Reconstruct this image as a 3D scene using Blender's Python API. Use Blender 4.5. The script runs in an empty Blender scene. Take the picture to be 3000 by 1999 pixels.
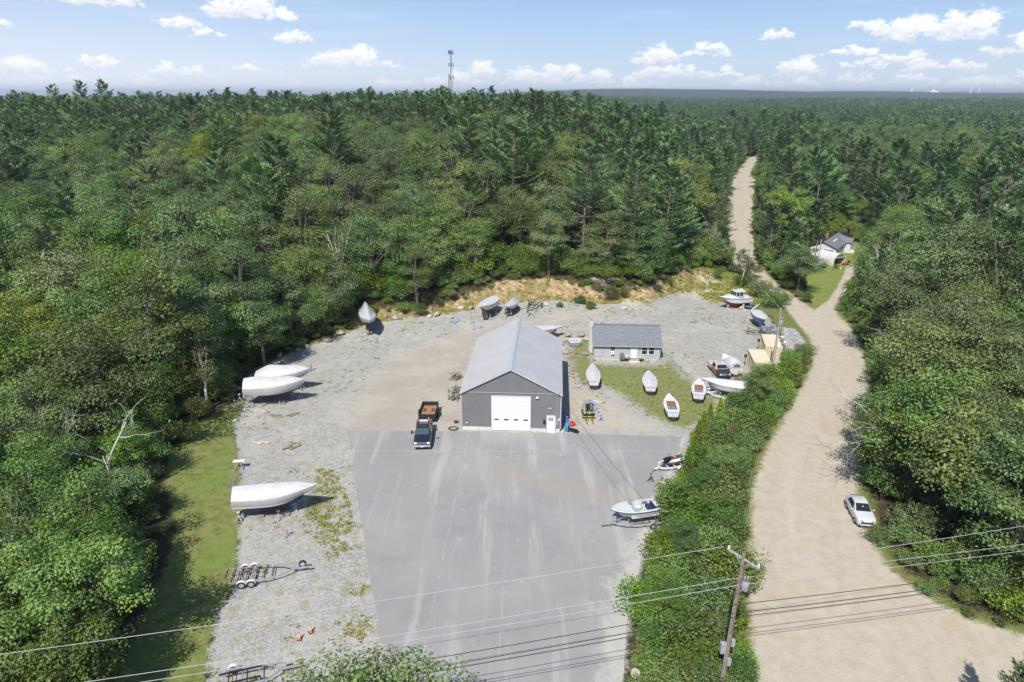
import bpy, bmesh, math, random
import numpy as np
from mathutils import Vector, Matrix

R = math.radians
rng = np.random.default_rng(7)
random.seed(7)
scene = bpy.context.scene
COL = scene.collection

# ------------------------------------------------------------------ camera
CAM_H, PITCH, FPX = 39.5, R(19.85), 2000.0
cam_data = bpy.data.cameras.new('camera')
cam_data.lens = 24.0
cam_data.sensor_width = 36.0
cam_data.clip_start = 0.5
cam_data.clip_end = 40000.0
cam = bpy.data.objects.new('camera', cam_data)
cam.location = (0, 0, CAM_H)
cam.rotation_euler = (R(90) - PITCH, 0, 0)
COL.objects.link(cam)
scene.camera = cam

# ------------------------------------------------------------------ light
SUN_EL, SUN_AZ = R(51.0), R(19.0)          # shadows fall away from the camera and to the right
sun_data = bpy.data.lights.new('sun', 'SUN')
sun_data.energy = 5.0
sun_data.angle = R(0.53)
sun_data.color = (1.0, 0.955, 0.89)
sun = bpy.data.objects.new('sun', sun_data)
sd = Vector((math.sin(SUN_AZ) * math.cos(SUN_EL), math.cos(SUN_AZ) * math.cos(SUN_EL), -math.sin(SUN_EL)))
sun.rotation_euler = sd.to_track_quat('-Z', 'Y').to_euler()
sun.location = (-40, -60, 120)
COL.objects.link(sun)

vs = scene.view_settings
vs.view_transform = 'Standard'
vs.look = 'None'
vs.exposure = 0.56
vs.gamma = 1.0
vs.use_curve_mapping = False
cy = scene.cycles
cy.max_bounces = 6
cy.diffuse_bounces = 3
cy.glossy_bounces = 3
cy.transmission_bounces = 4
cy.transparent_max_bounces = 6
cy.volume_bounces = 0
cy.use_denoising = True
cy.sample_clamp_indirect = 4.0
cy.use_adaptive_sampling = True
cy.adaptive_threshold = 0.01

# ------------------------------------------------------------------ node helpers
def N(nt, typ, **kw):
    n = nt.nodes.new(typ)
    for k, v in kw.items():
        setattr(n, k, v)
    return n
def setin(nt, node, key, val):
    s = node.inputs[key]
    if isinstance(val, bpy.types.NodeSocket):
        nt.links.new(val, s)
    elif val is not None:
        if hasattr(s.default_value, '__len__') and not hasattr(val, '__len__'):
            val = (val,) * len(s.default_value)
        if hasattr(s.default_value, '__len__') and len(s.default_value) == 4 and len(val) == 3:
            val = (*val, 1.0)
        s.default_value = val
def MATH(nt, op, a, b=None, c=None, clamp=False):
    n = N(nt, 'ShaderNodeMath', operation=op, use_clamp=clamp)
    setin(nt, n, 0, a)
    if b is not None: setin(nt, n, 1, b)
    if c is not None: setin(nt, n, 2, c)
    return n.outputs[0]
def VMATH(nt, op, a, b=None, scale=None):
    n = N(nt, 'ShaderNodeVectorMath', operation=op)
    setin(nt, n, 0, a)
    if b is not None: setin(nt, n, 1, b)
    if scale is not None: setin(nt, n, 'Scale', scale)
    return n.outputs['Value'] if op in ('LENGTH', 'DOT_PRODUCT', 'DISTANCE') else n.outputs[0]
def MIX(nt, f, a, b, blend='MIX'):
    n = N(nt, 'ShaderNodeMix', data_type='RGBA', blend_type=blend)
    setin(nt, n, 0, f); setin(nt, n, 6, a); setin(nt, n, 7, b)
    return n.outputs[2]
def NOISE(nt, vec, scale, detail=4, rough=0.55, dist=0.0, out=0, dim='3D'):
    n = N(nt, 'ShaderNodeTexNoise', noise_dimensions=dim)
    if vec is not None: nt.links.new(vec, n.inputs['Vector'])
    n.inputs['Scale'].default_value = scale
    n.inputs['Detail'].default_value = detail
    n.inputs['Roughness'].default_value = rough
    n.inputs['Distortion'].default_value = dist
    return n.outputs[out]
def SSTEP(nt, v, a, b):
    n = N(nt, 'ShaderNodeMapRange', interpolation_type='SMOOTHSTEP')
    setin(nt, n, 'Value', v); setin(nt, n, 'From Min', a); setin(nt, n, 'From Max', b)
    return n.outputs[0]
def RAMP(nt, f, stops):
    n = N(nt, 'ShaderNodeValToRGB')
    while len(n.color_ramp.elements) < len(stops):
        n.color_ramp.elements.new(0.5)
    for e, (p, c) in zip(n.color_ramp.elements, stops):
        e.position = p; e.color = (*c, 1.0)
    setin(nt, n, 0, f)
    return n.outputs[0]

# ------------------------------------------------------------------ sky
world = bpy.data.worlds.new('World')
scene.world = world
world.use_nodes = True
wn = world.node_tree
wn.nodes.clear()
SKY = 0.078
def build_sky():
    nt = wn
    out = N(nt, 'ShaderNodeOutputWorld')
    bg = N(nt, 'ShaderNodeBackground')
    sky = N(nt, 'ShaderNodeTexSky', sky_type='NISHITA')
    sky.sun_disc = False
    sky.sun_elevation = SUN_EL
    sky.sun_rotation = R(180) + SUN_AZ
    sky.altitude = 40.0
    sky.air_density = 1.0
    sky.dust_density = 0.5
    sky.ozone_density = 3.0
    nt.links.new(VMATH(nt, 'MULTIPLY', sky.outputs[0], (.80, .83, .96)), bg.inputs[0])
    bg.inputs[1].default_value = SKY
    nt.links.new(bg.outputs[0], out.inputs[0])
build_sky()

# ------------------------------------------------------------------ survey: picture point -> point on the ground
CP, SP = math.cos(PITCH), math.sin(PITCH)
def G(u, v, z=0.0):
    a, b = (u - 1500) / FPX, (v - 999.5) / FPX
    t = (CAM_H - z) / (SP + b * CP)
    return (a * t, (CP - b * SP) * t)
def GP(pts, z=0.0):
    return np.array([G(u, v, z) for u, v in pts])

# ------------------------------------------------------------------ numeric helpers
def sm(t):
    t = np.clip(t, 0, 1)
    return t * t * (3 - 2 * t)
def vnoise(x, y, seed=0):
    xi = np.floor(x).astype(np.int64); yi = np.floor(y).astype(np.int64)
    fx = x - xi; fy = y - yi
    fx = fx * fx * (3 - 2 * fx); fy = fy * fy * (3 - 2 * fy)
    def h(a, b):
        n = (a * 374761393 + b * 668265263 + seed * 974634777) & 0x7fffffff
        n = (n ^ (n >> 13)) * 1274126177 & 0x7fffffff
        return ((n ^ (n >> 16)) & 0xffff) / 65535.0
    return (h(xi, yi) * (1 - fx) + h(xi + 1, yi) * fx) * (1 - fy) + (h(xi, yi + 1) * (1 - fx) + h(xi + 1, yi + 1) * fx) * fy
def fbm(x, y, seed=0, oct=4):
    s = 0; a = .5; t = 0
    for i in range(oct):
        s = s + a * vnoise(x * 2 ** i, y * 2 ** i, seed + i); t += a; a *= .5
    return s / t
def sdist(px, py, poly):
    """signed distance to a polygon, positive inside"""
    x = np.asarray(px, float); y = np.asarray(py, float)
    d2 = np.full(x.shape, 1e18); ins = np.zeros(x.shape, bool)
    n = len(poly)
    for i in range(n):
        x0, y0 = poly[i]; x1, y1 = poly[(i + 1) % n]
        ex, ey = x1 - x0, y1 - y0
        t = np.clip(((x - x0) * ex + (y - y0) * ey) / (ex * ex + ey * ey + 1e-12), 0, 1)
        d2 = np.minimum(d2, (x - x0 - t * ex) ** 2 + (y - y0 - t * ey) ** 2)
        c = ((y0 > y) != (y1 > y)) & (x < ex * (y - y0) / (ey if ey else 1e-12) + x0)
        ins ^= c
    return np.where(ins, 1, -1) * np.sqrt(d2)

# ------------------------------------------------------------------ materials
MATS = {}
def mat(name, col=(.5, .5, .5), rough=.6, metal=0.0, var=0.0, vscale=3.0, bump=0.0, bscale=20.0, spec=.5, col2=None, coat=0.0, obj=True):
    if name in MATS: return MATS[name]
    m = bpy.data.materials.new(name); m.use_nodes = True
    nt = m.node_tree; b = nt.nodes['Principled BSDF']
    b.inputs['Roughness'].default_value = rough
    b.inputs['Metallic'].default_value = metal
    b.inputs['Specular IOR Level'].default_value = spec
    b.inputs['Coat Weight'].default_value = coat
    tc = N(nt, 'ShaderNodeTexCoord'); v = tc.outputs['Object']
    if var > 0 or col2 is not None:
        f = NOISE(nt, v, vscale, 5, .6)
        c2 = col2 if col2 is not None else tuple(max(0, c * (1 - var)) for c in col)
        c1 = col if col2 is not None else tuple(min(1, c * (1 + var * .6)) for c in col)
        cc = MIX(nt, SSTEP(nt, f, .35, .68), c2, c1)
        nt.links.new(cc, b.inputs['Base Color'])
    else:
        b.inputs['Base Color'].default_value = (*col, 1)
    if bump > 0:
        bp = N(nt, 'ShaderNodeBump'); bp.inputs['Strength'].default_value = min(1, bump); bp.inputs['Distance'].default_value = .02
        nt.links.new(NOISE(nt, v, bscale, 4, .6), bp.inputs['Height'])
        nt.links.new(bp.outputs[0], b.inputs['Normal'])
    MATS[name] = m
    return m
def glass_mat(name, col, rough=.05):
    if name in MATS: return MATS[name]
    m = bpy.data.materials.new(name); m.use_nodes = True
    b = m.node_tree.nodes['Principled BSDF']
    b.inputs['Base Color'].default_value = (*col, 1); b.inputs['Roughness'].default_value = rough
    b.inputs['Specular IOR Level'].default_value = .6
    MATS[name] = m
    return m
def clear_mat(name, tint, mixf=.35):
    if name in MATS: return MATS[name]
    m = bpy.data.materials.new(name); m.use_nodes = True
    nt = m.node_tree; nt.nodes.clear()
    o = N(nt, 'ShaderNodeOutputMaterial'); t = N(nt, 'ShaderNodeBsdfTransparent'); t.inputs[0].default_value = (*tint, 1)
    g = N(nt, 'ShaderNodeBsdfPrincipled'); g.inputs['Base Color'].default_value = (*[c * .7 for c in tint], 1); g.inputs['Roughness'].default_value = .08
    mx = N(nt, 'ShaderNodeMixShader'); mx.inputs[0].default_value = mixf
    nt.links.new(t.outputs[0], mx.inputs[1]); nt.links.new(g.outputs[0], mx.inputs[2]); nt.links.new(mx.outputs[0], o.inputs[0])
    MATS[name] = m
    return m

# ------------------------------------------------------------------ mesh builder
class MB:
    def __init__(s): s.v = []; s.f = []
    def add(s, vs, fs):
        o = len(s.v); s.v += [tuple(p) for p in vs]; s.f += [tuple(i + o for i in f) for f in fs]; return s
    def box(s, x0, x1, y0, y1, z0, z1, M=None, taper=1.0):
        cx, cyy = (x0 + x1) / 2, (y0 + y1) / 2
        vs = []
        for z, k in ((z0, 1), (z1, taper)):
            for x, y in ((x0, y0), (x1, y0), (x1, y1), (x0, y1)):
                p = Vector((cx + (x - cx) * k, cyy + (y - cyy) * k, z)); vs.append(M @ p if M else p)
        return s.add(vs, [(3, 2, 1, 0), (4, 5, 6, 7), (0, 1, 5, 4), (1, 2, 6, 5), (2, 3, 7, 6), (3, 0, 4, 7)])
    def tube(s, pts, r, n=6, cap=True):
        pts = [Vector(p) for p in pts]
        rs = r if hasattr(r, '__len__') else [r] * len(pts)
        rings = []
        up = Vector((0, 0, 1))
        for i, p in enumerate(pts):
            t = (pts[min(i + 1, len(pts) - 1)] - pts[max(i - 1, 0)])
            if t.length < 1e-9: t = Vector((0, 0, 1))
            t.normalize()
            ref = up if abs(t.z) < .95 else Vector((1, 0, 0))
            a = t.cross(ref).normalized(); b = a.cross(t).normalized()
            rings.append([p + (a * math.cos(2 * math.pi * k / n) + b * math.sin(2 * math.pi * k / n)) * rs[i] for k in range(n)])
        return s.loft(rings, True, cap)
    def loft(s, rings, closed=True, cap=False):
        n = len(rings[0]); vs = [p for r in rings for p in r]; fs = []
        for i in range(len(rings) - 1):
            for k in range(n if closed else n - 1):
                k2 = (k + 1) % n
                fs.append((i * n + k, i * n + k2, (i + 1) * n + k2, (i + 1) * n + k))
        if cap and closed:
            fs.append(tuple(range(n - 1, -1, -1))); fs.append(tuple((len(rings) - 1) * n + k for k in range(n)))
        return s.add(vs, fs)
    def lathe(s, prof, n=16, M=None, cap=True):
        rings = []
        for r, z in prof:
            rg = [Vector((r * math.cos(2 * math.pi * k / n), r * math.sin(2 * math.pi * k / n), z)) for k in range(n)]
            rings.append([M @ p for p in rg] if M else rg)
        return s.loft(rings, True, cap)
    def prism(s, poly, z0, z1, M=None):
        n = len(poly)
        vs = [Vector((x, y, z0)) for x, y in poly] + [Vector((x, y, z1)) for x, y in poly]
        if M: vs = [M @ p for p in vs]
        return s.add(vs, [tuple(range(n - 1, -1, -1)), tuple(range(n, 2 * n))] + [(k, (k + 1) % n, n + (k + 1) % n, n + k) for k in range(n)])
    def xprism(s, prof, x0, x1):
        """profile in (y,z) extruded along x"""
        n = len(prof)
        vs = [(x0, y, z) for y, z in prof] + [(x1, y, z) for y, z in prof]
        return s.add(vs, [tuple(range(n)), tuple(range(2 * n - 1, n - 1, -1))] + [(k, n + k, n + (k + 1) % n, (k + 1) % n) for k in range(n)])
    def bar(s, a, b, w, h=None):
        a = Vector(a); b = Vector(b); h = h or w
        t = (b - a).normalized(); ref = Vector((0, 0, 1)) if abs(t.z) < .95 else Vector((1, 0, 0))
        x = t.cross(ref).normalized() * w / 2; y = x.cross(t).normalized() * h / 2
        return s.loft([[p - x - y, p + x - y, p + x + y, p - x + y] for p in (a, b)], True, True)
    def mesh(s, name, smooth=False, bevel=0):
        me = bpy.data.meshes.new(name)
        me.from_pydata(s.v, [], s.f)
        bm = bmesh.new(); bm.from_mesh(me)
        bmesh.ops.recalc_face_normals(bm, faces=bm.faces)
        if bevel:
            bmesh.ops.bevel(bm, geom=[e for e in bm.edges if e.calc_face_angle(0) > .5], offset=bevel, segments=1, affect='EDGES', clamp_overlap=True)
        bm.to_mesh(me); bm.free()
        if smooth:
            me.polygons.foreach_set('use_smooth', [True] * len(me.polygons))
            if smooth != 'all':
                me.set_sharp_from_angle(angle=R(35))
        return me
    def build(s, name, m, parent=None, smooth=False, bevel=0, label=None):
        me = s.mesh(name, smooth, bevel)
        if m is not None: me.materials.append(m)
        o = bpy.data.objects.new(name, me); COL.objects.link(o)
        if parent is not None: o.parent = parent
        if label: o['label'] = label
        return o
def tag(o, label, cat, group=None, kind=None):
    o['label'] = label; o['category'] = cat
    if group: o['group'] = group
    if kind: o['kind'] = kind
    return o
def thing(name, label, cat, loc=(0, 0, 0), rz=0.0, group=None):
    o = bpy.data.objects.new(name, None); COL.objects.link(o)
    o.empty_display_size = .3
    o.location = loc; o.rotation_euler = (0, 0, rz)
    return tag(o, label, cat, group)
def copy_tree(src, parent=None):
    c = src.copy(); COL.objects.link(c)
    if parent is not None: c.parent = parent
    for ch in src.children: copy_tree(ch, c)
    return c
def quads_mesh(name, V, tint=None, smooth=False, k=4):
    """V: (n*k,3) vertices, every k of them one face"""
    n = len(V) // k
    me = bpy.data.meshes.new(name)
    me.vertices.add(len(V)); me.vertices.foreach_set('co', np.ascontiguousarray(V, np.float32).ravel())
    me.loops.add(n * k); me.loops.foreach_set('vertex_index', np.arange(n * k, dtype=np.int32))
    me.polygons.add(n); me.polygons.foreach_set('loop_start', np.arange(0, n * k, k, dtype=np.int32))
    if tint is not None:
        at = me.attributes.new('tint', 'FLOAT', 'POINT'); at.data.foreach_set('value', np.repeat(tint, k).astype(np.float32))
    me.update(calc_edges=True)
    return me
def grid_mesh(name, P, F):
    me = bpy.data.meshes.new(name)
    me.vertices.add(len(P)); me.vertices.foreach_set('co', np.ascontiguousarray(P, np.float32).ravel())
    me.loops.add(F.size); me.loops.foreach_set('vertex_index', F.astype(np.int32).ravel())
    me.polygons.add(len(F)); me.polygons.foreach_set('loop_start', np.arange(0, F.size, F.shape[1], dtype=np.int32))
    me.update(calc_edges=True)
    return me

# ------------------------------------------------------------------ cloud deck on a dome far outside everything
def clouds():
    # bearing, elevation of the middle, half width, half height (degrees)
    C = [(-31.5,6.4,3.6,1.0),(-35.9,4.3,2.2,.5),(-26.8,6.0,.9,.4),(-19.8,5.9,2.3,.95),(-17.0,5.4,.8,.55),
      (-23.8,4.8,1.3,.6),(-22.1,4.2,1.0,.42),(-16.3,4.0,1.5,.5),(-12.2,2.6,3.2,.95),(-1.1,7.1,2.1,.4),
      (-4.9,1.15,2.6,.75),(-2.3,1.8,1.0,.7),(-29.3,2.1,1.4,.55),(-33.0,1.7,2.8,.7),(-31.8,.9,2.3,.5),(-25.4,1.5,2.6,.55),
      (-23.3,1.35,1.2,.6),(-19.5,1.8,2.0,.5),(-16.2,.7,1.2,.35),(1.7,1.1,2.4,.9),(4.3,1.6,1.7,.7),(6.3,1.2,1.6,.6),
      (11.3,2.8,1.6,.75),(14.5,3.1,2.0,.55),(12.2,1.7,2.7,.6),(16.2,1.5,1.5,.45),(19.8,4.2,1.2,.45),(21.3,1.7,1.7,.65),
      (21.6,.9,1.6,.35),(25.4,4.6,1.1,.35),(29.7,4.2,3.9,1.05),(24.7,2.9,2.0,.42),(27.5,2.5,1.8,.55),(25.4,2.1,1.3,.45),
      (29.2,2.0,.9,.6),(31.8,1.9,1.6,.45),(35.4,3.0,2.6,.75),(36.1,1.4,1.7,.45),(28.8,1.0,1.5,.4),(25.4,1.1,1.5,.45),
      (8.8,.8,3.2,.6),(18.2,.7,2.4,.5),(33.5,.8,3.0,.5),(-9.0,.7,3.0,.5),(-28.0,.6,4.0,.5)]
    rg = np.random.default_rng(5)
    # the same scattered cumulus goes on all round
    for _ in range(150):
        a = rg.uniform(40, 320); a = a if a < 180 else a - 360
        e = rg.uniform(.5, 1) * 7 * rg.random() + .6; w = rg.uniform(.9, 3.2); C.append((a, e, w, w * rg.uniform(.25, .4)))
    def axis_(fine, lo, hi, coarse, end):
        a = list(np.arange(lo, hi, fine)); b = list(np.arange(hi, end, coarse)); c = list(np.arange(lo - coarse, -end, -coarse))
        return np.array(c[::-1] + a + b + [end])
    AZ = axis_(.085, -47, 47, .6, 180.0); AZ[0] = -180.0
    EL = np.array(list(np.arange(-1.2, 9.0, .085)) + list(np.arange(9.3, 40, 1.2)) + [42., 55., 70., 84.])
    A, E = np.meshgrid(AZ, EL)
    wx = (fbm(A * .9, E * 1.8, 61, 5) - .5) * 1.1 + (fbm(A * 4, E * 7, 64, 3) - .5) * .35
    wy = (fbm(A * .9 + 40, E * 1.8, 62, 5) - .5) * .55 + (fbm(A * 4 + 9, E * 7, 65, 3) - .5) * .22
    Aw, Ew = A + wx, E + wy
    dens = np.zeros_like(A); shade = np.zeros_like(A)
    for a, e, w, h in C:
        w *= 1.06; h *= 1.02
        base = e - h * .7
        n = int(8 + w * 5)
        for k in range(n):
            t = rg.uniform(-1, 1); env = (1 - abs(t) ** 1.8)
            px = a + t * w; r = (.22 + .5 * rg.random()) * h * 1.25 * (.45 + .55 * env)
            py = base + r * .5 + rg.random() * env * h * 1.15
            rx = r * rg.uniform(1.2, 2.2)
            i0, i1 = np.searchsorted(AZ, [px - rx - 1, px + rx + 1]); j0, j1 = np.searchsorted(EL, [py - r - .6, py + r + .6])
            if i1 <= i0 or j1 <= j0: continue
            s = np.s_[j0:j1, i0:i1]
            q = np.hypot((Aw[s] - px) / rx, (Ew[s] - py) / r)
            f = np.clip(1.25 - q, 0, 1)
            f = f * np.clip((Ew[s] - base + .10) / .22, 0, 1)
            up = np.clip((Ew[s] - base) / (h * 1.7), 0, 1)
            take = f > dens[s]
            dens[s] = np.maximum(dens[s], f)
            shade[s] = np.where(take, .25 + .75 * up + .25 * ((Ew[s] - py) / r), shade[s])
    det = fbm(A * 3.2, E * 6, 71, 5)
    cov = sm((dens + (det - .5) * .8 - .13) / .70) * (.55 + .45 * sm((E - .2) / 2.2))
    br = np.clip(shade + (det - .5) * .9, 0, 1)
    # thin high streaks and the pale air low over the land
    st = fbm((A + E * 4) * .09, (E - A * .03) * 1.5, 81, 4)
    streak = sm((st - .53) / .22) * .30 * sm((E - 1.5) / 2)
    veil = np.clip(.84 * np.exp(-np.maximum(E, 0) / 4.2) + .10, 0, .95)
    side = sm((22 - A) / 60) * sm((A + 150) / 60) * .66 * np.exp(-np.maximum(E, 0) / 9.)
    thin = 1 - (1 - veil) * (1 - side) * (1 - streak)
    alpha = 1 - (1 - cov * .93) * (1 - np.clip(thin, 0, .96))
    wcl = np.clip(cov * .93 / np.maximum(alpha, 1e-4), 0, 1)[..., None]
    low = np.exp(-np.maximum(E, 0) / 3.0)[..., None] + .35 * sm((10 - A) / 45)[..., None] * sm((A + 120) / 60)[..., None]; low = np.clip(low, 0, 1); cthin = np.array([.31, .48, .76]) * (1 - low) + np.array([.70, .735, .79]) * low; ctop = np.array([.80, .80, .80]); cbase = np.array([.56, .585, .65])
    ccl = cbase + (ctop - cbase) * sm(br)[..., None]
    col = cthin * (1 - wcl) + ccl * wcl
    D = 26000.0; a_, e_ = np.radians(A), np.radians(E)
    P = np.stack([D * np.sin(a_) * np.cos(e_), D * np.cos(a_) * np.cos(e_), D * np.sin(e_)], -1).reshape(-1, 3)
    ny, nx = A.shape; idx = np.arange(nx * ny).reshape(ny, nx)
    F = np.column_stack([idx[:-1, :-1].ravel(), idx[1:, :-1].ravel(), idx[1:, 1:].ravel(), idx[:-1, 1:].ravel()])
    me = grid_mesh('sky', P, F)
    at = me.color_attributes.new('cloud', 'FLOAT_COLOR', 'POINT')
    at.data.foreach_set('color', np.concatenate([col.reshape(-1, 3), alpha.reshape(-1, 1)], 1).astype(np.float32).ravel())
    m = bpy.data.materials.new('cloud_deck'); m.use_nodes = True; nt = m.node_tree; nt.nodes.clear()
    o = N(nt, 'ShaderNodeOutputMaterial'); tr = N(nt, 'ShaderNodeBsdfTransparent'); em = N(nt, 'ShaderNodeEmission'); mx = N(nt, 'ShaderNodeMixShader')
    at = N(nt, 'ShaderNodeAttribute', attribute_name='cloud')
    nt.links.new(at.outputs['Color'], em.inputs[0]); nt.links.new(at.outputs['Alpha'], mx.inputs[0])
    nt.links.new(tr.outputs[0], mx.inputs[1]); nt.links.new(em.outputs[0], mx.inputs[2]); nt.links.new(mx.outputs[0], o.inputs[0])
    m.cycles.emission_sampling = 'NONE'
    me.materials.append(m)
    ob = bpy.data.objects.new('sky', me); COL.objects.link(ob)
    tag(ob, 'pale blue summer sky with scattered white cumulus', 'sky', kind='structure')
clouds()

# ------------------------------------------------------------------ ground plan (points read on the ground plane)
YARD = GP([(560,2150),(608,1999),(617,1900),(640,1790),(690,1720),(700,1600),(708,1480),(706,1350),(688,1290),(692,1230),(722,1175),(715,1120),(760,1080),(850,1035),
  (960,1003),(1080,962),(1160,948),(1300,940),(1400,928),(1480,915),(1620,908),(1760,910),(1900,900),(1940,875),(2010,862),(2090,880),(2180,900),(2250,925),
  (2285,985),(2300,1040),(2290,1080),(2210,1120),(2150,1185),(2080,1235),(2035,1275),(2000,1350),(1945,1500),(1890,1640),(1850,1800),(1825,1999),(1820,2200)])
ASPH = GP([(1018,1261),(1420,1265),(1655,1272),(1760,1272),(1880,1277),(2010,1280),(1990,1345),(1930,1460),(1885,1600),(1870,1680),(1838,1800),(1826,1999),(1826,2150),(1180,2150),(1170,1990),(1150,1930),
  (1113,1872),(1106,1800),(1088,1720),(1070,1600),(1050,1480),(1030,1350)])
GRASS_L = GP([(200,2150),(330,1999),(400,1850),(470,1700),(520,1550),(480,1420),(500,1330),(560,1260),(640,1200),(722,1170),(695,1230),(690,1290),(708,1350),(708,1480),(702,1600),(692,1720),(640,1795),(617,1900),(606,1999),(560,2150)])
GRASS_H = GP([(1655,985),(1745,1000),(1752,1062),(1940,1068),(1960,1040),(1990,1060),(2015,1100),(2070,1130),(2130,1185),(2080,1240),(2010,1268),(1945,1248),(1885,1215),(1800,1155),(1740,1125),(1690,1140),(1660,1095)])
GRASS_M = GP([(930,1370),(985,1380),(1020,1440),(1045,1540),(1070,1660),(1098,1850),(1060,1890),(975,1860),(985,1720),(950,1620),(880,1550),(900,1460)])
DIRT_F = GP([(1655,1090),(1700,1095),(1750,1150),(1830,1180),(1930,1245),(2010,1272),(1650,1270),(1640,1180)])
LANE = GP([(1000,1262),(1060,1120),(1160,1040),(1330,985),(1440,962),(1560,950),(1700,925),(1760,930),(1640,965),(1450,1000),(1375,1060),(1340,1262)])
ROAD = GP([(2240,2250),(2215,1999),(2200,1880),(2194,1700),(2200,1560),(2206,1430),(2240,1330),(2300,1220),(2352,1130),(2385,1062),(2372,990),(2330,940),(2285,880),(2228,830),(2152,782),(2127,740),(2125,650),(2131,590),(2150,520),(2176,482),(2197,464),
  (2226,464),(2216,500),(2206,560),(2205,620),(2208,700),(2216,770),(2262,820),(2330,870),(2385,908),(2425,880),(2450,845),(2472,800),(2480,775),(2500,772),(2505,800),(2480,850),(2462,885),(2452,920),(2492,960),(2532,1050),(2546,1150),(2532,1250),(2512,1350),(2512,1440),
  (2540,1560),(2600,1660),(2700,1740),(2830,1810),(3000,1862),(3300,1930),(3400,2000),(3300,2250)])
LAWN = GP([(2385,905),(2368,860),(2362,800),(2370,765),(2410,740),(2480,700),(2560,730),(2520,770),(2480,778),(2455,830),(2425,878)])
VERGE = GP([(2300,1220),(2352,1130),(2385,1062),(2372,990),(2330,940),(2285,880),(2228,830),(2160,800),(2090,810),(2010,850),(2100,885),(2250,925),(2300,1040),(2290,1085),(2180,1160),(2080,1240),(2040,1275),(2000,1360),(1945,1500),(1890,1640),(1850,1800),(1825,1999),(1820,2250),(2235,2250),(2213,1999),(2192,1700),(2204,1430),(2240,1330)])
RUBBLE = GP([(2290,960),(2330,965),(2365,1010),(2355,1050),(2310,1060),(2300,1010)])
BANK = GP([(722,1150),(860,1030),(1080,945),(1300,925),(1480,890),(1620,885),(1760,895),(1900,880),(1960,860),(2060,825),(2130,835),(2100,880),(2010,862),(1940,875),(1900,905),(1760,912),(1620,910),(1480,918),(1300,942),(1080,964),(850,1038)])
WEED = GP([(1890,890),(1960,850),(2060,815),(2150,790),(2190,830),(2230,880),(2100,890),(2010,868),(1940,885)])
# the back edge of the yard, above which the cut bank rises
be = GP([(700,1120),(850,1030),(960,996),(1080,955),(1300,933),(1480,908),(1620,902),(1760,905),(1900,895),(1990,862),(2080,840)])
BX, BY = be[:, 0], be[:, 1]
ab = G(2060, 862); MOUNDS = [(*G(1850, 905), 2.6, 1.5, 1.1), (*ab, 4.5, 2.0, 1.3), (*G(2085, 835), 3.5, 2.2, .8), (*G(1760, 880), 4, 2.0, .9), (*G(1880, 850), 4.5, 2.5, 1.2)]

def hgt(x, y):
    x = np.asarray(x, float); y = np.asarray(y, float)
    r = np.hypot(x, y)
    hill = 16.3 * sm((y - 98) / 130) * sm((0.27 * y + 6 - x) / (0.20 * np.abs(y) + 14)) * (1 - .5 * sm((y - 600) / 600)) * sm((900 + x) / 500)
    knob = 5.0 * np.exp(-(((x + 45) / 120) ** 2 + ((y - 500) / 110) ** 2))
    ye = np.interp(x, BX, BY)
    d = y - ye + (fbm(x / 3.5, y / 3.5, 3, 3) - .5) * 2.2
    bank = 2.5 * sm((d - .3) / 4.5) * sm((x + 34) / 8) * sm((52 - x) / 10) * sm((420 - y) / 200)
    rough = (fbm(x / 2.2, y / 2.2, 5, 3) - .5) * 1.7 * sm((d - .3) / 2) * sm((12 - d) / 4) * sm((x + 34) / 6) * sm((48 - x) / 8)
    m = 0
    for mx, my, sx, sy, hh in MOUNDS:
        m = m + hh * np.exp(-(((x - mx) / sx) ** 2 + ((y - my) / sy) ** 2)) * (.7 + .6 * fbm(x, y, 9, 2))
    roll = (fbm(x / 240 + 7, y / 240, 11, 3) - .5) * 10 * sm((r - 260) / 500)
    roll = roll * sm((np.abs(x - .36 * y) - 15) / 60)
    ridge = np.sin(np.arctan2(x, np.maximum(y, 1)) * 7 + 1.0) * .5 + .5
    far = (56 + 46 * (fbm(x / 1300 + 3, y / 2600, 21, 3) - .5) * 2) * sm((r - 3300) / 2600) * (.72 + .28 * ridge) * (.25 + .75 * sm((x + 500) / 1200))
    mid = 10 * sm((r - 1200) / 900) * fbm(x / 600, y / 600, 31, 3)
    left = 1.6 * sm((-x - 34) / 16) * sm((120 - y) / 30) * fbm(x / 9, y / 9, 4, 3)
    return hill + knob + bank + rough + m + roll + far + mid + left
def H(x, y): return float(hgt(np.array([x]), np.array([y]))[0])
def on(u, v, dz=0.0):
    """point of the ground seen at (u, v)"""
    z = 0.0
    for _ in range(14):
        x, y = G(u, v, z); z = .5 * z + .5 * H(x, y)
    return Vector((x, y, z + dz))

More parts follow.
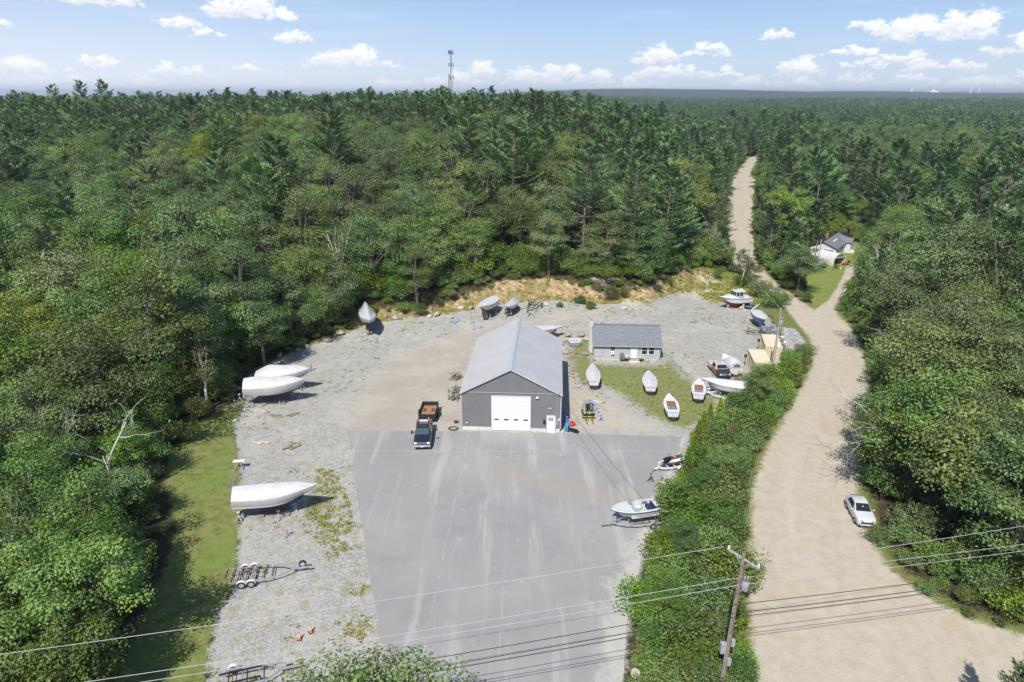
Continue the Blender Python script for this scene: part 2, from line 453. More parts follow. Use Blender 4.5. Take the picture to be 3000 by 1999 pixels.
# ------------------------------------------------------------------ ground material (colour zones follow the plan; stains and wear from noise)
def ground_material():
    m = bpy.data.materials.new('ground_surface'); m.use_nodes = True
    nt = m.node_tree; b = nt.nodes['Principled BSDF']
    b.inputs['Roughness'].default_value = .92; b.inputs['Specular IOR Level'].default_value = .15
    geo = N(nt, 'ShaderNodeNewGeometry'); P = geo.outputs['Position']
    def att(n):
        a = N(nt, 'ShaderNodeAttribute', attribute_name=n); return a
    za, zb = att('zoneA'), att('zoneB')
    sa = N(nt, 'ShaderNodeSeparateColor'); nt.links.new(za.outputs['Color'], sa.inputs[0])
    sb = N(nt, 'ShaderNodeSeparateColor'); nt.links.new(zb.outputs['Color'], sb.inputs[0])
    gravel, grass, sand = sa.outputs[0], sa.outputs[1], sa.outputs[2]
    soil, lawn, patch = sb.outputs[0], sb.outputs[1], sb.outputs[2]
    nb = NOISE(nt, P, .16, 5, .6); nm = NOISE(nt, P, .9, 5, .65); nf = NOISE(nt, P, 4.5, 4, .65); nff = NOISE(nt, P, 16, 3, .6)
    def soft(mask, w=.5):
        j = MATH(nt, 'ADD', mask, MATH(nt, 'MULTIPLY', MATH(nt, 'SUBTRACT', MATH(nt, 'ADD', MATH(nt, 'MULTIPLY', nm, .6), MATH(nt, 'MULTIPLY', nf, .4)), .5), 1.5))
        return SSTEP(nt, j, .5 - w * .3, .5 + w * .3)
    # forest floor
    c = MIX(nt, SSTEP(nt, nm, .35, .65), (.040, .042, .018), (.075, .055, .032))
    # far canopy seen as a mass beyond the built trees
    cam_d = VMATH(nt, 'LENGTH', P)
    nfar = NOISE(nt, P, .022, 6, .7)
    wood = MIX(nt, SSTEP(nt, nfar, .35, .65), (.022, .038, .016), (.058, .082, .030))
    c = MIX(nt, SSTEP(nt, cam_d, 500, 900), c, wood)
    # grass, dry and green
    gr = MIX(nt, SSTEP(nt, nm, .34, .68), (.245, .225, .095), (.105, .158, .028))
    gr = MIX(nt, MATH(nt, 'MULTIPLY', SSTEP(nt, nff, .46, .66), .6), gr, (.070, .105, .022))
    gr = MIX(nt, MATH(nt, 'MULTIPLY', SSTEP(nt, nf, .50, .66), .5), gr, (.205, .215, .070))
    gr = MIX(nt, MATH(nt, 'MULTIPLY', SSTEP(nt, nb, .48, .68), .55), gr, (.140, .215, .036))
    # crushed stone
    vo = N(nt, 'ShaderNodeTexVoronoi'); vo.inputs['Scale'].default_value = 10.5; nt.links.new(P, vo.inputs['Vector'])
    st = RAMP(nt, N_sep(nt, vo.outputs['Color']), [(0, (.235, .228, .215)), (.5, (.335, .326, .31)), (.85, (.41, .40, .382)), (1, (.58, .57, .55))])
    vo2 = N(nt, 'ShaderNodeTexVoronoi'); vo2.inputs['Scale'].default_value = 4.2; nt.links.new(P, vo2.inputs['Vector'])
    st = MIX(nt, .35, st, RAMP(nt, N_sep(nt, vo2.outputs['Color']), [(0, (.24, .233, .22)), (1, (.45, .44, .42))]))
    st = MIX(nt, MATH(nt, 'MULTIPLY', SSTEP(nt, nb, .46, .64), .7), st, (.42, .40, .365))
    st = MIX(nt, MATH(nt, 'MULTIPLY', SSTEP(nt, nm, .53, .68), .62), st, (.345, .285, .21))
    # packed sandy dirt
    sd_ = MIX(nt, SSTEP(nt, nm, .3, .7), (.402, .352, .270), (.460, .412, .328))
    cbx = N(nt, 'ShaderNodeCombineXYZ'); setin(nt, cbx, 0, MATH(nt, 'MULTIPLY', zb.outputs['Alpha'], 25.0)); setin(nt, cbx, 1, MATH(nt, 'MULTIPLY', VMATH(nt, 'LENGTH', P), .035))
    ruts = NOISE(nt, cbx.outputs[0], .62, 3, .6)
    sd_ = MIX(nt, MATH(nt, 'MULTIPLY', SSTEP(nt, ruts, .52, .70), .38), sd_, (.505, .455, .38))
    sd_ = MIX(nt, MATH(nt, 'MULTIPLY', SSTEP(nt, ruts, .45, .30), MATH(nt, 'MULTIPLY', SSTEP(nt, nb, .40, .62), .5)), sd_, (.375, .31, .225))
    sd_ = MIX(nt, MATH(nt, 'MULTIPLY', SSTEP(nt, nb, .55, .70), .45), sd_, (.40, .315, .21))
    sd_ = MIX(nt, MATH(nt, 'MULTIPLY', SSTEP(nt, nff, .62, .75), .12), sd_, (.38, .31, .22))
    # cut bank soil
    so = MIX(nt, SSTEP(nt, nm, .35, .65), (.32, .205, .105), (.50, .385, .25))
    so = MIX(nt, MATH(nt, 'MULTIPLY', SSTEP(nt, nf, .5, .62), .6), so, (.17, .125, .065))
    so = MIX(nt, MATH(nt, 'MULTIPLY', SSTEP(nt, nb, .5, .6), .6), so, (.14, .15, .045))
    lw = MIX(nt, SSTEP(nt, nm, .3, .7), (.145, .195, .040), (.225, .245, .075))
    c = MIX(nt, soft(soil), c, so)
    c = MIX(nt, soft(grass), c, gr)
    c = MIX(nt, soft(gravel), c, st)
    c = MIX(nt, soft(sand, .9), c, sd_)
    lane = MATH(nt, 'MULTIPLY', SSTEP(nt, MATH(nt, 'ADD', za.outputs['Alpha'], MATH(nt, 'MULTIPLY', MATH(nt, 'SUBTRACT', nm, .5), .9)), .25, .75), .8)
    c = MIX(nt, lane, c, MIX(nt, SSTEP(nt, nb, .4, .6), (.360, .318, .262), (.415, .375, .318)))
    # weeds breaking through the stone
    wd = MATH(nt, 'MULTIPLY', patch, SSTEP(nt, MATH(nt, 'ADD', MATH(nt, 'MULTIPLY', nf, .6), MATH(nt, 'MULTIPLY', nm, .5)), .52, .66))
    c = MIX(nt, wd, c, MIX(nt, nff, (.27, .24, .11), (.14, .165, .045)))
    c = MIX(nt, soft(lawn), c, lw)
    nt.links.new(c, b.inputs['Base Color'])
    bp = N(nt, 'ShaderNodeBump'); bp.inputs['Strength'].default_value = .55; bp.inputs['Distance'].default_value = .12
    hgt_ = MATH(nt, 'ADD', MATH(nt, 'MULTIPLY', nff, .5), MATH(nt, 'MULTIPLY', nf, .8))
    hgt_ = MATH(nt, 'ADD', hgt_, MATH(nt, 'MULTIPLY', MATH(nt, 'MULTIPLY', nfar, SSTEP(nt, cam_d, 500, 900)), 220))
    nt.links.new(hgt_, bp.inputs['Height']); nt.links.new(bp.outputs[0], b.inputs['Normal'])
    return m
def N_sep(nt, col):
    s = N(nt, 'ShaderNodeSeparateColor'); nt.links.new(col, s.inputs[0]); return s.outputs[0]
M_GROUND = ground_material()

# ------------------------------------------------------------------ one sheet to the horizon, split along the plan
def axis(lo, hi, fine, lo_far, hi_far, g, mids=()):
    a = list(np.arange(lo, hi + 1e-6, fine))
    for m_hi, step in mids:
        a += list(np.arange(a[-1] + step, m_hi, step))
    s = a[-1] - a[-2]
    while a[-1] < hi_far:
        s *= g; a.append(a[-1] + s)
    s = fine; b = [lo]
    while b[-1] > lo_far:
        s *= g; b.append(b[-1] - s)
    return np.array(b[::-1][:-1] + a)
def build_ground():
    X = axis(-44, 76, .36, -14000, 14000, 1.095, ((130, 1.0),))
    Y = axis(27, 132, .36, -700, 15000, 1.095, ((300, 1.6),))
    nx, ny = len(X), len(Y)
    gx, gy = np.meshgrid(X, Y)
    x = gx.ravel(); y = gy.ravel(); z = hgt(x, y)
    near = (x > -120) & (x < 260) & (y > -20) & (y < 520)
    xs, ys = x[near], y[near]
    def mask(poly, w):
        o = np.zeros(len(x)); o[near] = np.clip(.5 + sdist(xs, ys, poly) / w, 0, 1); return o
    jit = np.zeros(len(x)); jit[near] = (fbm(xs / 1.3, ys / 1.3, 41, 3) - .5)
    yard = mask(YARD, 2.2); road = mask(ROAD, 1.6); lawn = mask(LAWN, 2.0)
    gl = mask(GRASS_L, 2.4); gh = mask(GRASS_H, 4.0); gm = mask(GRASS_M, 3.5); verge = mask(VERGE, 2.0); weed = mask(WEED, 4.0)
    dirt = np.maximum(mask(DIRT_F, 4.0), mask(LANE, 5.0)); rub = mask(RUBBLE, 2.0); bank = mask(BANK, 3.0)
    z = z - .06 * road - .03 * yard
    rd = np.zeros(len(x)); rd[near] = np.clip(1.15 + sdist(xs, ys, ROAD) / 3.2, 0, 1)
    A = np.zeros((len(x), 4), np.float32); B = np.zeros((len(x), 4), np.float32)
    A[:, 0] = np.maximum(np.clip(yard - .62 * gh, 0, 1), rub)
    A[:, 1] = np.maximum.reduce([gl, verge * .62, weed * .5, gh * .92])
    A[:, 2] = np.maximum(road, mask(DIRT_F, 5.0) * .62)
    md = np.zeros(len(x)); md[near] = np.clip(sum(np.exp(-(((xs - a) / sx) ** 2 + ((ys - b) / sy) ** 2)) for a, b, sx, sy, h_ in MOUNDS) * 1.3, 0, 1); A[:, 2] = np.maximum(A[:, 2], md * .9)
    B[:, 0] = np.maximum.reduce([bank, weed * .75, verge * .30, rd * .45]); B[:, 1] = np.maximum(lawn, 0)
    B[:, 2] = np.clip(np.maximum.reduce([gh * .6, gm * 1.0, yard * .48]), 0, 1) * (1 - .65 * dirt)
    A[:, 3] = mask(LANE, 6.0)
    dl = np.full(len(xs), 1e9); LE = ROAD[:21]
    for i in range(len(LE) - 1):
        e = LE[i + 1] - LE[i]; t = np.clip(((xs - LE[i][0]) * e[0] + (ys - LE[i][1]) * e[1]) / (e @ e), 0, 1); dl = np.minimum(dl, np.hypot(xs - LE[i][0] - t * e[0], ys - LE[i][1] - t * e[1]))
    B[:, 3] = 1; B[near, 3] = np.clip(dl / 25, 0, 1)
    A[:, 1] = np.maximum(A[:, 1], rd * .62)
    P = np.column_stack([x, y, z])
    idx = np.arange(nx * ny).reshape(ny, nx)
    F = np.column_stack([idx[:-1, :-1].ravel(), idx[:-1, 1:].ravel(), idx[1:, 1:].ravel(), idx[1:, :-1].ravel()])
    fm = lambda a: (a + jit * .8)[F].mean(1)
    zone = np.zeros(len(F), int)
    zone[fm(np.maximum(gl, verge)) > .5] = 1
    zone[fm(bank) > .5] = 4
    zone[fm(yard) > .5] = 2
    zone[fm(lawn) > .5] = 5
    zone[fm(road) > .5] = 3
    names = ['ground', 'grass_verge', 'gravel_yard', 'dirt_road', 'earth_bank', 'lawn']
    labels = ['forest floor and far wooded country reaching the horizon', 'green grass strip along the wood and roadside', 'grey crushed stone boatyard around the metal building',
              'pale sandy dirt road running up into the woods', 'cut bank of orange soil behind the yard', 'bright green lawn in front of the white house']
    cats = ['ground', 'grass', 'gravel', 'road', 'bank', 'lawn']
    for k in range(6):
        f = F[zone == k]; used, inv = np.unique(f, return_inverse=True)
        me = grid_mesh(names[k], P[used], inv.reshape(f.shape))
        for nm_, arr in (('zoneA', A), ('zoneB', B)):
            at = me.color_attributes.new(nm_, 'FLOAT_COLOR', 'POINT'); at.data.foreach_set('color', arr[used].ravel())
        me.polygons.foreach_set('use_smooth', np.ones(len(f), bool))
        me.materials.append(M_GROUND)
        o = bpy.data.objects.new(names[k], me); COL.objects.link(o); tag(o, labels[k], cats[k], kind='structure')
        if k == 3: road_o = o
    return road_o
build_ground()

# the road's far end, beyond the finely divided ground
def far_road():
    L = GP([(2130,605),(2150,520),(2176,482),(2197,464),(2212,455)]); Rr = GP([(2206,605),(2212,520),(2222,482),(2226,464),(2235,455)])
    P = []; F = []
    t = np.linspace(0, 1, 60); k = np.linspace(0, 1, len(L))
    for i, tt in enumerate(t):
        a = np.array([np.interp(tt, k, L[:, 0]), np.interp(tt, k, L[:, 1])]); b = np.array([np.interp(tt, k, Rr[:, 0]), np.interp(tt, k, Rr[:, 1])])
        for q in np.linspace(0, 1, 6):
            p = a * (1 - q) + b * q
            jx = (fbm(np.array([p[1] / 6]), np.array([q * 3.]), 5, 2)[0] - .5) * 1.4
            P.append((p[0] + jx, p[1], H(*p) + (.10 if i > 2 else -.25)))
    for i in range(59):
        for q in range(5): F.append((i * 6 + q, i * 6 + q + 1, i * 6 + q + 7, i * 6 + q + 6))
    me = grid_mesh('dirt_road_far', np.array(P), np.array(F))
    A = np.zeros((len(P), 4), np.float32); A[:, 2] = 1
    at = me.color_attributes.new('zoneA', 'FLOAT_COLOR', 'POINT'); at.data.foreach_set('color', A.ravel())
    A[:] = 0; A[:, 3] = np.tile(np.linspace(0, .3, 6), 60); at = me.color_attributes.new('zoneB', 'FLOAT_COLOR', 'POINT'); at.data.foreach_set('color', A.ravel())
    me.materials.append(M_GROUND)
    o = bpy.data.objects.new('dirt_road', me); COL.objects.link(o); tag(o, 'far end of the dirt road cresting between the trees', 'road', kind='structure')
far_road()

# ------------------------------------------------------------------ asphalt lot
def asphalt():
    m = bpy.data.materials.new('weathered_asphalt'); m.use_nodes = True
    nt = m.node_tree; b = nt.nodes['Principled BSDF']; b.inputs['Roughness'].default_value = .85; b.inputs['Specular IOR Level'].default_value = .3
    geo = N(nt, 'ShaderNodeNewGeometry'); P = geo.outputs['Position']
    nb = NOISE(nt, P, .10, 5, .6); nf = NOISE(nt, P, 12, 4, .7); nm = NOISE(nt, P, .7, 5, .6)
    c = MIX(nt, SSTEP(nt, nb, .3, .7), (.246, .240, .233), (.296, .288, .278))
    c = MIX(nt, MATH(nt, 'MULTIPLY', nf, .35), c, (.315, .306, .296))
    mp = N(nt, 'ShaderNodeMapping'); mp.inputs['Scale'].default_value = (.55, .045, 1); mp.inputs['Rotation'].default_value = (0, 0, R(-3)); nt.links.new(P, mp.inputs[0])
    drag = NOISE(nt, mp.outputs[0], 1.0, 5, .65)
    c = MIX(nt, MATH(nt, 'MULTIPLY', SSTEP(nt, drag, .50, .68), .8), c, (.385, .375, .36))
    spots = SSTEP(nt, NOISE(nt, P, .45, 6, .7), .60, .70)
    c = MIX(nt, MATH(nt, 'MULTIPLY', spots, .55), c, (.41, .40, .38))
    c = MIX(nt, MATH(nt, 'MULTIPLY', SSTEP(nt, NOISE(nt, P, 1.9, 3, .5), .68, .77), .6), c, (.17, .165, .16))
    c = MIX(nt, MATH(nt, 'MULTIPLY', SSTEP(nt, NOISE(nt, P, .22, 4, .65), .52, .66), .35), c, (.215, .212, .208))
    sx = N(nt, 'ShaderNodeSeparateXYZ'); nt.links.new(P, sx.inputs[0]); X, Y = sx.outputs[0], sx.outputs[1]
    # paving joints running out from the building, worn pale
    for x0, sl, w in ((-5.4, -.035, .07), (.1, -.03, .05), (-1.9, 0, .0)):
        if not w: continue
        d = MATH(nt, 'ABSOLUTE', MATH(nt, 'SUBTRACT', X, MATH(nt, 'MULTIPLY_ADD', MATH(nt, 'SUBTRACT', 76.0, Y), sl, x0)))
        d = MATH(nt, 'ADD', d, MATH(nt, 'MULTIPLY', MATH(nt, 'SUBTRACT', nm, .5), .08))
        c = MIX(nt, MATH(nt, 'MULTIPLY', SSTEP(nt, d, w * 1.6, w * .4), MATH(nt, 'MULTIPLY', SSTEP(nt, nm, .42, .66), .42)), c, (.50, .49, .47))
    d = MATH(nt, 'ABSOLUTE', MATH(nt, 'SUBTRACT', Y, 71.2))
    c = MIX(nt, MATH(nt, 'MULTIPLY', SSTEP(nt, d, .10, .03), .4), c, (.45, .44, .42))
    # rust-brown wash from the door across the lot
    w = MATH(nt, 'ABSOLUTE', MATH(nt, 'SUBTRACT', MATH(nt, 'SUBTRACT', Y, 66.0), MATH(nt, 'MULTIPLY', X, -.42)))
    w = MATH(nt, 'ADD', w, MATH(nt, 'MULTIPLY', MATH(nt, 'SUBTRACT', nb, .5), 6))
    wx = MATH(nt, 'MULTIPLY', SSTEP(nt, X, -8, -1), SSTEP(nt, X, 19, 8))
    c = MIX(nt, MATH(nt, 'MULTIPLY', MATH(nt, 'MULTIPLY', SSTEP(nt, w, 2.8, .4), wx), .42), c, (.33, .285, .215))
    # sand washed over the right-hand edge
    ed = N(nt, 'ShaderNodeAttribute', attribute_name='edge')
    e = MATH(nt, 'ADD', ed.outputs['Fac'], MATH(nt, 'MULTIPLY', MATH(nt, 'SUBTRACT', NOISE(nt, P, .55, 5, .7), .5), 1.5))
    c = MIX(nt, MATH(nt, 'MULTIPLY', SSTEP(nt, e, .46, .95), .72), c, (.47, .445, .40))
    nt.links.new(c, b.inputs['Base Color'])
    bp = N(nt, 'ShaderNodeBump'); bp.inputs['Strength'].default_value = .25; bp.inputs['Distance'].default_value = .02
    nt.links.new(nf, bp.inputs['Height']); nt.links.new(bp.outputs[0], b.inputs['Normal'])
    me = bpy.data.meshes.new('asphalt_lot'); bm = bmesh.new()
    n = len(ASPH); pts = []
    for i in range(n):
        a, c_ = ASPH[i], ASPH[(i + 1) % n]
        k = max(1, int(np.hypot(*(c_ - a)) / .6))
        for j in range(k):
            p = a + (c_ - a) * j / k
            pts.append(p + (rng.random(2) - .5) * (.10 if k > 1 else 0))
    vs = [bm.verts.new((p[0], p[1], .012)) for p in pts]
    f = bm.faces.new(vs)
    if f.normal.z < 0: f.normal_flip()
    bm.normal_update()
    r = bmesh.ops.extrude_face_region(bm, geom=[f])
    for v in r['geom']:
        if isinstance(v, bmesh.types.BMVert): v.co.z = -.08
    bm.faces.ensure_lookup_table()
    bmesh.ops.recalc_face_normals(bm, faces=bm.faces)
    top = [f for f in bm.faces if f.normal.z > .9]
    bmesh.ops.triangulate(bm, faces=top)
    for _ in range(4):
        long = [e for e in bm.edges if e.calc_length() > 2.0 and all(f.normal.z > .9 for f in e.link_faces) and len(e.link_faces) == 2]
        if not long: break
        bmesh.ops.subdivide_edges(bm, edges=long, cuts=1)
        bmesh.ops.triangulate(bm, faces=[f for f in bm.faces if f.normal.z > .9 and len(f.verts) > 3])
    bm.to_mesh(me); bm.free()
    co = np.zeros(len(me.vertices) * 3); me.vertices.foreach_get('co', co); co = co.reshape(-1, 3)
    right = GP([(2010,1280),(1990,1345),(1930,1460),(1885,1600),(1870,1680),(1838,1800),(1826,1999),(1826,2150)])
    dd = np.full(len(co), 1e9)
    for i in range(len(right) - 1):
        a, c_ = right[i], right[i + 1]; e = c_ - a
        t = np.clip(((co[:, :2] - a) @ e) / (e @ e), 0, 1); dd = np.minimum(dd, np.hypot(*(co[:, :2] - a - t[:, None] * e).T))
    wd = np.interp(co[:, 1], [30, 45, 55, 62, 70, 76], [3.0, 4.4, 3.4, 1.6, 1.0, .5])
    at = me.attributes.new('edge', 'FLOAT', 'POINT'); at.data.foreach_set('value', np.clip(1 - dd / (wd * 1.25), 0, 1).astype(np.float32))
    me.materials.append(m)
    o = bpy.data.objects.new('asphalt_lot', me); COL.objects.link(o)
    tag(o, 'weathered grey asphalt lot in front of the metal building', 'pavement', kind='structure')
asphalt()

# ------------------------------------------------------------------ foliage materials
def leaf_mat(name, c1, c2, trans=.28, rough=.55, hue=.045):
    m = bpy.data.materials.new(name); m.use_nodes = True
    nt = m.node_tree; b = nt.nodes['Principled BSDF']; o = nt.nodes['Material Output']
    b.inputs['Roughness'].default_value = rough; b.inputs['Specular IOR Level'].default_value = .5
    at = N(nt, 'ShaderNodeAttribute', attribute_name='tint')
    oi = N(nt, 'ShaderNodeObjectInfo')
    c = MIX(nt, at.outputs['Fac'], c1, c2)
    hs = N(nt, 'ShaderNodeHueSaturation')
    rr = MATH(nt, 'SUBTRACT', oi.outputs['Random'], .5)
    setin(nt, hs, 'Hue', MATH(nt, 'MULTIPLY_ADD', rr, hue, .5))
    r2 = MATH(nt, 'FRACT', MATH(nt, 'MULTIPLY', oi.outputs['Random'], 37.7))
    setin(nt, hs, 'Value', MATH(nt, 'MULTIPLY_ADD', r2, .75, .66))
    setin(nt, hs, 'Saturation', MATH(nt, 'MULTIPLY_ADD', MATH(nt, 'FRACT', MATH(nt, 'MULTIPLY', oi.outputs['Random'], 91.3)), .35, .94))
    setin(nt, hs, 'Color', c)
    nt.links.new(hs.outputs[0], b.inputs['Base Color'])
    t = N(nt, 'ShaderNodeBsdfTranslucent')
    setin(nt, t, 'Color', MIX(nt, 1.0, hs.outputs[0], (1.25, 1.3, .55), 'MULTIPLY'))
    mx = N(nt, 'ShaderNodeMixShader'); mx.inputs[0].default_value = trans
    nt.links.new(b.outputs[0], mx.inputs[1]); nt.links.new(t.outputs[0], mx.inputs[2]); nt.links.new(mx.outputs[0], o.inputs[0])
    MATS[name] = m
    return m
LM = {
 'pine': leaf_mat('pine_needles', (.070, .124, .054), (.190, .268, .118), .14),
 'spruce': leaf_mat('spruce_needles', (.050, .078, .030), (.105, .140, .056), .15),
 'maple': leaf_mat('maple_leaves', (.078, .138, .040), (.200, .282, .088), .20),
 'oak': leaf_mat('oak_leaves', (.076, .116, .042), (.182, .240, .088), .18),
 'lime': leaf_mat('yellow_green_leaves', (.105, .155, .034), (.240, .290, .076), .26),
 'birch': leaf_mat('birch_leaves', (.110, .135, .050), (.205, .225, .092), .32),
 'shrub': leaf_mat('shrub_leaves', (.082, .140, .036), (.215, .285, .082), .22),
 'cedar': leaf_mat('cedar_sprays', (.150, .235, .030), (.320, .410, .070), .3),
 'rust': leaf_mat('dead_needles', (.20, .070, .028), (.34, .14, .06), .1, hue=.0),
}
BARK = mat('grey_brown_bark', (.19, .155, .125), .9, var=.35, vscale=2.5, bump=.6, bscale=9)
BIRCHBARK = mat('pale_birch_bark', (.58, .55, .50), .8, var=.4, vscale=4)
DEADWOOD = mat('bleached_dead_wood', (.55, .50, .44), .85, var=.25, vscale=3)

# ------------------------------------------------------------------ foliage geometry
def unit(v): return v / np.maximum(np.linalg.norm(v, axis=-1, keepdims=True), 1e-9)
def diamonds(c, axis_, nrm, L, W):
    """flat pointed leaf faces: centre, long axis, rough normal, length, width"""
    t = unit(axis_); b = unit(np.cross(nrm, t)); L = L[:, None]; W = W[:, None]
    n = unit(np.cross(t, b))
    return np.stack([c - t * L * .5, c + b * W * .5 + t * L * .08 + n * W * .12, c + t * L * .5, c - b * W * .5 + t * L * .08 + n * W * .12], 1).reshape(-1, 3)
def bez(p0, p1, p2, n):
    t = np.linspace(0, 1, n)[:, None]
    return (1 - t) ** 2 * p0 + 2 * t * (1 - t) * p1 + t * t * p2

def broadleaf(seed, Ht=13.0, Rc=4.2, base=.28, n_cl=46, per=320, leaf=.245, flat=.68, open_=.0):
    g = np.random.default_rng(seed)
    zc0 = Ht * base; hc = (Ht - zc0)
    cen = np.array([0, 0, zc0 + hc * .50])
    cls = []
    lob = g.uniform(0, 6.28, 3)
    for k in range(n_cl):
        for _ in range(30):
            d = unit(g.normal(size=3))
            if d[2] > -.55: break
        rad = g.uniform(.35, 1.0) ** .55
        th = math.atan2(d[1], d[0])
        lump = 1 + .18 * math.sin(2 * th + lob[0]) + .13 * math.sin(3 * th + lob[1]) + .15 * math.sin(4 * d[2] + lob[2])
        p = cen + d * np.array([Rc, Rc, hc * .5]) * rad * lump * .88
        p[2] = max(p[2], zc0 * .8)
        cls.append((p, g.uniform(.62, 1.2) * Rc * .30))
    Cs, Ts = [], []
    for p, r in cls:
        n = int(per * (r / (Rc * .30)) ** 2 * (1 - open_ * g.random()))
        d = unit(g.normal(size=(n, 3))); d[:, 2] = np.where(d[:, 2] < -.3, -d[:, 2], d[:, 2])
        q = p + d * np.array([r * 1.15, r * 1.15, r * flat]) * g.uniform(.55, 1.08, (n, 1)) + g.normal(size=(n, 3)) * r * .10
        nrm = unit(d * .85 + np.array([0, 0, .45]) + g.normal(size=(n, 3)) * .38)
        ax = unit(np.cross(nrm, g.normal(size=(n, 3)))) + np.array([0, 0, -.25])
        Cs.append(diamonds(q, ax, nrm, g.uniform(.75, 1.3, n) * leaf, g.uniform(.75, 1.2, n) * leaf * .72))
        Ts.append(np.clip(g.normal(.5 + g.normal() * .16, .22, n), 0, 1))
    crown = quads_mesh('crown', np.concatenate(Cs), np.concatenate(Ts))
    mb = MB()
    lean = g.normal(size=2) * .35
    fork = np.array([lean[0], lean[1], Ht * g.uniform(.30, .42)])
    r0 = .016 * Ht + .06
    mb.tube(bez(np.array([0, 0, -.6]), np.array([0, 0, Ht * .2]), fork, 5), list(np.linspace(r0 * 1.25, r0 * .8, 5)), 7)
    order = sorted(range(n_cl), key=lambda i: -cls[i][0][2])
    for i in list(order[:4]) + list(g.choice(n_cl, 7, replace=False)):
        e = cls[i][0]
        mid = fork * .5 + e * .5 + np.array([0, 0, .6]) - .25 * (e - fork) * np.array([.3, .3, 0])
        mb.tube(bez(fork, mid, e, 5), list(np.linspace(r0 * .55, .025, 5)), 5)
        for _ in range(2):
            e2 = e + g.normal(size=3) * Rc * .25; mb.tube([bez(fork, mid, e, 5)[3], e2], [.05, .015], 4)
    return crown, mb.mesh('trunk', True)

def pine(seed, Ht=17.0, Rb=3.6, base=.16, whorl=.95, per=64, nl=.56, droop=0.0, skip=.20, taper=.46):
    g = np.random.default_rng(seed)
    Cs, Ts = [], []
    mb = MB()
    lean = g.normal(size=2) * .02 * Ht
    def ax_at(z): return np.array([lean[0] * (z / Ht) ** 2, lean[1] * (z / Ht) ** 2, z])
    zs = np.linspace(0, Ht, 8); mb.tube([ax_at(z) - np.array([0, 0, .6 if z == 0 else 0]) for z in zs], list(np.linspace(.018 * Ht, .03, 8)), 7)
    z = Ht * base
    side = g.uniform(0, 6.28)
    while z < Ht - .5:
        t = (z - Ht * base) / (Ht * (1 - base))
        prof = min(1.0, .62 + t * 1.6) * (1 - t ** 1.35) ** taper + .07
        nb = g.integers(4, 7)
        for k in range(nb):
            if g.random() < skip: continue
            az = 6.283 * k / nb + g.uniform(-.8, .8) + z * 2.4
            L = Rb * prof * g.uniform(.5, 1.18) * (1 + .14 * math.cos(az - side))
            if L < .4: L = .4
            el = g.uniform(-.12, .30) + t * .55 - droop * (1 - t)
            d = np.array([math.cos(az) * math.cos(el), math.sin(az) * math.cos(el), math.sin(el)])
            p0 = ax_at(z); tip = p0 + d * L + np.array([0, 0, .07 * L])
            midp = p0 + d * L * .5 - np.array([0, 0, .07 * L])
            mb.tube(bez(p0, midp, tip, 4), [.045 + .012 * L, .04, .03, .012], 4, False)
            n = int(per * (.30 + .70 * (L / Rb)))
            s = g.uniform(.28, 1.06, n) ** .8
            c = ((1 - s) ** 2)[:, None] * p0 + (2 * s * (1 - s))[:, None] * midp + (s * s)[:, None] * tip
            lat = np.array([-math.sin(az), math.cos(az), 0])
            w = (.20 + .30 * L * np.sin(np.clip(s, 0, 1) * 2.6) * .62)
            off = g.normal(size=n) * .55
            c = c + lat * (off * w)[:, None] + np.array([0, 0, 1]) * (g.normal(size=n) * .085 + .05)[:, None]
            ax = d * 1.0 + lat * (off * .9)[:, None] + np.array([0, 0, .38]) + g.normal(size=(n, 3)) * .35
            nrm = np.array([0, 0, 1.0]) + g.normal(size=(n, 3)) * .42
            Cs.append(diamonds(c, ax, nrm, g.uniform(.7, 1.3, n) * nl, g.uniform(.7, 1.3, n) * nl * .36))
            Ts.append(np.clip(g.normal(.45 + g.normal() * .14, .22, n) + (s - .7) * .3, 0, 1))
        z += whorl * g.uniform(.7, 1.25) * (1 - .35 * t)
    n = 30
    c = ax_at(Ht) + g.normal(size=(n, 3)) * np.array([.22, .22, .45])
    Cs.append(diamonds(c, np.array([0, 0, 1.]) + g.normal(size=(n, 3)) * .6, g.normal(size=(n, 3)), np.full(n, nl), np.full(n, nl * .35))); Ts.append(g.random(n))
    return quads_mesh('crown', np.concatenate(Cs), np.concatenate(Ts)), mb.mesh('trunk', True)

def shrub(seed, Ht=2.4, Rc=1.5, n_cl=16, per=120, leaf=.205):
    g = np.random.default_rng(seed); Cs, Ts = [], []; mb = MB()
    for k in range(n_cl):
        d = unit(g.normal(size=3)); d[2] = abs(d[2])
        p = np.array([0, 0, Ht * .45]) + d * np.array([Rc, Rc, Ht * .5]) * g.uniform(.45, .9)
        r = Rc * g.uniform(.28, .48); n = int(per * g.uniform(.7, 1.2))
        dd = unit(g.normal(size=(n, 3)))
        q = p + dd * np.array([r, r, r * .8]) * g.uniform(.5, 1.1, (n, 1)); q[:, 2] = np.maximum(q[:, 2], .03)
        nrm = unit(dd * .5 + np.array([0, 0, .7]) + g.normal(size=(n, 3)) * .5)
        ax = d + g.normal(size=(n, 3)) * .7 + np.array([0, 0, -.3])
        Cs.append(diamonds(q, ax, nrm, g.uniform(.7, 1.4, n) * leaf, g.uniform(.6, 1.1, n) * leaf * .6))
        Ts.append(np.clip(g.normal(.5 + g.normal() * .2, .22, n), 0, 1))
        if k % 2 == 0: mb.tube([(0, 0, -.1), p * .5 + np.array([0, 0, .2]), p], [.05, .035, .012], 4)
    return quads_mesh('foliage', np.concatenate(Cs), np.concatenate(Ts)), mb.mesh('stem', True)

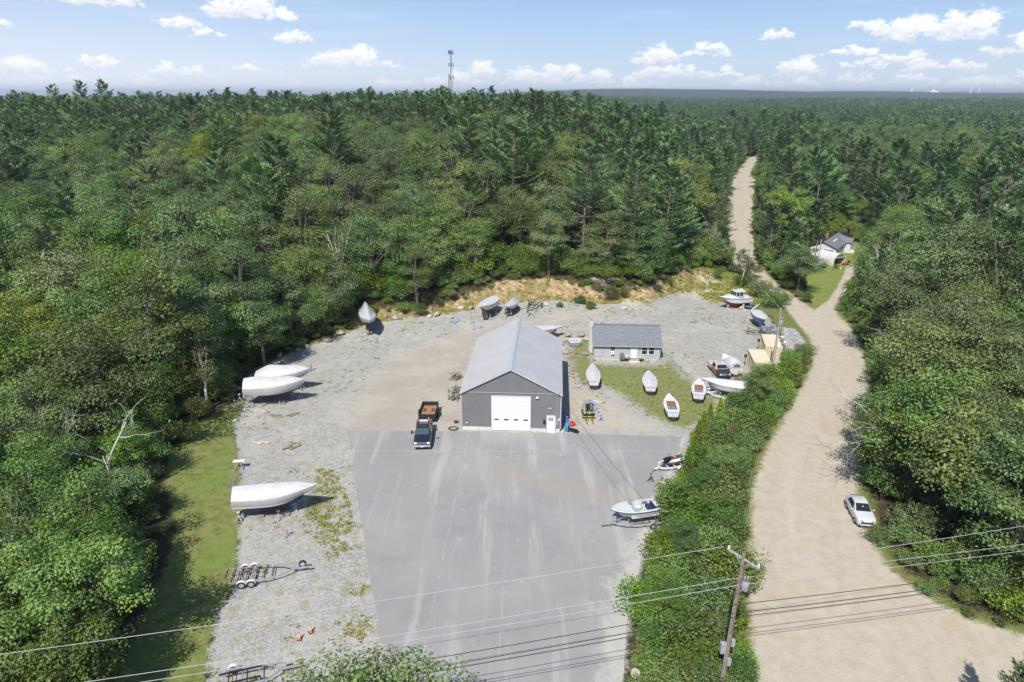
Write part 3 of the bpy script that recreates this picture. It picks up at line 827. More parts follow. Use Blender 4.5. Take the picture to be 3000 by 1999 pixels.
def cone_shrub(seed, Ht=4.2, Rc=.85, n=2600, leaf=.24):
    g = np.random.default_rng(seed)
    z = Ht * (1 - np.sqrt(g.random(n))) ; z = np.clip(z, .05, Ht)
    az = g.uniform(0, 6.283, n); rr = Rc * (1 - (z / Ht) ** 1.3) * (.75 + .25 * np.sin(az * 5 + z * 3)) * g.uniform(.6, 1.08, n) + .04
    p = np.column_stack([np.cos(az) * rr, np.sin(az) * rr, z]); out = np.column_stack([np.cos(az), np.sin(az), np.full(n, .25)])
    V = diamonds(p, np.array([0, 0, 1.]) + out * .5 + g.normal(size=(n, 3)) * .35, out + g.normal(size=(n, 3)) * .5, g.uniform(.7, 1.3, n) * leaf, g.uniform(.7, 1.2, n) * leaf * .5)
    mb = MB(); mb.tube([(0, 0, -.2), (0, 0, Ht * .8)], [.09, .03], 6)
    return quads_mesh('foliage', V, np.clip(g.normal(.5, .25, n), 0, 1)), mb.mesh('stem', True)

def bare_tree(seed, Ht=11.0, spread=.55, depth=4, r0=.16, lean=.05):
    g = np.random.default_rng(seed); mb = MB()
    def grow(p, d, L, r, k):
        m = p + d * L * .5 + g.normal(size=3) * L * .06
        e = p + d * L + g.normal(size=3) * L * .08
        mb.tube([p, m, e], [r, r * .8, r * .58], 6 if k == depth else 4, False)
        if k == 0: return
        for _ in range(g.integers(2, 4)):
            nd = unit(d + g.normal(size=3) * spread + np.array([0, 0, .12])); s = g.uniform(.35, 1.0)
            grow(p + (e - p) * s, nd, L * g.uniform(.55, .8), r * .52, k - 1)
    grow(np.array([0, 0, -.5]), unit(np.array([g.normal() * lean, g.normal() * lean, 1.0])), Ht * .42, r0, depth)
    return mb.mesh('trunk', True)

# ------------------------------------------------------------------ prototypes (mesh data shared by all copies)
PROTO = {}
def proto(kind, lm, bark, meshes): PROTO[kind] = [(c, t) for c, t in meshes]; 
for kind, ms, lm, bk in (
  ('pine', [pine(100 + i, h, r, b, whorl=1.35, per=int(p_ * 1.75), nl=.47) for i, (h, r, b, p_) in enumerate([(16, 4.4, .10, 84), (18, 5.2, .16, 88), (14, 3.9, .06, 80), (20, 5.0, .22, 88), (12, 3.8, .05, 80), (17, 5.8, .18, 92)])], 'pine', BARK),
  ('spruce', [pine(140 + i, h, r, .06, whorl=.6, per=40, nl=.40, droop=.25, skip=.08, taper=1.0) for i, (h, r) in enumerate([(13, 2.3), (10, 1.9)])], 'spruce', BARK),
  ('maple', [broadleaf(200 + i, h, r, b) for i, (h, r, b) in enumerate([(13, 4.8, .12), (15, 5.4, .16), (11, 4.2, .08), (14, 4.8, .18), (12, 5.2, .10)])], 'maple', BARK),
  ('oak', [broadleaf(230 + i, h, r, b, n_cl=48, per=290, leaf=.24, flat=.6, open_=.3) for i, (h, r, b) in enumerate([(14, 5.6, .16), (12, 5.0, .12), (15, 5.2, .20), (11, 4.6, .08)])], 'oak', BARK),
  ('birch', [broadleaf(260 + i, h, r, .25, n_cl=34, per=62, leaf=.27, flat=.9, open_=.5) for i, (h, r) in enumerate([(11, 2.4), (9, 2.0), (12.5, 2.7)])], 'birch', BIRCHBARK),
  ('shrub', [shrub(300 + i, h, r, nc) for i, (h, r, nc) in enumerate([(2.6, 1.7, 18), (1.8, 1.4, 14), (3.4, 1.8, 20), (2.2, 2.0, 18)])], 'shrub', BARK),
  ('cedar', [cone_shrub(330 + i, h, r) for i, (h, r) in enumerate([(4.2, .95), (3.2, .8)])], 'cedar', BARK)):
    for c, t in ms:
        c.materials.append(LM[lm]); t.materials.append(bk)
    PROTO[kind] = ms
PART = {'shrub': ('foliage', 'stem'), 'cedar': ('foliage', 'stem')}
NAME = {'pine': 'white_pine', 'spruce': 'spruce_tree', 'maple': 'maple_tree', 'oak': 'oak_tree', 'birch': 'birch_tree', 'shrub': 'shrub', 'cedar': 'cedar_shrub'}
CATN = {'pine': 'pine tree', 'spruce': 'spruce tree', 'maple': 'tree', 'oak': 'tree', 'birch': 'birch tree', 'shrub': 'shrub', 'cedar': 'shrub'}
def plant(kind, x, y, s, label, group=None, v=None, leafmat=None, z=None, rz=None, sz=None, name=None):
    i = random.randrange(len(PROTO[kind])) if v is None else v
    cme, tme = PROTO[kind][i]
    o = thing(name or NAME[kind], label, CATN[kind], (x, y, (H(x, y) if z is None else z) - .05), random.uniform(0, 6.28) if rz is None else rz, group)
    o.scale = (s, s, s * (sz or 1.0))
    pc, pt = PART.get(kind, ('crown', 'trunk'))
    c = bpy.data.objects.new(pc, cme); COL.objects.link(c); c.parent = o
    t = bpy.data.objects.new(pt, tme); COL.objects.link(t); t.parent = o
    if leafmat:
        c.material_slots[0].link = 'OBJECT'; c.material_slots[0].material = LM[leafmat]
    return o

# ------------------------------------------------------------------ where trees stand
CLEAR = [(YARD, 1.5), (ROAD, 1.2), (LAWN, 2.0), (VERGE, 1.2), (WEED, .5), (BANK, .3)]
GL_IN = GP([(240,2150),(330,1999),(395,1850),(455,1700),(500,1550),(470,1420),(500,1330),(560,1260),(640,1195),(722,1165),(722,1300),(722,1500),(700,1700),(620,1999),(580,2150)])
HOUSE_PAD = GP([(2375,800),(2378,750),(2420,712),(2475,690),(2510,715),(2500,770),(2470,800)])
def clearance(x, y):
    d = np.full(len(x), -1e9)
    for poly, m in CLEAR + [(GL_IN, 1.4), (HOUSE_PAD, 2.0)]:
        d = np.maximum(d, sdist(x, y, poly) + m)
    return -d          # positive: free for trees
def scatter(cell, x0, x1, y0, y1, seed, jitter=.42):
    g = np.random.default_rng(seed)
    X, Y = np.meshgrid(np.arange(x0, x1, cell), np.arange(y0, y1, cell))
    Y = Y + (np.arange(X.shape[1]) % 2) * cell * .5
    x = X.ravel() + g.uniform(-jitter, jitter, X.size) * cell; y = Y.ravel() + g.uniform(-jitter, jitter, X.size) * cell
    return x, y, g
def in_view(x, y, extra=14.0):
    return (y > 12) & (np.abs(x) < .80 * y * 1.02 + .27 * CAM_H + extra)

def zone_of(x, y):
    if x < -26 and y < 100: return 'left'
    if x > .36 * y + 4 and y < 130: return 'roadside'
    if x > .33 * y: return 'house'
    return 'hill'
ZL = {'left': 'in the wood beside the grass strip', 'roadside': 'in the wood right of the dirt road', 'house': 'in the wood round the white house', 'hill': 'in the wood behind the gravel yard'}
LAB = {'pine': 'layered white pine with drooping plumes', 'spruce': 'dark narrow spruce', 'maple': 'full round green maple', 'oak': 'broad dull green oak', 'birch': 'slender pale birch', 'lime': 'yellow-green maple'}

MARKS = [('the radio mast', 1330, 250), ('the rust-red dead pine', 190, 400), ('the bleached dead tree', 505, 500), ('the skyline pine group', 290, 270), ('the wrapped sailboat', 1080, 960), ('the teal-bottomed boat', 1430, 915), ('the black trailer frame', 1558, 925),
  ('the metal building', 1500, 935), ('the cottage roof', 1830, 950), ('the sandy mounds', 1850, 870), ('the cabin boat', 2150, 860), ('the pole in the brush', 2040, 640), ('the road crest', 2205, 470), ('the white house roof', 2430, 700), ('the arched garage', 2430, 765), ('the road bend', 2250, 850),
  ('the driveway mouth', 2450, 900), ('the tan containers', 2260, 1010), ('the parked car', 2515, 1500), ('the near utility pole', 2140, 1750), ('the wrapped pair', 800, 1120), ('the large forked oak', 430, 1010), ('the white snag', 2660, 450), ('the far works', 2700, 290),
  ('the straight road', 2165, 620), ('the dark hollow', 470, 1080), ('the border maples', 40, 1060), ('the lawn', 2420, 850), ('the leaning pine trunk', 1945, 790), ('the grey snag', 1430, 560), ('the leaning dead pine', 1830, 600), ('the right border', 2990, 700), ('the right border wires', 2990, 1550), ('the left border', 10, 650), ('the hill middle', 950, 600), ('the cottage hill', 1750, 520), ('the right-hand skyline', 2700, 340), ('the roadside wood', 2700, 1150)]
def pix(x, y, z):
    d = y * CP + (CAM_H - z) * SP
    return 1500 + FPX * x / d, 999.5 + FPX * ((CAM_H - z) * CP - y * SP) / d
def tree_label(k, x, y, z, s, lm=None):
    u, v = pix(x, y, z + 8 * s)
    nm, mu, mv = min(MARKS, key=lambda m: (m[1] - u) ** 2 + ((m[2] - v) * 1.5) ** 2)
    du, dv = u - mu, (v - mv) * 1.5
    rel = ('left of' if du < 0 else 'right of') if abs(du) > abs(dv) else ('above' if dv < 0 else 'below')
    far = math.hypot(du, dv); near = 'close ' if far < 70 else 'well ' if far > 200 else ''
    size = 'small' if s < .86 else 'large' if s > 1.2 else ''
    base = {'pine': 'layered white pine', 'spruce': 'dark narrow spruce', 'maple': 'round green maple', 'oak': 'dull green oak', 'birch': 'slender pale birch', 'lime': 'yellow-green maple'}[lm or k]
    return (size + ' ' + base).strip() + ', ' + near + rel + ' ' + nm
def forest():
    x, y, g = scatter(6.3, -420, 620, 14, 640, 3)
    ok = in_view(x, y) & (clearance(x, y) > 0) & ((np.hypot(x, y) < 640))
    # keep the drone's own air and the ground just under it open
    ok &= ~((np.abs(x) < 34) & (y < 45) & (x > -30)) & (y > 31) & ~((x < -20) & (y < 88) & (x > -75))
    x, y = x[ok], y[ok]; z = hgt(x, y)
    tu, tv = pix(x, y, z + 13); bu, bv = pix(x, y, z)      # keep the white house and its lawn in sight
    hide = (bu > 2345) & (bu < 2530) & (tv < 800) & (bv > 735) & (bv < 980) & (y < 175)
    x, y, z = x[~hide], y[~hide], z[~hide]; n = len(x)
    pn = fbm(x / 55 + 3, y / 55, 51, 3); on_ = fbm(x / 38 + 9, y / 38 + 4, 52, 3); r = g.random(n)
    hillness = sm((y - 95) / 60) * sm((.40 * y + 10 - x) / 40)
    p_pine = np.clip((pn - .47) * 4.5 + .02 + .34 * hillness - .30 * ((x < -20) & (y < 100)), .05, .86)
    kind = np.where(r < p_pine, 'pine', np.where(on_ + g.normal(size=n) * .07 > .52, 'oak', 'maple')).astype(object)
    edge = clearance(x, y)
    kind[(edge < 5) & (g.random(n) < .12)] = 'birch'
    kind[(g.random(n) < .02)] = 'spruce'
    s = np.clip(g.normal(1.04, .19, n), .62, 1.5); s = np.where((kind == 'pine') & (z > 12), s * .92, s)
    s = np.where(edge < 4, s * .8, s); s = np.where(z > 13, np.minimum(s, 1.16), s)
    s = np.where((x < -26) & (y < 95), s * 1.12, s)
    D = np.hypot(np.hypot(x, y), 25)
    cap = {'pine': 300, 'maple': 300, 'oak': 300, 'birch': 110, 'spruce': 60}
    single = np.zeros(n, bool)
    uu, vv = pix(x, y, z + 9 * s); seen = (uu > -60) & (uu < 3060) & (vv < 2080)
    for k, c in cap.items():
        i = np.where((kind == k) & seen)[0]; single[i[np.argsort(D[i])[:c]]] = True
    for i in np.where(single)[0]:
        k = kind[i]; zn = zone_of(x[i], y[i]); lm = None; lk = k
        if k == 'maple' and g.random() < (.30 if zn == 'left' else .13): lm = 'lime'; lk = 'lime'
        plant(k, float(x[i]), float(y[i]), float(s[i]), tree_label(k, float(x[i]), float(y[i]), float(z[i]), float(s[i]), lm), 'trees ' + ZL[zn], leafmat=lm, z=float(z[i]), v=(int(g.choice([2, 4])) if k in ('pine', 'maple') and edge[i] < 7 else None))
    return x, y, z, s, kind, single
FX, FY, FZ, FS, FK, FSINGLE = forest()
# the tall hardwoods along the left side, crown by crown: middle of the crown as seen, its size and kind
def left_hardwoods():
    T = [(330,1560,1.10,'maple','big round maple whose shadow falls on the grass strip'),(130,1480,1.15,'maple','bright maple crown left of the bare white-limbed tree'),(90,1700,1.15,'maple','maple crown at the left border beside the wires'),
     (310,1760,1.05,'maple','maple overhanging the lower grass strip'),(200,1610,1.1,'maple','full maple in the middle of the lower left wood'),(120,1900,1.1,'lime','yellow-green maple in the bottom left corner'),(270,1925,.95,'lime','light green maple above the lowest wires on the left'),
     (30,1130,1.15,'lime','yellow-green maple at the left border halfway up'),(60,1000,1.1,'lime','upper yellow-green maple at the left border'),(430,1010,1.25,'oak','large forked oak above the dark hollow'),(270,960,1.2,'oak','dull green oak left of the large forked oak'),(330,1140,1.1,'oak','oak crown hanging below the large forked oak'),
     (400,1230,.8,'oak','small oak at the upper end of the grass strip'),(120,1270,1.0,'oak','oak behind the dead birch on the left'),(30,1330,1.05,'maple','maple at the left border above the bare tree'),(180,860,1.2,'maple','spreading maple in the upper left wood'),(400,850,1.15,'maple','maple crown above the large forked oak'),
     (560,880,1.1,'maple','maple left of the pines behind the wrapped boats'),(640,930,1.0,'maple','maple nearest the stony edge of the yard'),(530,990,.95,'pine','pine standing behind the dark hollow'),(700,880,1.0,'pine','pine behind the stony edge of the yard'),(60,830,1.1,'maple','maple at the left border above the yellow-green pair'),
     (20,1560,1.1,'maple','maple cut by the left border beside the wires'),(220,1400,.9,'oak','oak under the bare white limbs'),(420,1420,.85,'oak','dark oak leaning over the middle grass strip'),(380,1680,.75,'maple','smaller maple at the shaded edge of the grass strip'),(10,1850,1.1,'maple','maple at the bottom of the left border'),
     (590,1090,.7,'birch','leafy sapling left of the wrapped pair'),(480,1300,.75,'maple','young maple where the grass strip bends'),(760,960,.8,'maple','young maple on the stony edge above the wrapped pair'),(150,1080,1.0,'maple','maple between the oaks and the yellow-green pair')]
    T = [(u - (108 if v > 1200 else 0), v, s * (.78 if v > 1200 else 1), k, l) for u, v, s, k, l in T]
    for u, v, s, k, lab in T:
        x, y = G(u, v, 8.0 * s); kk = 'maple' if k == 'lime' else k
        plant(kk, x, y, s * 1.06, lab, leafmat='lime' if k == 'lime' else None)
    x, y, g = scatter(5.2, -75, -20, 33, 88, 77); ok = in_view(x, y, 8) & (clearance(x, y) > 3.2); x, y = x[ok], y[ok]
    for i in range(len(x)):
        if min(np.hypot(x[i] - G(u, v, 8 * s)[0], y[i] - G(u, v, 8 * s)[1]) for u, v, s, k, l in T) < 3.6: continue
        k = 'maple' if g.random() < .62 else 'oak'
        plant(k, float(x[i]), float(y[i]), float(g.uniform(.62, .92)), 'smaller %s between the big left-hand crowns' % ('maple' if k == 'maple' else 'oak'), 'understorey trees of the left wood')
left_hardwoods()

# ------------------------------------------------------------------ the wood beyond: one mass per kind
def stock(name, meshes):
    c = bpy.data.collections.new(name)
    for i, me in enumerate(meshes):
        o = bpy.data.objects.new('%s_%02d' % (name, i), me); c.objects.link(o)
    return c
def joined(cme, tme):
    """crown and trunk as one mesh, for copies too far off to tell their parts"""
    bm = bmesh.new(); bm.from_mesh(cme); nc = len(bm.faces); bm.from_mesh(tme)
    bm.faces.ensure_lookup_table()
    for f in bm.faces[nc:]: f.material_index = 1
    me = bpy.data.meshes.new(cme.name + '_far'); bm.to_mesh(me); bm.free()
    me.materials.append(cme.materials[0]); me.materials.append(tme.materials[0])
    return me
def mass(name, label, cat, P, rot, scl, coll):
    n = len(P)
    me = bpy.data.meshes.new(name); me.vertices.add(n); me.vertices.foreach_set('co', P.astype(np.float32).ravel())
    a = me.attributes.new('rot', 'FLOAT', 'POINT'); a.data.foreach_set('value', rot.astype(np.float32))
    a = me.attributes.new('scl', 'FLOAT_VECTOR', 'POINT'); a.data.foreach_set('vector', scl.astype(np.float32).ravel())
    o = bpy.data.objects.new(name, me); COL.objects.link(o); tag(o, label, cat, kind='stuff')
    ng = bpy.data.node_groups.new(name, 'GeometryNodeTree')
    ng.interface.new_socket('Geometry', in_out='INPUT', socket_type='NodeSocketGeometry'); ng.interface.new_socket('Geometry', in_out='OUTPUT', socket_type='NodeSocketGeometry')
    gi = ng.nodes.new('NodeGroupInput'); go = ng.nodes.new('NodeGroupOutput')
    ci = ng.nodes.new('GeometryNodeCollectionInfo'); ci.inputs['Collection'].default_value = coll; ci.inputs['Separate Children'].default_value = True; ci.inputs['Reset Children'].default_value = True
    ip = ng.nodes.new('GeometryNodeInstanceOnPoints'); ip.inputs['Pick Instance'].default_value = True
    na = ng.nodes.new('GeometryNodeInputNamedAttribute'); na.data_type = 'FLOAT'; na.inputs[0].default_value = 'rot'
    nb = ng.nodes.new('GeometryNodeInputNamedAttribute'); nb.data_type = 'FLOAT_VECTOR'; nb.inputs[0].default_value = 'scl'
    cx = ng.nodes.new('ShaderNodeCombineXYZ'); e2 = ng.nodes.new('FunctionNodeEulerToRotation')
    ng.links.new(na.outputs[0], cx.inputs[2]); ng.links.new(cx.outputs[0], e2.inputs[0]); ng.links.new(e2.outputs[0], ip.inputs['Rotation'])
    ng.links.new(nb.outputs[0], ip.inputs['Scale'])
    rv = ng.nodes.new('FunctionNodeRandomValue'); rv.data_type = 'INT'
    rv.inputs[4].default_value = 0; rv.inputs[5].default_value = max(0, len(coll.objects) - 1)
    ng.links.new(rv.outputs[2], ip.inputs['Instance Index'])
    ng.links.new(gi.outputs[0], ip.inputs['Points']); ng.links.new(ci.outputs[0], ip.inputs['Instance']); ng.links.new(ip.outputs[0], go.inputs[0])
    md = o.modifiers.new('scatter', 'NODES'); md.node_group = ng
    return o
def far_wood():
    g = np.random.default_rng(8)
    spec = {'pine': ('pine_wood', 'mass of white pines over the hill behind the yard', 'wood'), 'maple': ('maple_wood', 'mass of green maples over the far slopes', 'wood'),
            'oak': ('oak_wood', 'mass of dull green oaks over the far slopes', 'wood'), 'birch': ('birch_wood', 'mass of slender birches along the far wood edges', 'wood'), 'spruce': ('spruce_wood', 'scattered dark spruces standing over the far wood', 'wood')}
    for k, (nm, lb, ct) in spec.items():
        i = np.where((FK == k) & ~FSINGLE)[0]
        if not len(i): continue
        coll = stock('stock_' + k, [joined(c, t) for c, t in PROTO[k]])
        if k == 'maple':
            pass
        s = FS[i]
        mass(nm, lb, ct, np.column_stack([FX[i], FY[i], FZ[i] - .3]), g.uniform(0, 6.28, len(i)), np.column_stack([s, s, s * g.uniform(.9, 1.1, len(i))]), coll)
    # groves: a dozen simplified crowns to a clump, out to where single trees melt together
    low = {'p': [pine(500 + i, h, r, .2, whorl=1.5, per=16, nl=1.15, skip=.1) for i, (h, r) in enumerate([(17, 4.0), (15, 3.6), (19, 4.4)])],
           'b': [broadleaf(520 + i, h, r, .3, n_cl=26, per=20, leaf=.95) for i, (h, r) in enumerate([(13, 4.6), (12, 5.0), (14, 4.4)])]}
    def verts(me):
        a = np.zeros(len(me.vertices) * 3); me.vertices.foreach_get('co', a)
        t = np.zeros(len(me.vertices)); me.attributes['tint'].data.foreach_get('value', t); return a.reshape(-1, 3), t[::4]
    groves = []
    for q in range(6):
        V = {'p': [], 'b': []}; T = {'p': [], 'b': []}
        frac = [.75, .35, .1, .5, .2, .6][q]
        for a in range(4):
            for b in range(4):
                k = 'p' if g.random() < frac else 'b'
                v, t = verts(low[k][g.integers(3)][0]); an = g.uniform(0, 6.28); ca, sa = math.cos(an), math.sin(an); s = g.uniform(.75, 1.2)
                w = np.column_stack([v[:, 0] * ca - v[:, 1] * sa, v[:, 0] * sa + v[:, 1] * ca, v[:, 2]]) * s
                w += np.array([(a - 1.5) * 5.6 + g.normal() * 1.3, (b - 1.5) * 5.6 + g.normal() * 1.3, g.normal() * .8])
                V[k].append(w); T[k].append(np.clip(t + g.normal() * .22, 0, 1))
        vv = V['p'] + V['b']; tt = T['p'] + T['b']; npz = sum(len(t) for t in T['p'])
        me = quads_mesh('grove', np.concatenate(vv), np.concatenate(tt))
        me.materials.append(LM['pine']); me.materials.append(LM['oak' if q % 2 else 'maple'])
        mi = np.zeros(len(me.polygons), np.int32); mi[npz:] = 1; me.polygons.foreach_set('material_index', mi)
        groves.append(me)
    coll = stock('stock_grove', groves)
    x, y, gg = scatter(20, -1500, 2600, 60, 3300, 12)
    d = np.hypot(x, y)
    ok = in_view(x, y, 40) & (d > 625) & (d < 3400)
    x, y = x[ok], y[ok]
    mass('distant_woodland', 'unbroken distant woodland running out to the horizon', 'woodland', np.column_stack([x, y, hgt(x, y) - .8]), gg.uniform(0, 6.28, len(x)),
         np.column_stack([gg.uniform(.9, 1.15, len(x))] * 2 + [gg.uniform(.8, 1.2, len(x))]), coll)
far_wood()

# ------------------------------------------------------------------ undergrowth along the wood's edge
def undergrowth():
    x, y, g = scatter(1.8, -75, 125, 31, 215, 21)
    c = clearance(x, y)
    cx_, cy_ = G(2517, 1512)
    ok = (np.hypot(x - cx_ - .6, y - cy_ + .5) > 3.3) & in_view(x, y) & (c > -1.0) & (c < 8.0) & ~((np.abs(x) < 30) & (y < 45))
    x, y, c = x[ok], y[ok], c[ok]
    ok = g.random(len(x)) < np.where(c < 3.5, .85, .45)
    x, y, c = x[ok], y[ok], c[ok]
    z = hgt(x, y); D = np.hypot(np.hypot(x, y), 30)
    front = np.argsort(D + c * 4)
    sc = np.where(c < 1.0, g.uniform(.35, .75, len(x)), np.where(c > 3, g.uniform(.9, 2.2, len(x)), g.uniform(.7, 1.6, len(x))))
    n1 = 190
    for i in front[:n1]:
        zn = zone_of(x[i], y[i]); small = sc[i] < .75
        u_, v_ = pix(x[i], y[i], z[i] + 1); nm_, mu, mv = min(MARKS, key=lambda m: (m[1] - u_) ** 2 + (m[2] - v_) ** 2); du, dv = u_ - mu, v_ - mv
        lb = ('low wood-edge bush, ' if small else 'tall wood-edge bush, ') + ('well ' if math.hypot(du, dv) > 160 else '') + (('left of ' if du < 0 else 'right of ') if abs(du) > abs(dv) else ('above ' if dv < 0 else 'below ')) + nm_
        plant('shrub', float(x[i]), float(y[i]), float(sc[i]), lb, 'bushes along the wood edge', z=float(z[i]), leafmat=('oak' if g.random() < .35 else None))
    i = front[n1:]
    mass('undergrowth', 'tangled undergrowth filling the edge of the woods', 'undergrowth', np.column_stack([x[i], y[i], z[i] - .1]), g.uniform(0, 6.28, len(i)),
         np.column_stack([sc[i]] * 3), stock('stock_shrub', [joined(c_, t_) for c_, t_ in PROTO['shrub']]))
undergrowth()

# ------------------------------------------------------------------ the planted strip between the asphalt and the road
HEDGE = GP([(2105,1235),(2060,1275),(2030,1330),(1985,1420),(1950,1510),(1915,1610),(1885,1700),(1862,1790),(1850,1900),(1850,2100),(2190,2100),(2192,1990),(2188,1850),(2180,1700),(2180,1560),(2175,1450),(2190,1360),(2240,1290),(2310,1185),(2345,1120),(2370,1060),(2330,1070),(2290,1100),(2190,1140)])
def hedge():
    x, y, g = scatter(1.55, 0, 60, 26, 110, 33)
    d = sdist(x, y, HEDGE); ok = d > .35
    x, y, d = x[ok], y[ok], d[ok]
    rows = 0
    for i in range(len(x)):
        if rows >= 230: break
        hgt_f = np.interp(y[i], [26, 40, 55, 70, 85, 110], [.85, 1.0, 1.05, 1.05, .85, .6])
        s = g.uniform(.62, 1.38) * hgt_f * (.62 if d[i] < .9 else 1.0)
        where = 'by the ski trailer' if y[i] > 66 else 'by the motorboat' if y[i] > 52 else 'by the near pole'
        tone, lm = [('bright green', None), ('dull green', 'oak'), ('yellow-green', 'lime'), ('mid green', 'maple')][g.choice(4, p=[.42, .28, .06, .24])]
        plant('shrub', float(x[i]), float(y[i]), float(s), '%s bush in the planted strip, %s' % (tone, where), 'bushes of the strip between lot and road', leafmat=lm, z=0.0)
        rows += 1
    for i in range(16):
        j = g.integers(len(x)); k = 'birch' if i % 3 == 0 else 'maple'
        if d[j] > 1.2: plant(k, float(x[j]), float(y[j]), float(g.uniform(.30, .46)), '%s sapling rising out of the planted strip' % ('thin birch' if k == 'birch' else 'leafy maple'), 'saplings in the planted strip', z=0.0)
    # clipped cedars along the asphalt side
    for u, v, s in ((2055,1290,1.0),(2040,1330,1.1),(2025,1375,1.05),(2010,1420,1.0),(1990,1465,.9),(1968,1530,.75),(1925,1640,.7),(2075,1262,.95),(2105,1240,.9),(2020,1400,.8)):
        p = G(u, v); plant('cedar', p[0], p[1], s, 'bright green conical cedar standing at the asphalt edge', 'cedars along the asphalt edge', z=0.0)
hedge()

# ------------------------------------------------------------------ bushes on the bank and in the yard corner
def loose_bushes():
    for u, v, s, lab in ((1700,890,.9,'leafy bush on the bank behind the black trailer frame'),(1640,900,.5,'small bush at the foot of the bank behind the metal building'),(1730,905,.8,'low bush on the bank left of the sandy mound'),
        (1790,880,.9,'dense bush on the bank above the sandy mound'),(1830,865,.7,'bush between two bare mounds of the bank'),(1450,895,.55,'light green sapling bush behind the covered boat by the bank'),
        (1180,915,1.0,'brown-green bush right of the shrink-wrapped sailboat'),(1110,900,.9,'brown-green bush behind the shrink-wrapped sailboat'),(1230,925,.8,'bush on the bank left of the blue boat stands'),
        (960,985,.6,'weedy bush on the edge of the gravel left of the sailboat'),(890,1015,.6,'weedy bush at the edge of the gravel near the two wrapped boats'),(1020,965,.7,'bush on the stony edge left of the sailboat'),
        (2180,840,1.3,'loose roadside bush behind the cabin boat'),(2225,870,1.5,'large roadside bush right of the cabin boat'),(2265,900,1.5,'large roadside bush behind the catamaran frame'),(2150,800,1.2,'bush at the road bend behind the cabin boat'),
        (2290,890,1.0,'roadside bush above the rubble slope'),(2200,815,1.2,'tall bush at the inside of the road bend'),(2330,1090,1.2,'bush below the tan sheds beside the road'),(2300,1120,1.3,'bush in front of the tan sheds'),
        (2360,1040,.9,'roadside bush beside the rubble slope'),(2240,1130,1.2,'bush hiding the foot of the near tan shed'),(2195,1150,1.25,'bush at the stern of the covered white boat'),(2275,1160,1.2,'bush between the near shed and the road'),
        (575,1230,1.2,'pale bushy shrub standing out onto the grass strip'),(540,1290,1.3,'pale bushy shrub at the bend of the grass strip'),(640,1130,.9,'weedy shrub left of the two wrapped boats'),(690,1100,.8,'weedy shrub behind the two wrapped boats'),
        (1925,850,.6,'low bush on the weedy slope below the pines'),(1890,830,.8,'bush under the leaning pine trunk'),(2100,815,.7,'bush on the sandy hump behind the cabin boat'),(1960,835,.6,'bush in the shade of the pines')):
        p = on(u, v); plant('shrub', p.x, p.y, s, lab, None, z=p.z, leafmat=random.choice([None, 'oak', 'birch']))
loose_bushes()

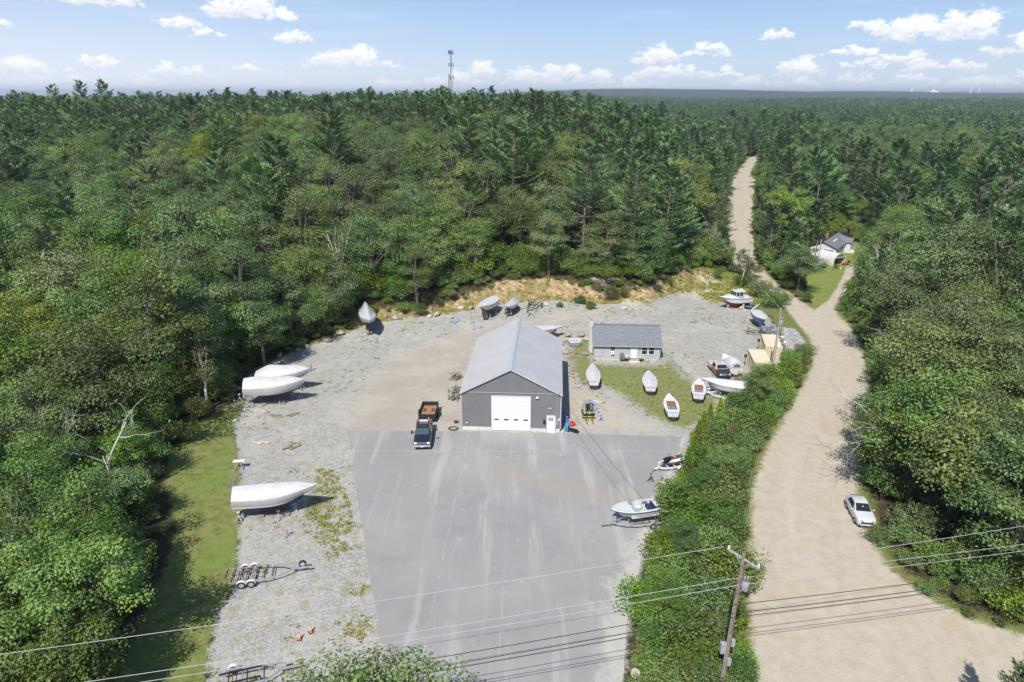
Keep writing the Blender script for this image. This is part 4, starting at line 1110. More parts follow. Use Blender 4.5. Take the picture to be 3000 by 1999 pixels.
# ------------------------------------------------------------------ single trees one can pick out
def lone_trees():
    # oak whose crown fills the bottom of the view
    c, t = broadleaf(777, 11.4, 5.2, .25, n_cl=70, per=230, leaf=.24, flat=.7, open_=.35); c.materials.append(LM['shrub']); t.materials.append(BARK)
    PROTO['near_oak'] = [(c, t)]; NAME['near_oak'] = 'oak_tree'; CATN['near_oak'] = 'tree'
    plant('near_oak', -7.3, 27.2, 1.0, 'leafy oak crown rising into view at the bottom by the asphalt corner', z=0.0, rz=1.0)
    plant('maple', -2.3, 25.2, .62, 'small leafy tree at the bottom right of the near oak crown', z=0.0, v=2)
    plant('spruce', 30.6, 31.2, .78, 'dark spruce tip in the lower right corner beside the road', z=0.0, v=0)
    for i, (u, v, Ht, sp, r0, lab) in enumerate(((505, 560, 13, .62, .30, 'bleached grey dead tree standing out of the wooded hill'), (300, 1300, 14, .70, .19, 'bare white-limbed dead tree beside the grass strip wood'), (190, 1270, 14, .65, .17, 'dead birch with white limbs among the left-hand trees'),
        (2660, 470, 12, .35, .16, 'dead white snag beyond the white house'), (2640, 480, 10, .35, .13, 'thin dead snag beside the white snag beyond the house'), (2625, 1060, 11, .4, .13, 'dead grey tree right of the road bend'), (2640, 1250, 14, .5, .16, 'leafless grey tree leaning over the roadside thicket'),
        (2960, 820, 13, .5, .17, 'bare pale tree at the right-hand border'), (1430, 560, 11, .5, .14, 'grey dead tree on the slope above the metal building'), (1830, 600, 11, .4, .15, 'leaning dead pine on the slope left of the road'))):
        me = bare_tree(900 + i, Ht * (1.25 if v < 1100 else 1.1), sp, 4, r0); me.materials.append(DEADWOOD)
        p = Vector((*G(u, v, 7.5), 0)) if v > 1200 else on(u, v + 60)
        if v > 1200: p.z = H(p.x, p.y)
        o = thing('dead_tree', lab, 'dead tree', (p.x, p.y, p.z - .1))
        tr = bpy.data.objects.new('trunk', me); COL.objects.link(tr); tr.parent = o
    p = on(190, 455); plant('pine', p.x, p.y, 1.0, 'rust-red dead pine among the green trees of the hill', v=2, leafmat='rust', z=p.z)
    for u, v, s, lab in ((1850, 815, 1.15, 'tall pine with a bare grey trunk at the top of the bank'), (1940, 800, 1.15, 'tall leaning pine above the weedy corner of the yard')):
        p = on(u, v); plant('pine', p.x, p.y, s, lab, v=3, z=p.z)
    for i, (u, v, s) in enumerate(((205, 282, 1.25), (283, 278, 1.35), (352, 280, 1.35), (100, 285, 1.1))):
        a = (u - 1500) / FPX; y = 430.; x = a * 420
        plant('pine', x, y, s * 1.12, ['flat-topped emergent pine on the left skyline', 'tall emergent pine in the middle of the left skyline group', 'rightmost tall emergent pine of the left skyline group', 'leftmost low emergent pine on the skyline'][i], v=3)
    p = on(2170, 840); plant('birch', p.x, p.y, .95, 'thin half-bare birch at the road bend behind the cabin boat', v=1, z=p.z)
    plant('maple', 40.2, 59.5, 1.05, 'maple whose crown shades the parked car', v=1)
    plant('oak', 43.0, 52.5, .9, 'oak on the road bank nearer the camera than the parked car', v=1)
lone_trees()

# ------------------------------------------------------------------ shared building materials
M_SIDING = mat('grey_metal_siding', (.178, .177, .181), .45, .0, var=.06, vscale=.6)
M_ROOFM = mat('light_grey_metal_roof', (.455, .45, .455), .42, .0, var=.05, vscale=.35)
M_TRIM = mat('grey_trim', (.36, .36, .375), .45)
M_WHITE = mat('white_paint', (.68, .68, .68), .45, var=.03, vscale=2)
M_CONC = mat('pale_concrete', (.60, .585, .55), .9, var=.12, vscale=2, bump=.3)
M_DARKGLASS = glass_mat('dark_glass', (.018, .026, .034))
M_BLACK = mat('black_plastic', (.018, .018, .02), .5)
M_STEEL = mat('galvanised_steel', (.50, .52, .54), .42, .55, var=.12, vscale=5)
M_RUST = mat('rusty_iron', (.20, .085, .04), .9, var=.4, vscale=6, col2=(.09, .05, .035))
M_RUBBER = mat('black_rubber', (.022, .022, .024), .85)
M_WOOD = mat('weathered_timber', (.30, .245, .18), .9, col2=(.19, .16, .125), vscale=4)

# ------------------------------------------------------------------ the metal building
def warehouse():
    a = np.array(G(1354, 1258)); b = np.array(G(1641, 1265)); c = (a + b) / 2; d = b - a
    W = float(np.hypot(*d)); D = 19.6; ze, zr = 5.15, 8.35; h = W / 2
    t = thing('metal_building', 'grey ribbed metal workshop with a white overhead door', 'building', (c[0], c[1], 0), math.atan2(d[1], d[0]) - R(.55))
    cz = .46
    f = MB()
    for x0, x1 in ((-h + .06, -2.46), (2.46, 4.36), (5.58, h - .06)): f.box(x0, x1, -.04, .2, -.3, cz)
    f.box(-h + .06, -h + .3, .2, D, -.3, cz); f.box(h - .3, h - .06, .2, D, -.3, cz); f.box(-h + .06, h - .06, D - .25, D, -.3, cz - .01)
    f.build('foundation', M_CONC, t)
    # front wall in pieces round its openings, then the others
    w = MB()
    dz, px0, px1, pz = 4.70, 4.42, 5.52, 2.2
    for x0, x1, z0, z1 in ((-h, -2.44, cz, ze), (-2.44, 2.44, dz, ze), (2.44, px0, cz, ze), (px0, px1, pz, ze), (px1, h, cz, ze)): w.box(x0, x1, -.06, .1, z0, z1)
    for x0, x1, z0, z1 in ((-h, -2.44, cz + .02, ze), (-2.44, 2.44, dz + .05, ze), (2.44, px0, cz + .02, ze), (px0, px1, pz + .06, ze), (px1, h, cz + .02, ze)):
        k = max(2, int((x1 - x0) / .29))
        for i in range(k):
            x = x0 + (i + .5) * (x1 - x0) / k; w.box(x - .026, x + .026, -.098, -.06, z0, z1 - .04)
    w.build('front_wall', M_SIDING, t)
    g = MB(); g.add([(-h, -.08, ze), (h, -.08, ze), (0, -.08, zr - .08), (-h, .1, ze), (h, .1, ze), (0, .1, zr - .08)], [(0, 1, 2), (5, 4, 3), (0, 3, 4, 1), (1, 4, 5, 2), (2, 5, 3, 0)])
    k = int(W / .29)
    for i in range(k):
        x = -h + (i + .5) * W / k; zt = ze + (zr - ze) * (1 - abs(x) / h) - .16
        if zt > ze + .1: g.box(x - .026, x + .026, -.118, -.08, ze + .03, zt)
    g.build('gable', M_SIDING, t)
    tr = MB(); tr.box(-h - .02, h + .02, -.145, -.06, ze - .035, ze + .035); tr.build('belt_trim', M_TRIM, t)
    for s, nm in ((-1, 'left_wall'), (1, 'right_wall')):
        w = MB(); x = s * (h - .03); w.box(x - .06, x + .06, .1, D, cz, ze)
        for i in range(int(D / .29)):
            y = .25 + i * .29; w.box(x + s * .06 - .02, x + s * .06 + .02, y - .026, y + .026, cz, ze)
        w.build('side_wall', M_SIDING, t)
    w = MB(); w.box(-h, h, D - .1, D, cz, ze); w.add([(-h, D, ze), (h, D, ze), (0, D, zr - .08), (-h, D - .1, ze), (h, D - .1, ze), (0, D - .1, zr - .08)], [(0, 1, 2), (5, 4, 3), (0, 3, 4, 1), (1, 4, 5, 2), (2, 5, 3, 0)]); w.build('rear_wall', M_SIDING, t)
    for x in (-h, h):
        q = MB(); q.box(x - .09, x + .09, -.125, .12, cz, ze - .04); q.build('corner_trim', M_TRIM, t)
    # roof
    ov, oh = .30, .20
    for s in (-1, 1):
        r = MB(); th = .11; x1 = s * (h + oh); z1 = ze - (zr - ze) / h * oh + .06; zt = zr + .06
        y0, y1 = -ov, D + ov
        r.add([(0, y0, zt), (x1, y0, z1), (x1, y1, z1), (0, y1, zt), (0, y0, zt - th), (x1, y0, z1 - th), (x1, y1, z1 - th), (0, y1, zt - th)], [(0, 1, 2, 3), (7, 6, 5, 4), (0, 4, 5, 1), (1, 5, 6, 2), (2, 6, 7, 3), (3, 7, 4, 0)])
        ro = r.build('roof_slope', M_ROOFM, t)
        rb = MB(); n = 32
        for i in range(n + 1):
            y = y0 + .1 + (y1 - y0 - .2) * i / n
            rb.bar((s * .12, y, zt + .006 - (zt - z1) / abs(x1) * .12), (x1, y, z1 + .006), .035, .014)
        rb.build('roof_ribs', M_ROOFM, ro)
        e = MB(); e.bar((x1 - s * .02, y0, z1 - .09), (x1 - s * .02, y1, z1 - .09), .05, .20); e.build('eave_trim', M_ROOFM, t)
        k = MB(); k.bar((0, y0 - .022, zt - .075), (x1, y0 - .022, z1 - .075), .045, .20); k.build('rake_trim', M_ROOFM, t)
    c_ = MB(); sl = (zr - ze) / h
    c_.loft([[(-.30, y, zr + .085 - .30 * sl), (-.30, y, zr + .105 - .30 * sl), (-.05, y, zr + .12), (.05, y, zr + .12), (.30, y, zr + .105 - .30 * sl), (.30, y, zr + .085 - .30 * sl)] for y in (-ov - .03, D + ov + .03)], True, True)
    c_.build('ridge_cap', mat('ridge_metal', (.42, .45, .49), .4), t)
    # overhead door: seven sections, a row of lites
    od = MB(); od.box(-2.44, -2.37, -.09, .02, .02, dz + .04); od.box(2.37, 2.44, -.09, .02, .02, dz + .04); od.box(-2.44, 2.44, -.10, .02, dz, dz + .07)
    door = od.build('overhead_door', mat('door_trim', (.62, .63, .66), .5), t)
    n = 7
    for i in range(n):
        z0 = .02 + i * (dz - .02) / n; z1 = z0 + (dz - .02) / n - .018
        q = MB(); q.box(-2.37, 2.37, -.045, 0, z0, z1); q.build('panel', M_WHITE, door, bevel=.008)
    for x in (-1.78, -.59, .62, 1.83):
        q = MB(); q.box(x - .27, x + .27, -.06, -.044, 1.42, 1.60); q.build('window', M_DARKGLASS, door)
    # personnel door
    fr = MB(); fr.box(px0, px0 + .07, -.10, .05, .02, pz + .06); fr.box(px1 - .07, px1, -.10, .05, .02, pz + .06); fr.box(px0, px1, -.105, .05, pz - .01, pz + .065)
    pdo = fr.build('door', M_WHITE, t)
    q = MB(); q.box(px0 + .07, px1 - .07, -.05, .02, .05, pz - .02); q.build('door_leaf', M_WHITE, pdo, bevel=.006)
    for i in range(3):
        for j in range(2):
            x = px0 + .34 + i * .21; z = 1.60 + j * .22; q = MB(); q.box(x - .075, x + .075, -.062, -.049, z - .075, z + .075); q.build('pane', M_DARKGLASS, pdo)
    q = MB(); q.tube([(px0 + .16, -.05, 1.02), (px0 + .16, -.12, 1.02)], .03, 8); q.build('knob', M_STEEL, pdo)
    q = MB(); q.box(px0, px1, -.30, -.04, -.05, .03); q.build('threshold', M_CONC, pdo)
    # fittings
    q = MB(); q.lathe([(.05, .2), (.16, .12), (.20, 0), (.05, 0)], 10, Matrix.Translation((3.25, -.2, 4.62))); q.box(3.22, 3.28, -.2, -.06, 4.72, 4.78); q.build('barn_light', M_WHITE, t)
    q = MB(); q.box(4.78, 4.86, -.16, -.08, 3.25, 3.34)
    for sx in (-.12, .12): q.lathe([(.03, .14), (.085, 0)], 8, Matrix.Translation((4.82 + sx, -.18, 3.22)) @ Matrix.Rotation(R(30), 4, 'X'))
    q.build('flood_light', M_WHITE, t)
    q = MB(); q.tube([(-5.52, -.07, .98), (-5.52, -.2, .92)], .09, 10); q.build('vent_hood', M_WHITE, t)
    q = MB(); q.box(4.0, 4.3, -.24, -.09, 1.15, 1.6); q.build('mailbox', M_BLACK, t)
    q = MB(); q.tube([(5.72, -.13, 1.6), (5.72, -.13, 5.35), (5.72, -.28, 5.5)], .045, 8); q.build('service_conduit', M_STEEL, t)
    q = MB(); q.box(5.60, 5.84, -.22, -.09, 1.02, 1.62); q.box(5.64, 5.80, -.2, -.09, .72, .90); q.build('meter_box', M_STEEL, t)
    q = MB(); q.tube([(5.97, -.08, 1.75), (5.97, -.18, 1.72)], .16, 14); q.build('wall_dish', M_WHITE, t)
    q = MB(); q.box(h - .12, h - .02, .0, .15, 4.3, 4.75, None); q.build('downpipe', M_WHITE, t)
    return t
WH = warehouse()

# ------------------------------------------------------------------ windows, shared
def window(parent, x0, x1, y, z0, z1, frame=M_WHITE, fr=.07, rails=1, glass=M_DARKGLASS):
    q = MB()
    q.box(x0, x0 + fr, y - .05, y + .03, z0, z1); q.box(x1 - fr, x1, y - .05, y + .03, z0, z1); q.box(x0 + fr, x1 - fr, y - .05, y + .03, z1 - fr, z1); q.box(x0 - .04, x1 + .04, y - .08, y + .03, z0 - .03, z0 + fr)
    w = q.build('window', frame, parent)
    zs = np.linspace(z0 + fr, z1 - fr, rails + 2)
    for i in range(rails + 1):
        p = MB(); p.box(x0 + fr, x1 - fr, y - .022, y + .0, zs[i] + .02, zs[i + 1] - .02); p.build('pane', glass, w)
    for i in range(1, rails + 1):
        p = MB(); p.box(x0 + fr, x1 - fr, y - .035, y + .01, zs[i] - .022, zs[i] + .022); p.build('rail', frame, w)
    return w

# ------------------------------------------------------------------ little grey house
def shingle_mat():
    m = bpy.data.materials.new('grey_shingles'); m.use_nodes = True; nt = m.node_tree; b = nt.nodes['Principled BSDF']; b.inputs['Roughness'].default_value = .9
    tc = N(nt, 'ShaderNodeTexCoord'); br = N(nt, 'ShaderNodeTexBrick'); mp = N(nt, 'ShaderNodeMapping'); nt.links.new(tc.outputs['Object'], mp.inputs[0])
    nt.links.new(mp.outputs[0], br.inputs['Vector'])
    br.inputs['Color1'].default_value = (.12, .132, .155, 1); br.inputs['Color2'].default_value = (.215, .228, .25, 1); br.inputs['Mortar'].default_value = (.14, .15, .165, 1)
    br.inputs['Scale'].default_value = 1; br.inputs['Brick Width'].default_value = .34; br.inputs['Row Height'].default_value = .15; br.inputs['Mortar Size'].default_value = .012
    nt.links.new(MIX(nt, .5, br.outputs[0], RAMP(nt, NOISE(nt, tc.outputs['Object'], 2.5, 4, .7), [(.3, (.135, .147, .168)), (.7, (.235, .248, .27))])), b.inputs['Base Color'])
    MATS['grey_shingles'] = m; return m
M_SHINGLE = shingle_mat()
def grey_house():
    a = np.array(G(1739, 1052)); b = np.array(G(1932, 1056)); c = (a + b) / 2; d = b - a; W = float(np.hypot(*d)); h = W / 2
    D, ze, zr = 7.0, 2.55, 4.55
    t = thing('grey_cottage', 'small grey clapboard cottage with a shingled gable roof', 'house', (c[0], c[1], 0), math.atan2(d[1], d[0]))
    M_CLAP = mat('pale_grey_clapboard', (.40, .405, .425), .7, var=.07, vscale=1.2)
    q = MB(); q.box(-h + .05, h - .05, .05, D - .05, -.3, .24); q.build('foundation', M_CONC, t)
    wl = MB(); wl.box(-h, h, 0, D, .22, ze)
    wl.add([(-h, 0, ze), (-h, D, ze), (-h, D / 2, zr), (-h + .1, 0, ze), (-h + .1, D, ze), (-h + .1, D / 2, zr)], [(0, 1, 2), (5, 4, 3), (0, 3, 4, 1), (1, 4, 5, 2), (2, 5, 3, 0)])
    wl.add([(h - .1, 0, ze), (h - .1, D, ze), (h - .1, D / 2, zr), (h, 0, ze), (h, D, ze), (h, D / 2, zr)], [(0, 1, 2), (5, 4, 3), (0, 3, 4, 1), (1, 4, 5, 2), (2, 5, 3, 0)])
    wall = wl.build('wall', M_CLAP, t)
    n = 15
    for i in range(n):
        z0 = .24 + i * (ze - .24) / n; z1 = z0 + (ze - .24) / n - .004
        q = MB(); q.xprism([(-.002, z0), (-.035, z0), (-.008, z1), (-.002, z1)], -h + .09, h - .09); q.build('clapboard', M_CLAP, wall)
    for x in (-h, h):
        q = MB(); q.box(x - .05, x + .05, -.05, .08, .22, ze); q.build('corner_board', mat('corner_board_grey', (.33, .34, .36), .6), t)
    # door, windows
    q = MB(); q.box(.58, .70, -.06, .02, .28, 2.42); q.box(1.50, 1.62, -.06, .02, .28, 2.42); q.box(.58, 1.62, -.065, .02, 2.35, 2.46); dr = q.build('door', mat('pale_blue_door', (.60, .64, .72), .5), t)
    q = MB(); q.box(.70, 1.50, -.045, 0, .30, 2.35); q.build('door_leaf', mat('door_leaf_white', (.70, .73, .80), .5), dr)
    for i in range(3):
        q = MB(); q.box(.82 + i * .20, .97 + i * .20, -.055, -.044, 1.98, 2.2); q.build('pane', M_DARKGLASS, dr)
    window(t, -2.72, -1.78, -.03, .88, 2.32); window(t, 2.25, 3.2, -.03, .92, 2.32); window(t, 3.36, 4.31, -.03, .92, 2.32)
    q = MB(); q.box(-2.66, -1.84, -.10, -.04, .92, 1.45); ac = q.build('air_conditioner', M_WHITE, t)
    q = MB(); q.box(-2.46, -2.04, -.42, -.10, 1.0, 1.34); q.build('case', M_WHITE, ac)
    for x in (-2.6, -2.0):
        q = MB(); q.box(x - .03, x + .1, -.115, -.10, 1.08, 1.34); q.build('grille', M_BLACK, ac)
    for x in (.22, 1.95):
        q = MB(); q.box(x - .05, x + .05, -.16, -.03, 1.85, 2.15); q.build('lantern', M_BLACK, t)
    # roof
    for s in (0, 1):
        y0, y1 = ((-.42, D / 2) if s == 0 else (D + .42, D / 2)); sl = (zr - ze) / (D / 2); z0 = ze - .42 * sl + .10; th = .12
        q = MB(); q.add([(-h - .28, y0, z0), (h + .28, y0, z0), (h + .28, y1, zr + .10), (-h - .28, y1, zr + .10), (-h - .28, y0, z0 - th), (h + .28, y0, z0 - th), (h + .28, y1, zr + .10 - th), (-h - .28, y1, zr + .10 - th)], [(0, 1, 2, 3), (7, 6, 5, 4), (0, 4, 5, 1), (1, 5, 6, 2), (2, 6, 7, 3), (3, 7, 4, 0)])
        rf = q.build('roof_slope', M_SHINGLE, t)
        rows = 22; cs = MB()
        for i in range(rows):
            k0, k1 = i / rows, (i + 1) / rows
            pa = (y0 + (y1 - y0) * k0, z0 + (zr + .10 - z0) * k0); pb = (y0 + (y1 - y0) * k1, z0 + (zr + .10 - z0) * k1)
            cs.add([(-h - .28, pa[0], pa[1] + .028), (h + .28, pa[0], pa[1] + .028), (h + .28, pb[0], pb[1] + .006), (-h - .28, pb[0], pb[1] + .006), (-h - .28, pa[0], pa[1] + .004), (h + .28, pa[0], pa[1] + .004)], [(0, 1, 2, 3), (4, 5, 1, 0)])
        cs.build('shingle_course', M_SHINGLE, rf)
        if s == 0:
            q = MB(); q.box(-h - .27, h + .27, -.445, -.40, z0 - .14, z0 + .02); q.build('fascia', M_TRIM, t)
    q = MB(); q.bar((-h - .28, D / 2, zr + .14), (h + .28, D / 2, zr + .14), .3, .05); q.build('ridge_cap', M_SHINGLE, t)
    ch = MB(); ch.box(-h - .62, -h - .04, D / 2 - .35, D / 2 + .35, -.2, 5.15); cm = ch.build('chimney', mat('pale_block_chimney', (.52, .50, .46), .9, var=.15, vscale=3), t)
    for i in range(24):
        q = MB(); q.box(-h - .635, -h - .03, D / 2 - .365, D / 2 + .365, .02 + i * .213, .02 + i * .213 + .195); q.build('block', mat('chimney_block', (.56, .54, .50), .9, var=.12, vscale=5), cm)
    q = MB(); q.lathe([(.13, 5.1), (.13, 5.5), (.10, 5.5)], 10, Matrix.Translation((-h - .33, D / 2, 0))); q.build('flue_tile', mat('terracotta', (.50, .20, .10), .8), cm)
    q = MB(); q.tube([(-.1, 5.0, 3.6), (-.1, 5.0, 4.75)], .05, 8); q.build('vent_pipe', M_WHITE, t)
    # step of two courses
    q = MB(); q.box(.5, 1.7, -.62, -.06, -.05, .18); st = q.build('step', mat('brick_step', (.42, .27, .21), .9, var=.2, vscale=6), t)
    q = MB(); q.box(.3, 1.95, -1.15, -.62, -.05, .07); q.build('paving_slab', M_CONC, st)
    q = MB(); q.box(h - .02, h + .12, .4, .6, .6, 1.3); q.tube([(h + .06, .5, -.05), (h + .06, .5, .65)], .04, 6); q.build('meter', M_STEEL, t)
grey_house()

# ------------------------------------------------------------------ tan containers
def container(u0, v0, u1, v1, label):
    a = np.array(G(u0, v0, 2.59)); b = np.array(G(u1, v1, 2.59)); d = a - b; L = 6.06; W = 2.5; Hc = 2.59
    ang = math.atan2(d[1], d[0]) - R(90)
    t = thing('shipping_container', label, 'container', (b[0], b[1], 0), ang, 'tan containers beside the road')
    M_TAN = mat('tan_paint', (.60, .50, .33), .55, var=.07, vscale=1.5); M_TAN2 = mat('tan_roof_paint', (.66, .57, .41), .5, var=.06, vscale=1.0)
    for s in (-1, 1):
        q = MB(); n = 22; ring = []
        for i in range(n):
            y = .1 + (L - .2) * i / n; dx = .035 if i % 2 else 0
            ring += [(s * (W / 2 - .04 - dx), y), (s * (W / 2 - .04 - dx), y + (L - .2) / n * .7)]
        q.add([(x, y, z) for z in (.15, Hc - .1) for x, y in ring], [(k, k + 1, len(ring) + k + 1, len(ring) + k) for k in range(len(ring) - 1)])
        q.build('side_wall', M_TAN, t)
    q = MB(); q.box(-W / 2 + .06, W / 2 - .06, L - .08, L - .02, .12, Hc - .05); q.build('end_wall', M_TAN, t)
    for s in (-1, 1):
        q = MB(); x0, x1 = (s * .01, s * (W / 2 - .07)); q.box(min(x0, x1) + .005, max(x0, x1) - .005, .02, .07, .14, Hc - .1); dr = q.build('door_leaf', M_TAN, t)
        for k in (.35, .75):
            p = MB(); x = s * k; p.tube([(x, -.01, .16), (x, -.01, Hc - .12)], .02, 6); p.build('lock_rod', M_TAN, dr)
    fr = MB()
    for sx in (-1, 1):
        for y in (0, L - .12): fr.box(sx * (W / 2 - .05) - .06, sx * (W / 2 - .05) + .06, y, y + .12, 0, Hc)
        fr.box(sx * (W / 2 - .05) - .055, sx * (W / 2 - .05) + .055, .12, L - .12, 0, .15); fr.box(sx * (W / 2 - .05) - .055, sx * (W / 2 - .05) + .055, .12, L - .12, Hc - .12, Hc - .004)
    for y in (0, L - .12): fr.box(-W / 2 + .12, W / 2 - .12, y + .004, y + .116, .004, .14); fr.box(-W / 2 + .12, W / 2 - .12, y + .004, y + .116, Hc - .12, Hc - .004)
    fr.build('frame', M_TAN, t)
    q = MB(); q.box(-W / 2 + .05, W / 2 - .05, .06, L - .06, Hc - .05, Hc + .012)
    for i in range(14): q.box(-W / 2 + .12, W / 2 - .12, .3 + i * .4, .5 + i * .4, Hc + .012, Hc + .026)
    q.build('roof', M_TAN2, t)
    q = MB(); q.tube([(-W / 2 - .25, L - .6, 0), (-W / 2 - .3, L - .6, 1.5)], .04, 6); q.box(-W / 2 - .5, -W / 2 - .1, L - .62, L - .56, 1.4, 1.9); q.build('mirror_bracket', M_BLACK, t)
container(2216, 1025, 2238, 1066, 'tan shipping container nearest the covered white boat')
container(2255, 984, 2268, 1017, 'tan shipping container behind the utility pole at the road')

# ------------------------------------------------------------------ white house across the road with its arched garage
def white_house():
    p0 = on(2384, 745); L = np.array(G(2436, 738, p0.z)); p = np.array(p0[:2])
    rb = np.array(G(2466, 676, p0.z + 4.1)); rf = np.array(G(2414.5, 709, p0.z + 4.1))
    ax = rb - rf; Lh = 15.0; W = 6.4; ang = math.atan2(ax[1], ax[0]) - R(90); h = W / 2; ze, zr = 2.9, 4.2
    t = thing('white_house', 'white single-storey house with a dark shingled roof in the woods', 'house', (rf[0], rf[1], p0.z - .1), ang)
    M_VINYL = mat('white_vinyl_siding', (.60, .61, .62), .6, var=.04, vscale=2)
    q = MB(); q.box(-h, h, 0, Lh, -.3, ze)
    for y in (0, Lh - .1): q.add([(-h, y, ze), (h, y, ze), (0, y, zr), (-h, y + .1, ze), (h, y + .1, ze), (0, y + .1, zr)], [(0, 1, 2), (5, 4, 3), (0, 3, 4, 1), (1, 4, 5, 2), (2, 5, 3, 0)])
    q.build('wall', M_VINYL, t)
    for s in (-1, 1):
        x1 = s * (h + .35); z1 = ze - .35 * (zr - ze) / h + .08
        q = MB(); q.add([(0, -.4, zr + .1), (x1, -.4, z1), (x1, Lh + .4, z1), (0, Lh + .4, zr + .1), (0, -.4, zr - .03), (x1, -.4, z1 - .13), (x1, Lh + .4, z1 - .13), (0, Lh + .4, zr - .03)], [(0, 1, 2, 3), (7, 6, 5, 4), (0, 4, 5, 1), (1, 5, 6, 2), (2, 6, 7, 3), (3, 7, 4, 0)])
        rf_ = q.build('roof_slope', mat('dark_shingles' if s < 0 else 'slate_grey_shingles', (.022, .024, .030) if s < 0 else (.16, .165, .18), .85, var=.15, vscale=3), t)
        if s < 0:
            c = MB(); c.box(-1.3, -.8, 7.4, 8.0, zr - .6, zr + .9); c.build('chimney', mat('brick_red', (.42, .17, .10), .9, var=.3, vscale=5), rf_)
        else:
            for y in (4.5, 6.8): c = MB(); c.box(1.2, 1.6, y, y + .5, ze + .55, ze + 1.15); c.build('roof_vent', M_WHITE, rf_)
    # cross gable wing on the right
    q = MB(); q.box(h - .2, h + 1.3, 10.0, 13.5, -.3, ze - .2); q.build('wing_wall', M_VINYL, t)
    q = MB(); q.add([(h - 2, 11.75, zr - .3), (h + 1.6, 11.75, zr - .3), (h + 1.6, 9.7, ze - .1), (h - 1, 9.7, ze - .1), (h + 1.6, 13.8, ze - .1), (h - 1, 13.8, ze - .1)], [(0, 1, 2, 3), (1, 0, 5, 4)]); q.build('wing_roof', MATS['slate_grey_shingles'], t)
    q = MB(); q.box(h + 1.3, h + 2.3, 10.5, 13, -.2, .5); q.box(h + 2.2, h + 2.3, 10.5, 13, .5, 1.5); q.build('porch', M_WHITE, t)
    for x0 in (-1.9, .9):
        w = window(t, x0, x0 + 1.0, -.03, 1.25, 2.35)
        for x in (x0 - .45, x0 + 1.07):
            s = MB(); s.box(x, x + .38, -.06, -.01, 1.2, 2.4); s.build('shutter', mat('navy_shutter', (.03, .04, .065), .6), t)
    for y in (2.5, 5.0, 7.2):
        q = MB(); q.box(h, h + .05, y, y + .9, 1.1, 2.3); q.build('window', M_DARKGLASS, t)
    # arched garage
    a = on(2401, 763); b = on(2458, 777); dv = Vector((b.x - a.x, b.y - a.y, 0)); Lg = dv.length; ang = math.atan2(dv.y, dv.x)
    t = thing('arched_garage', 'half-round white metal garage with an open end in front of the white house', 'garage', (a.x, a.y, a.z - .05), ang)
    r = 2.1; n = 18; hh = 2.9
    prof = [(r * math.cos(math.pi * k / n), hh * (math.sin(math.pi * k / n)) ** .75) for k in range(n + 1)]
    q = MB(); ns = 14
    rings = []
    for i in range(ns + 1):
        k = 1.0 if i % 2 else .988
        rings.append([(Lg * i / ns, y * k, z * k) for y, z in prof])
    q.loft(rings, False); 
    me = q.build('shell', mat('white_corrugated', (.56, .55, .54), .55, var=.08, vscale=1.2), t)
    sol = me.modifiers.new('solid', 'SOLIDIFY'); sol.thickness = .06
    q = MB(); q.add([(.05, y, z) for y, z in prof], [tuple(range(n + 1))]); q.build('back_wall', M_WOOD, t)
    q = MB(); q.bar((Lg - .05, -2.0, 1.95), (Lg - .05, 2.0, 1.95), .08, .14); q.box(Lg - .12, Lg - .02, -2.02, -1.9, 0, 1.9); q.box(Lg - .12, Lg - .02, 1.9, 2.02, 0, 1.9); q.build('door_frame', M_WHITE, t)
    g = MB(); g.add([(Lg - .06, y, z) for y, z in prof if z > 1.95], [tuple(range(len([1 for y, z in prof if z > 1.95])))]); g.build('front_gable', mat('brown_board', (.16, .11, .08), .8), t)
white_house()

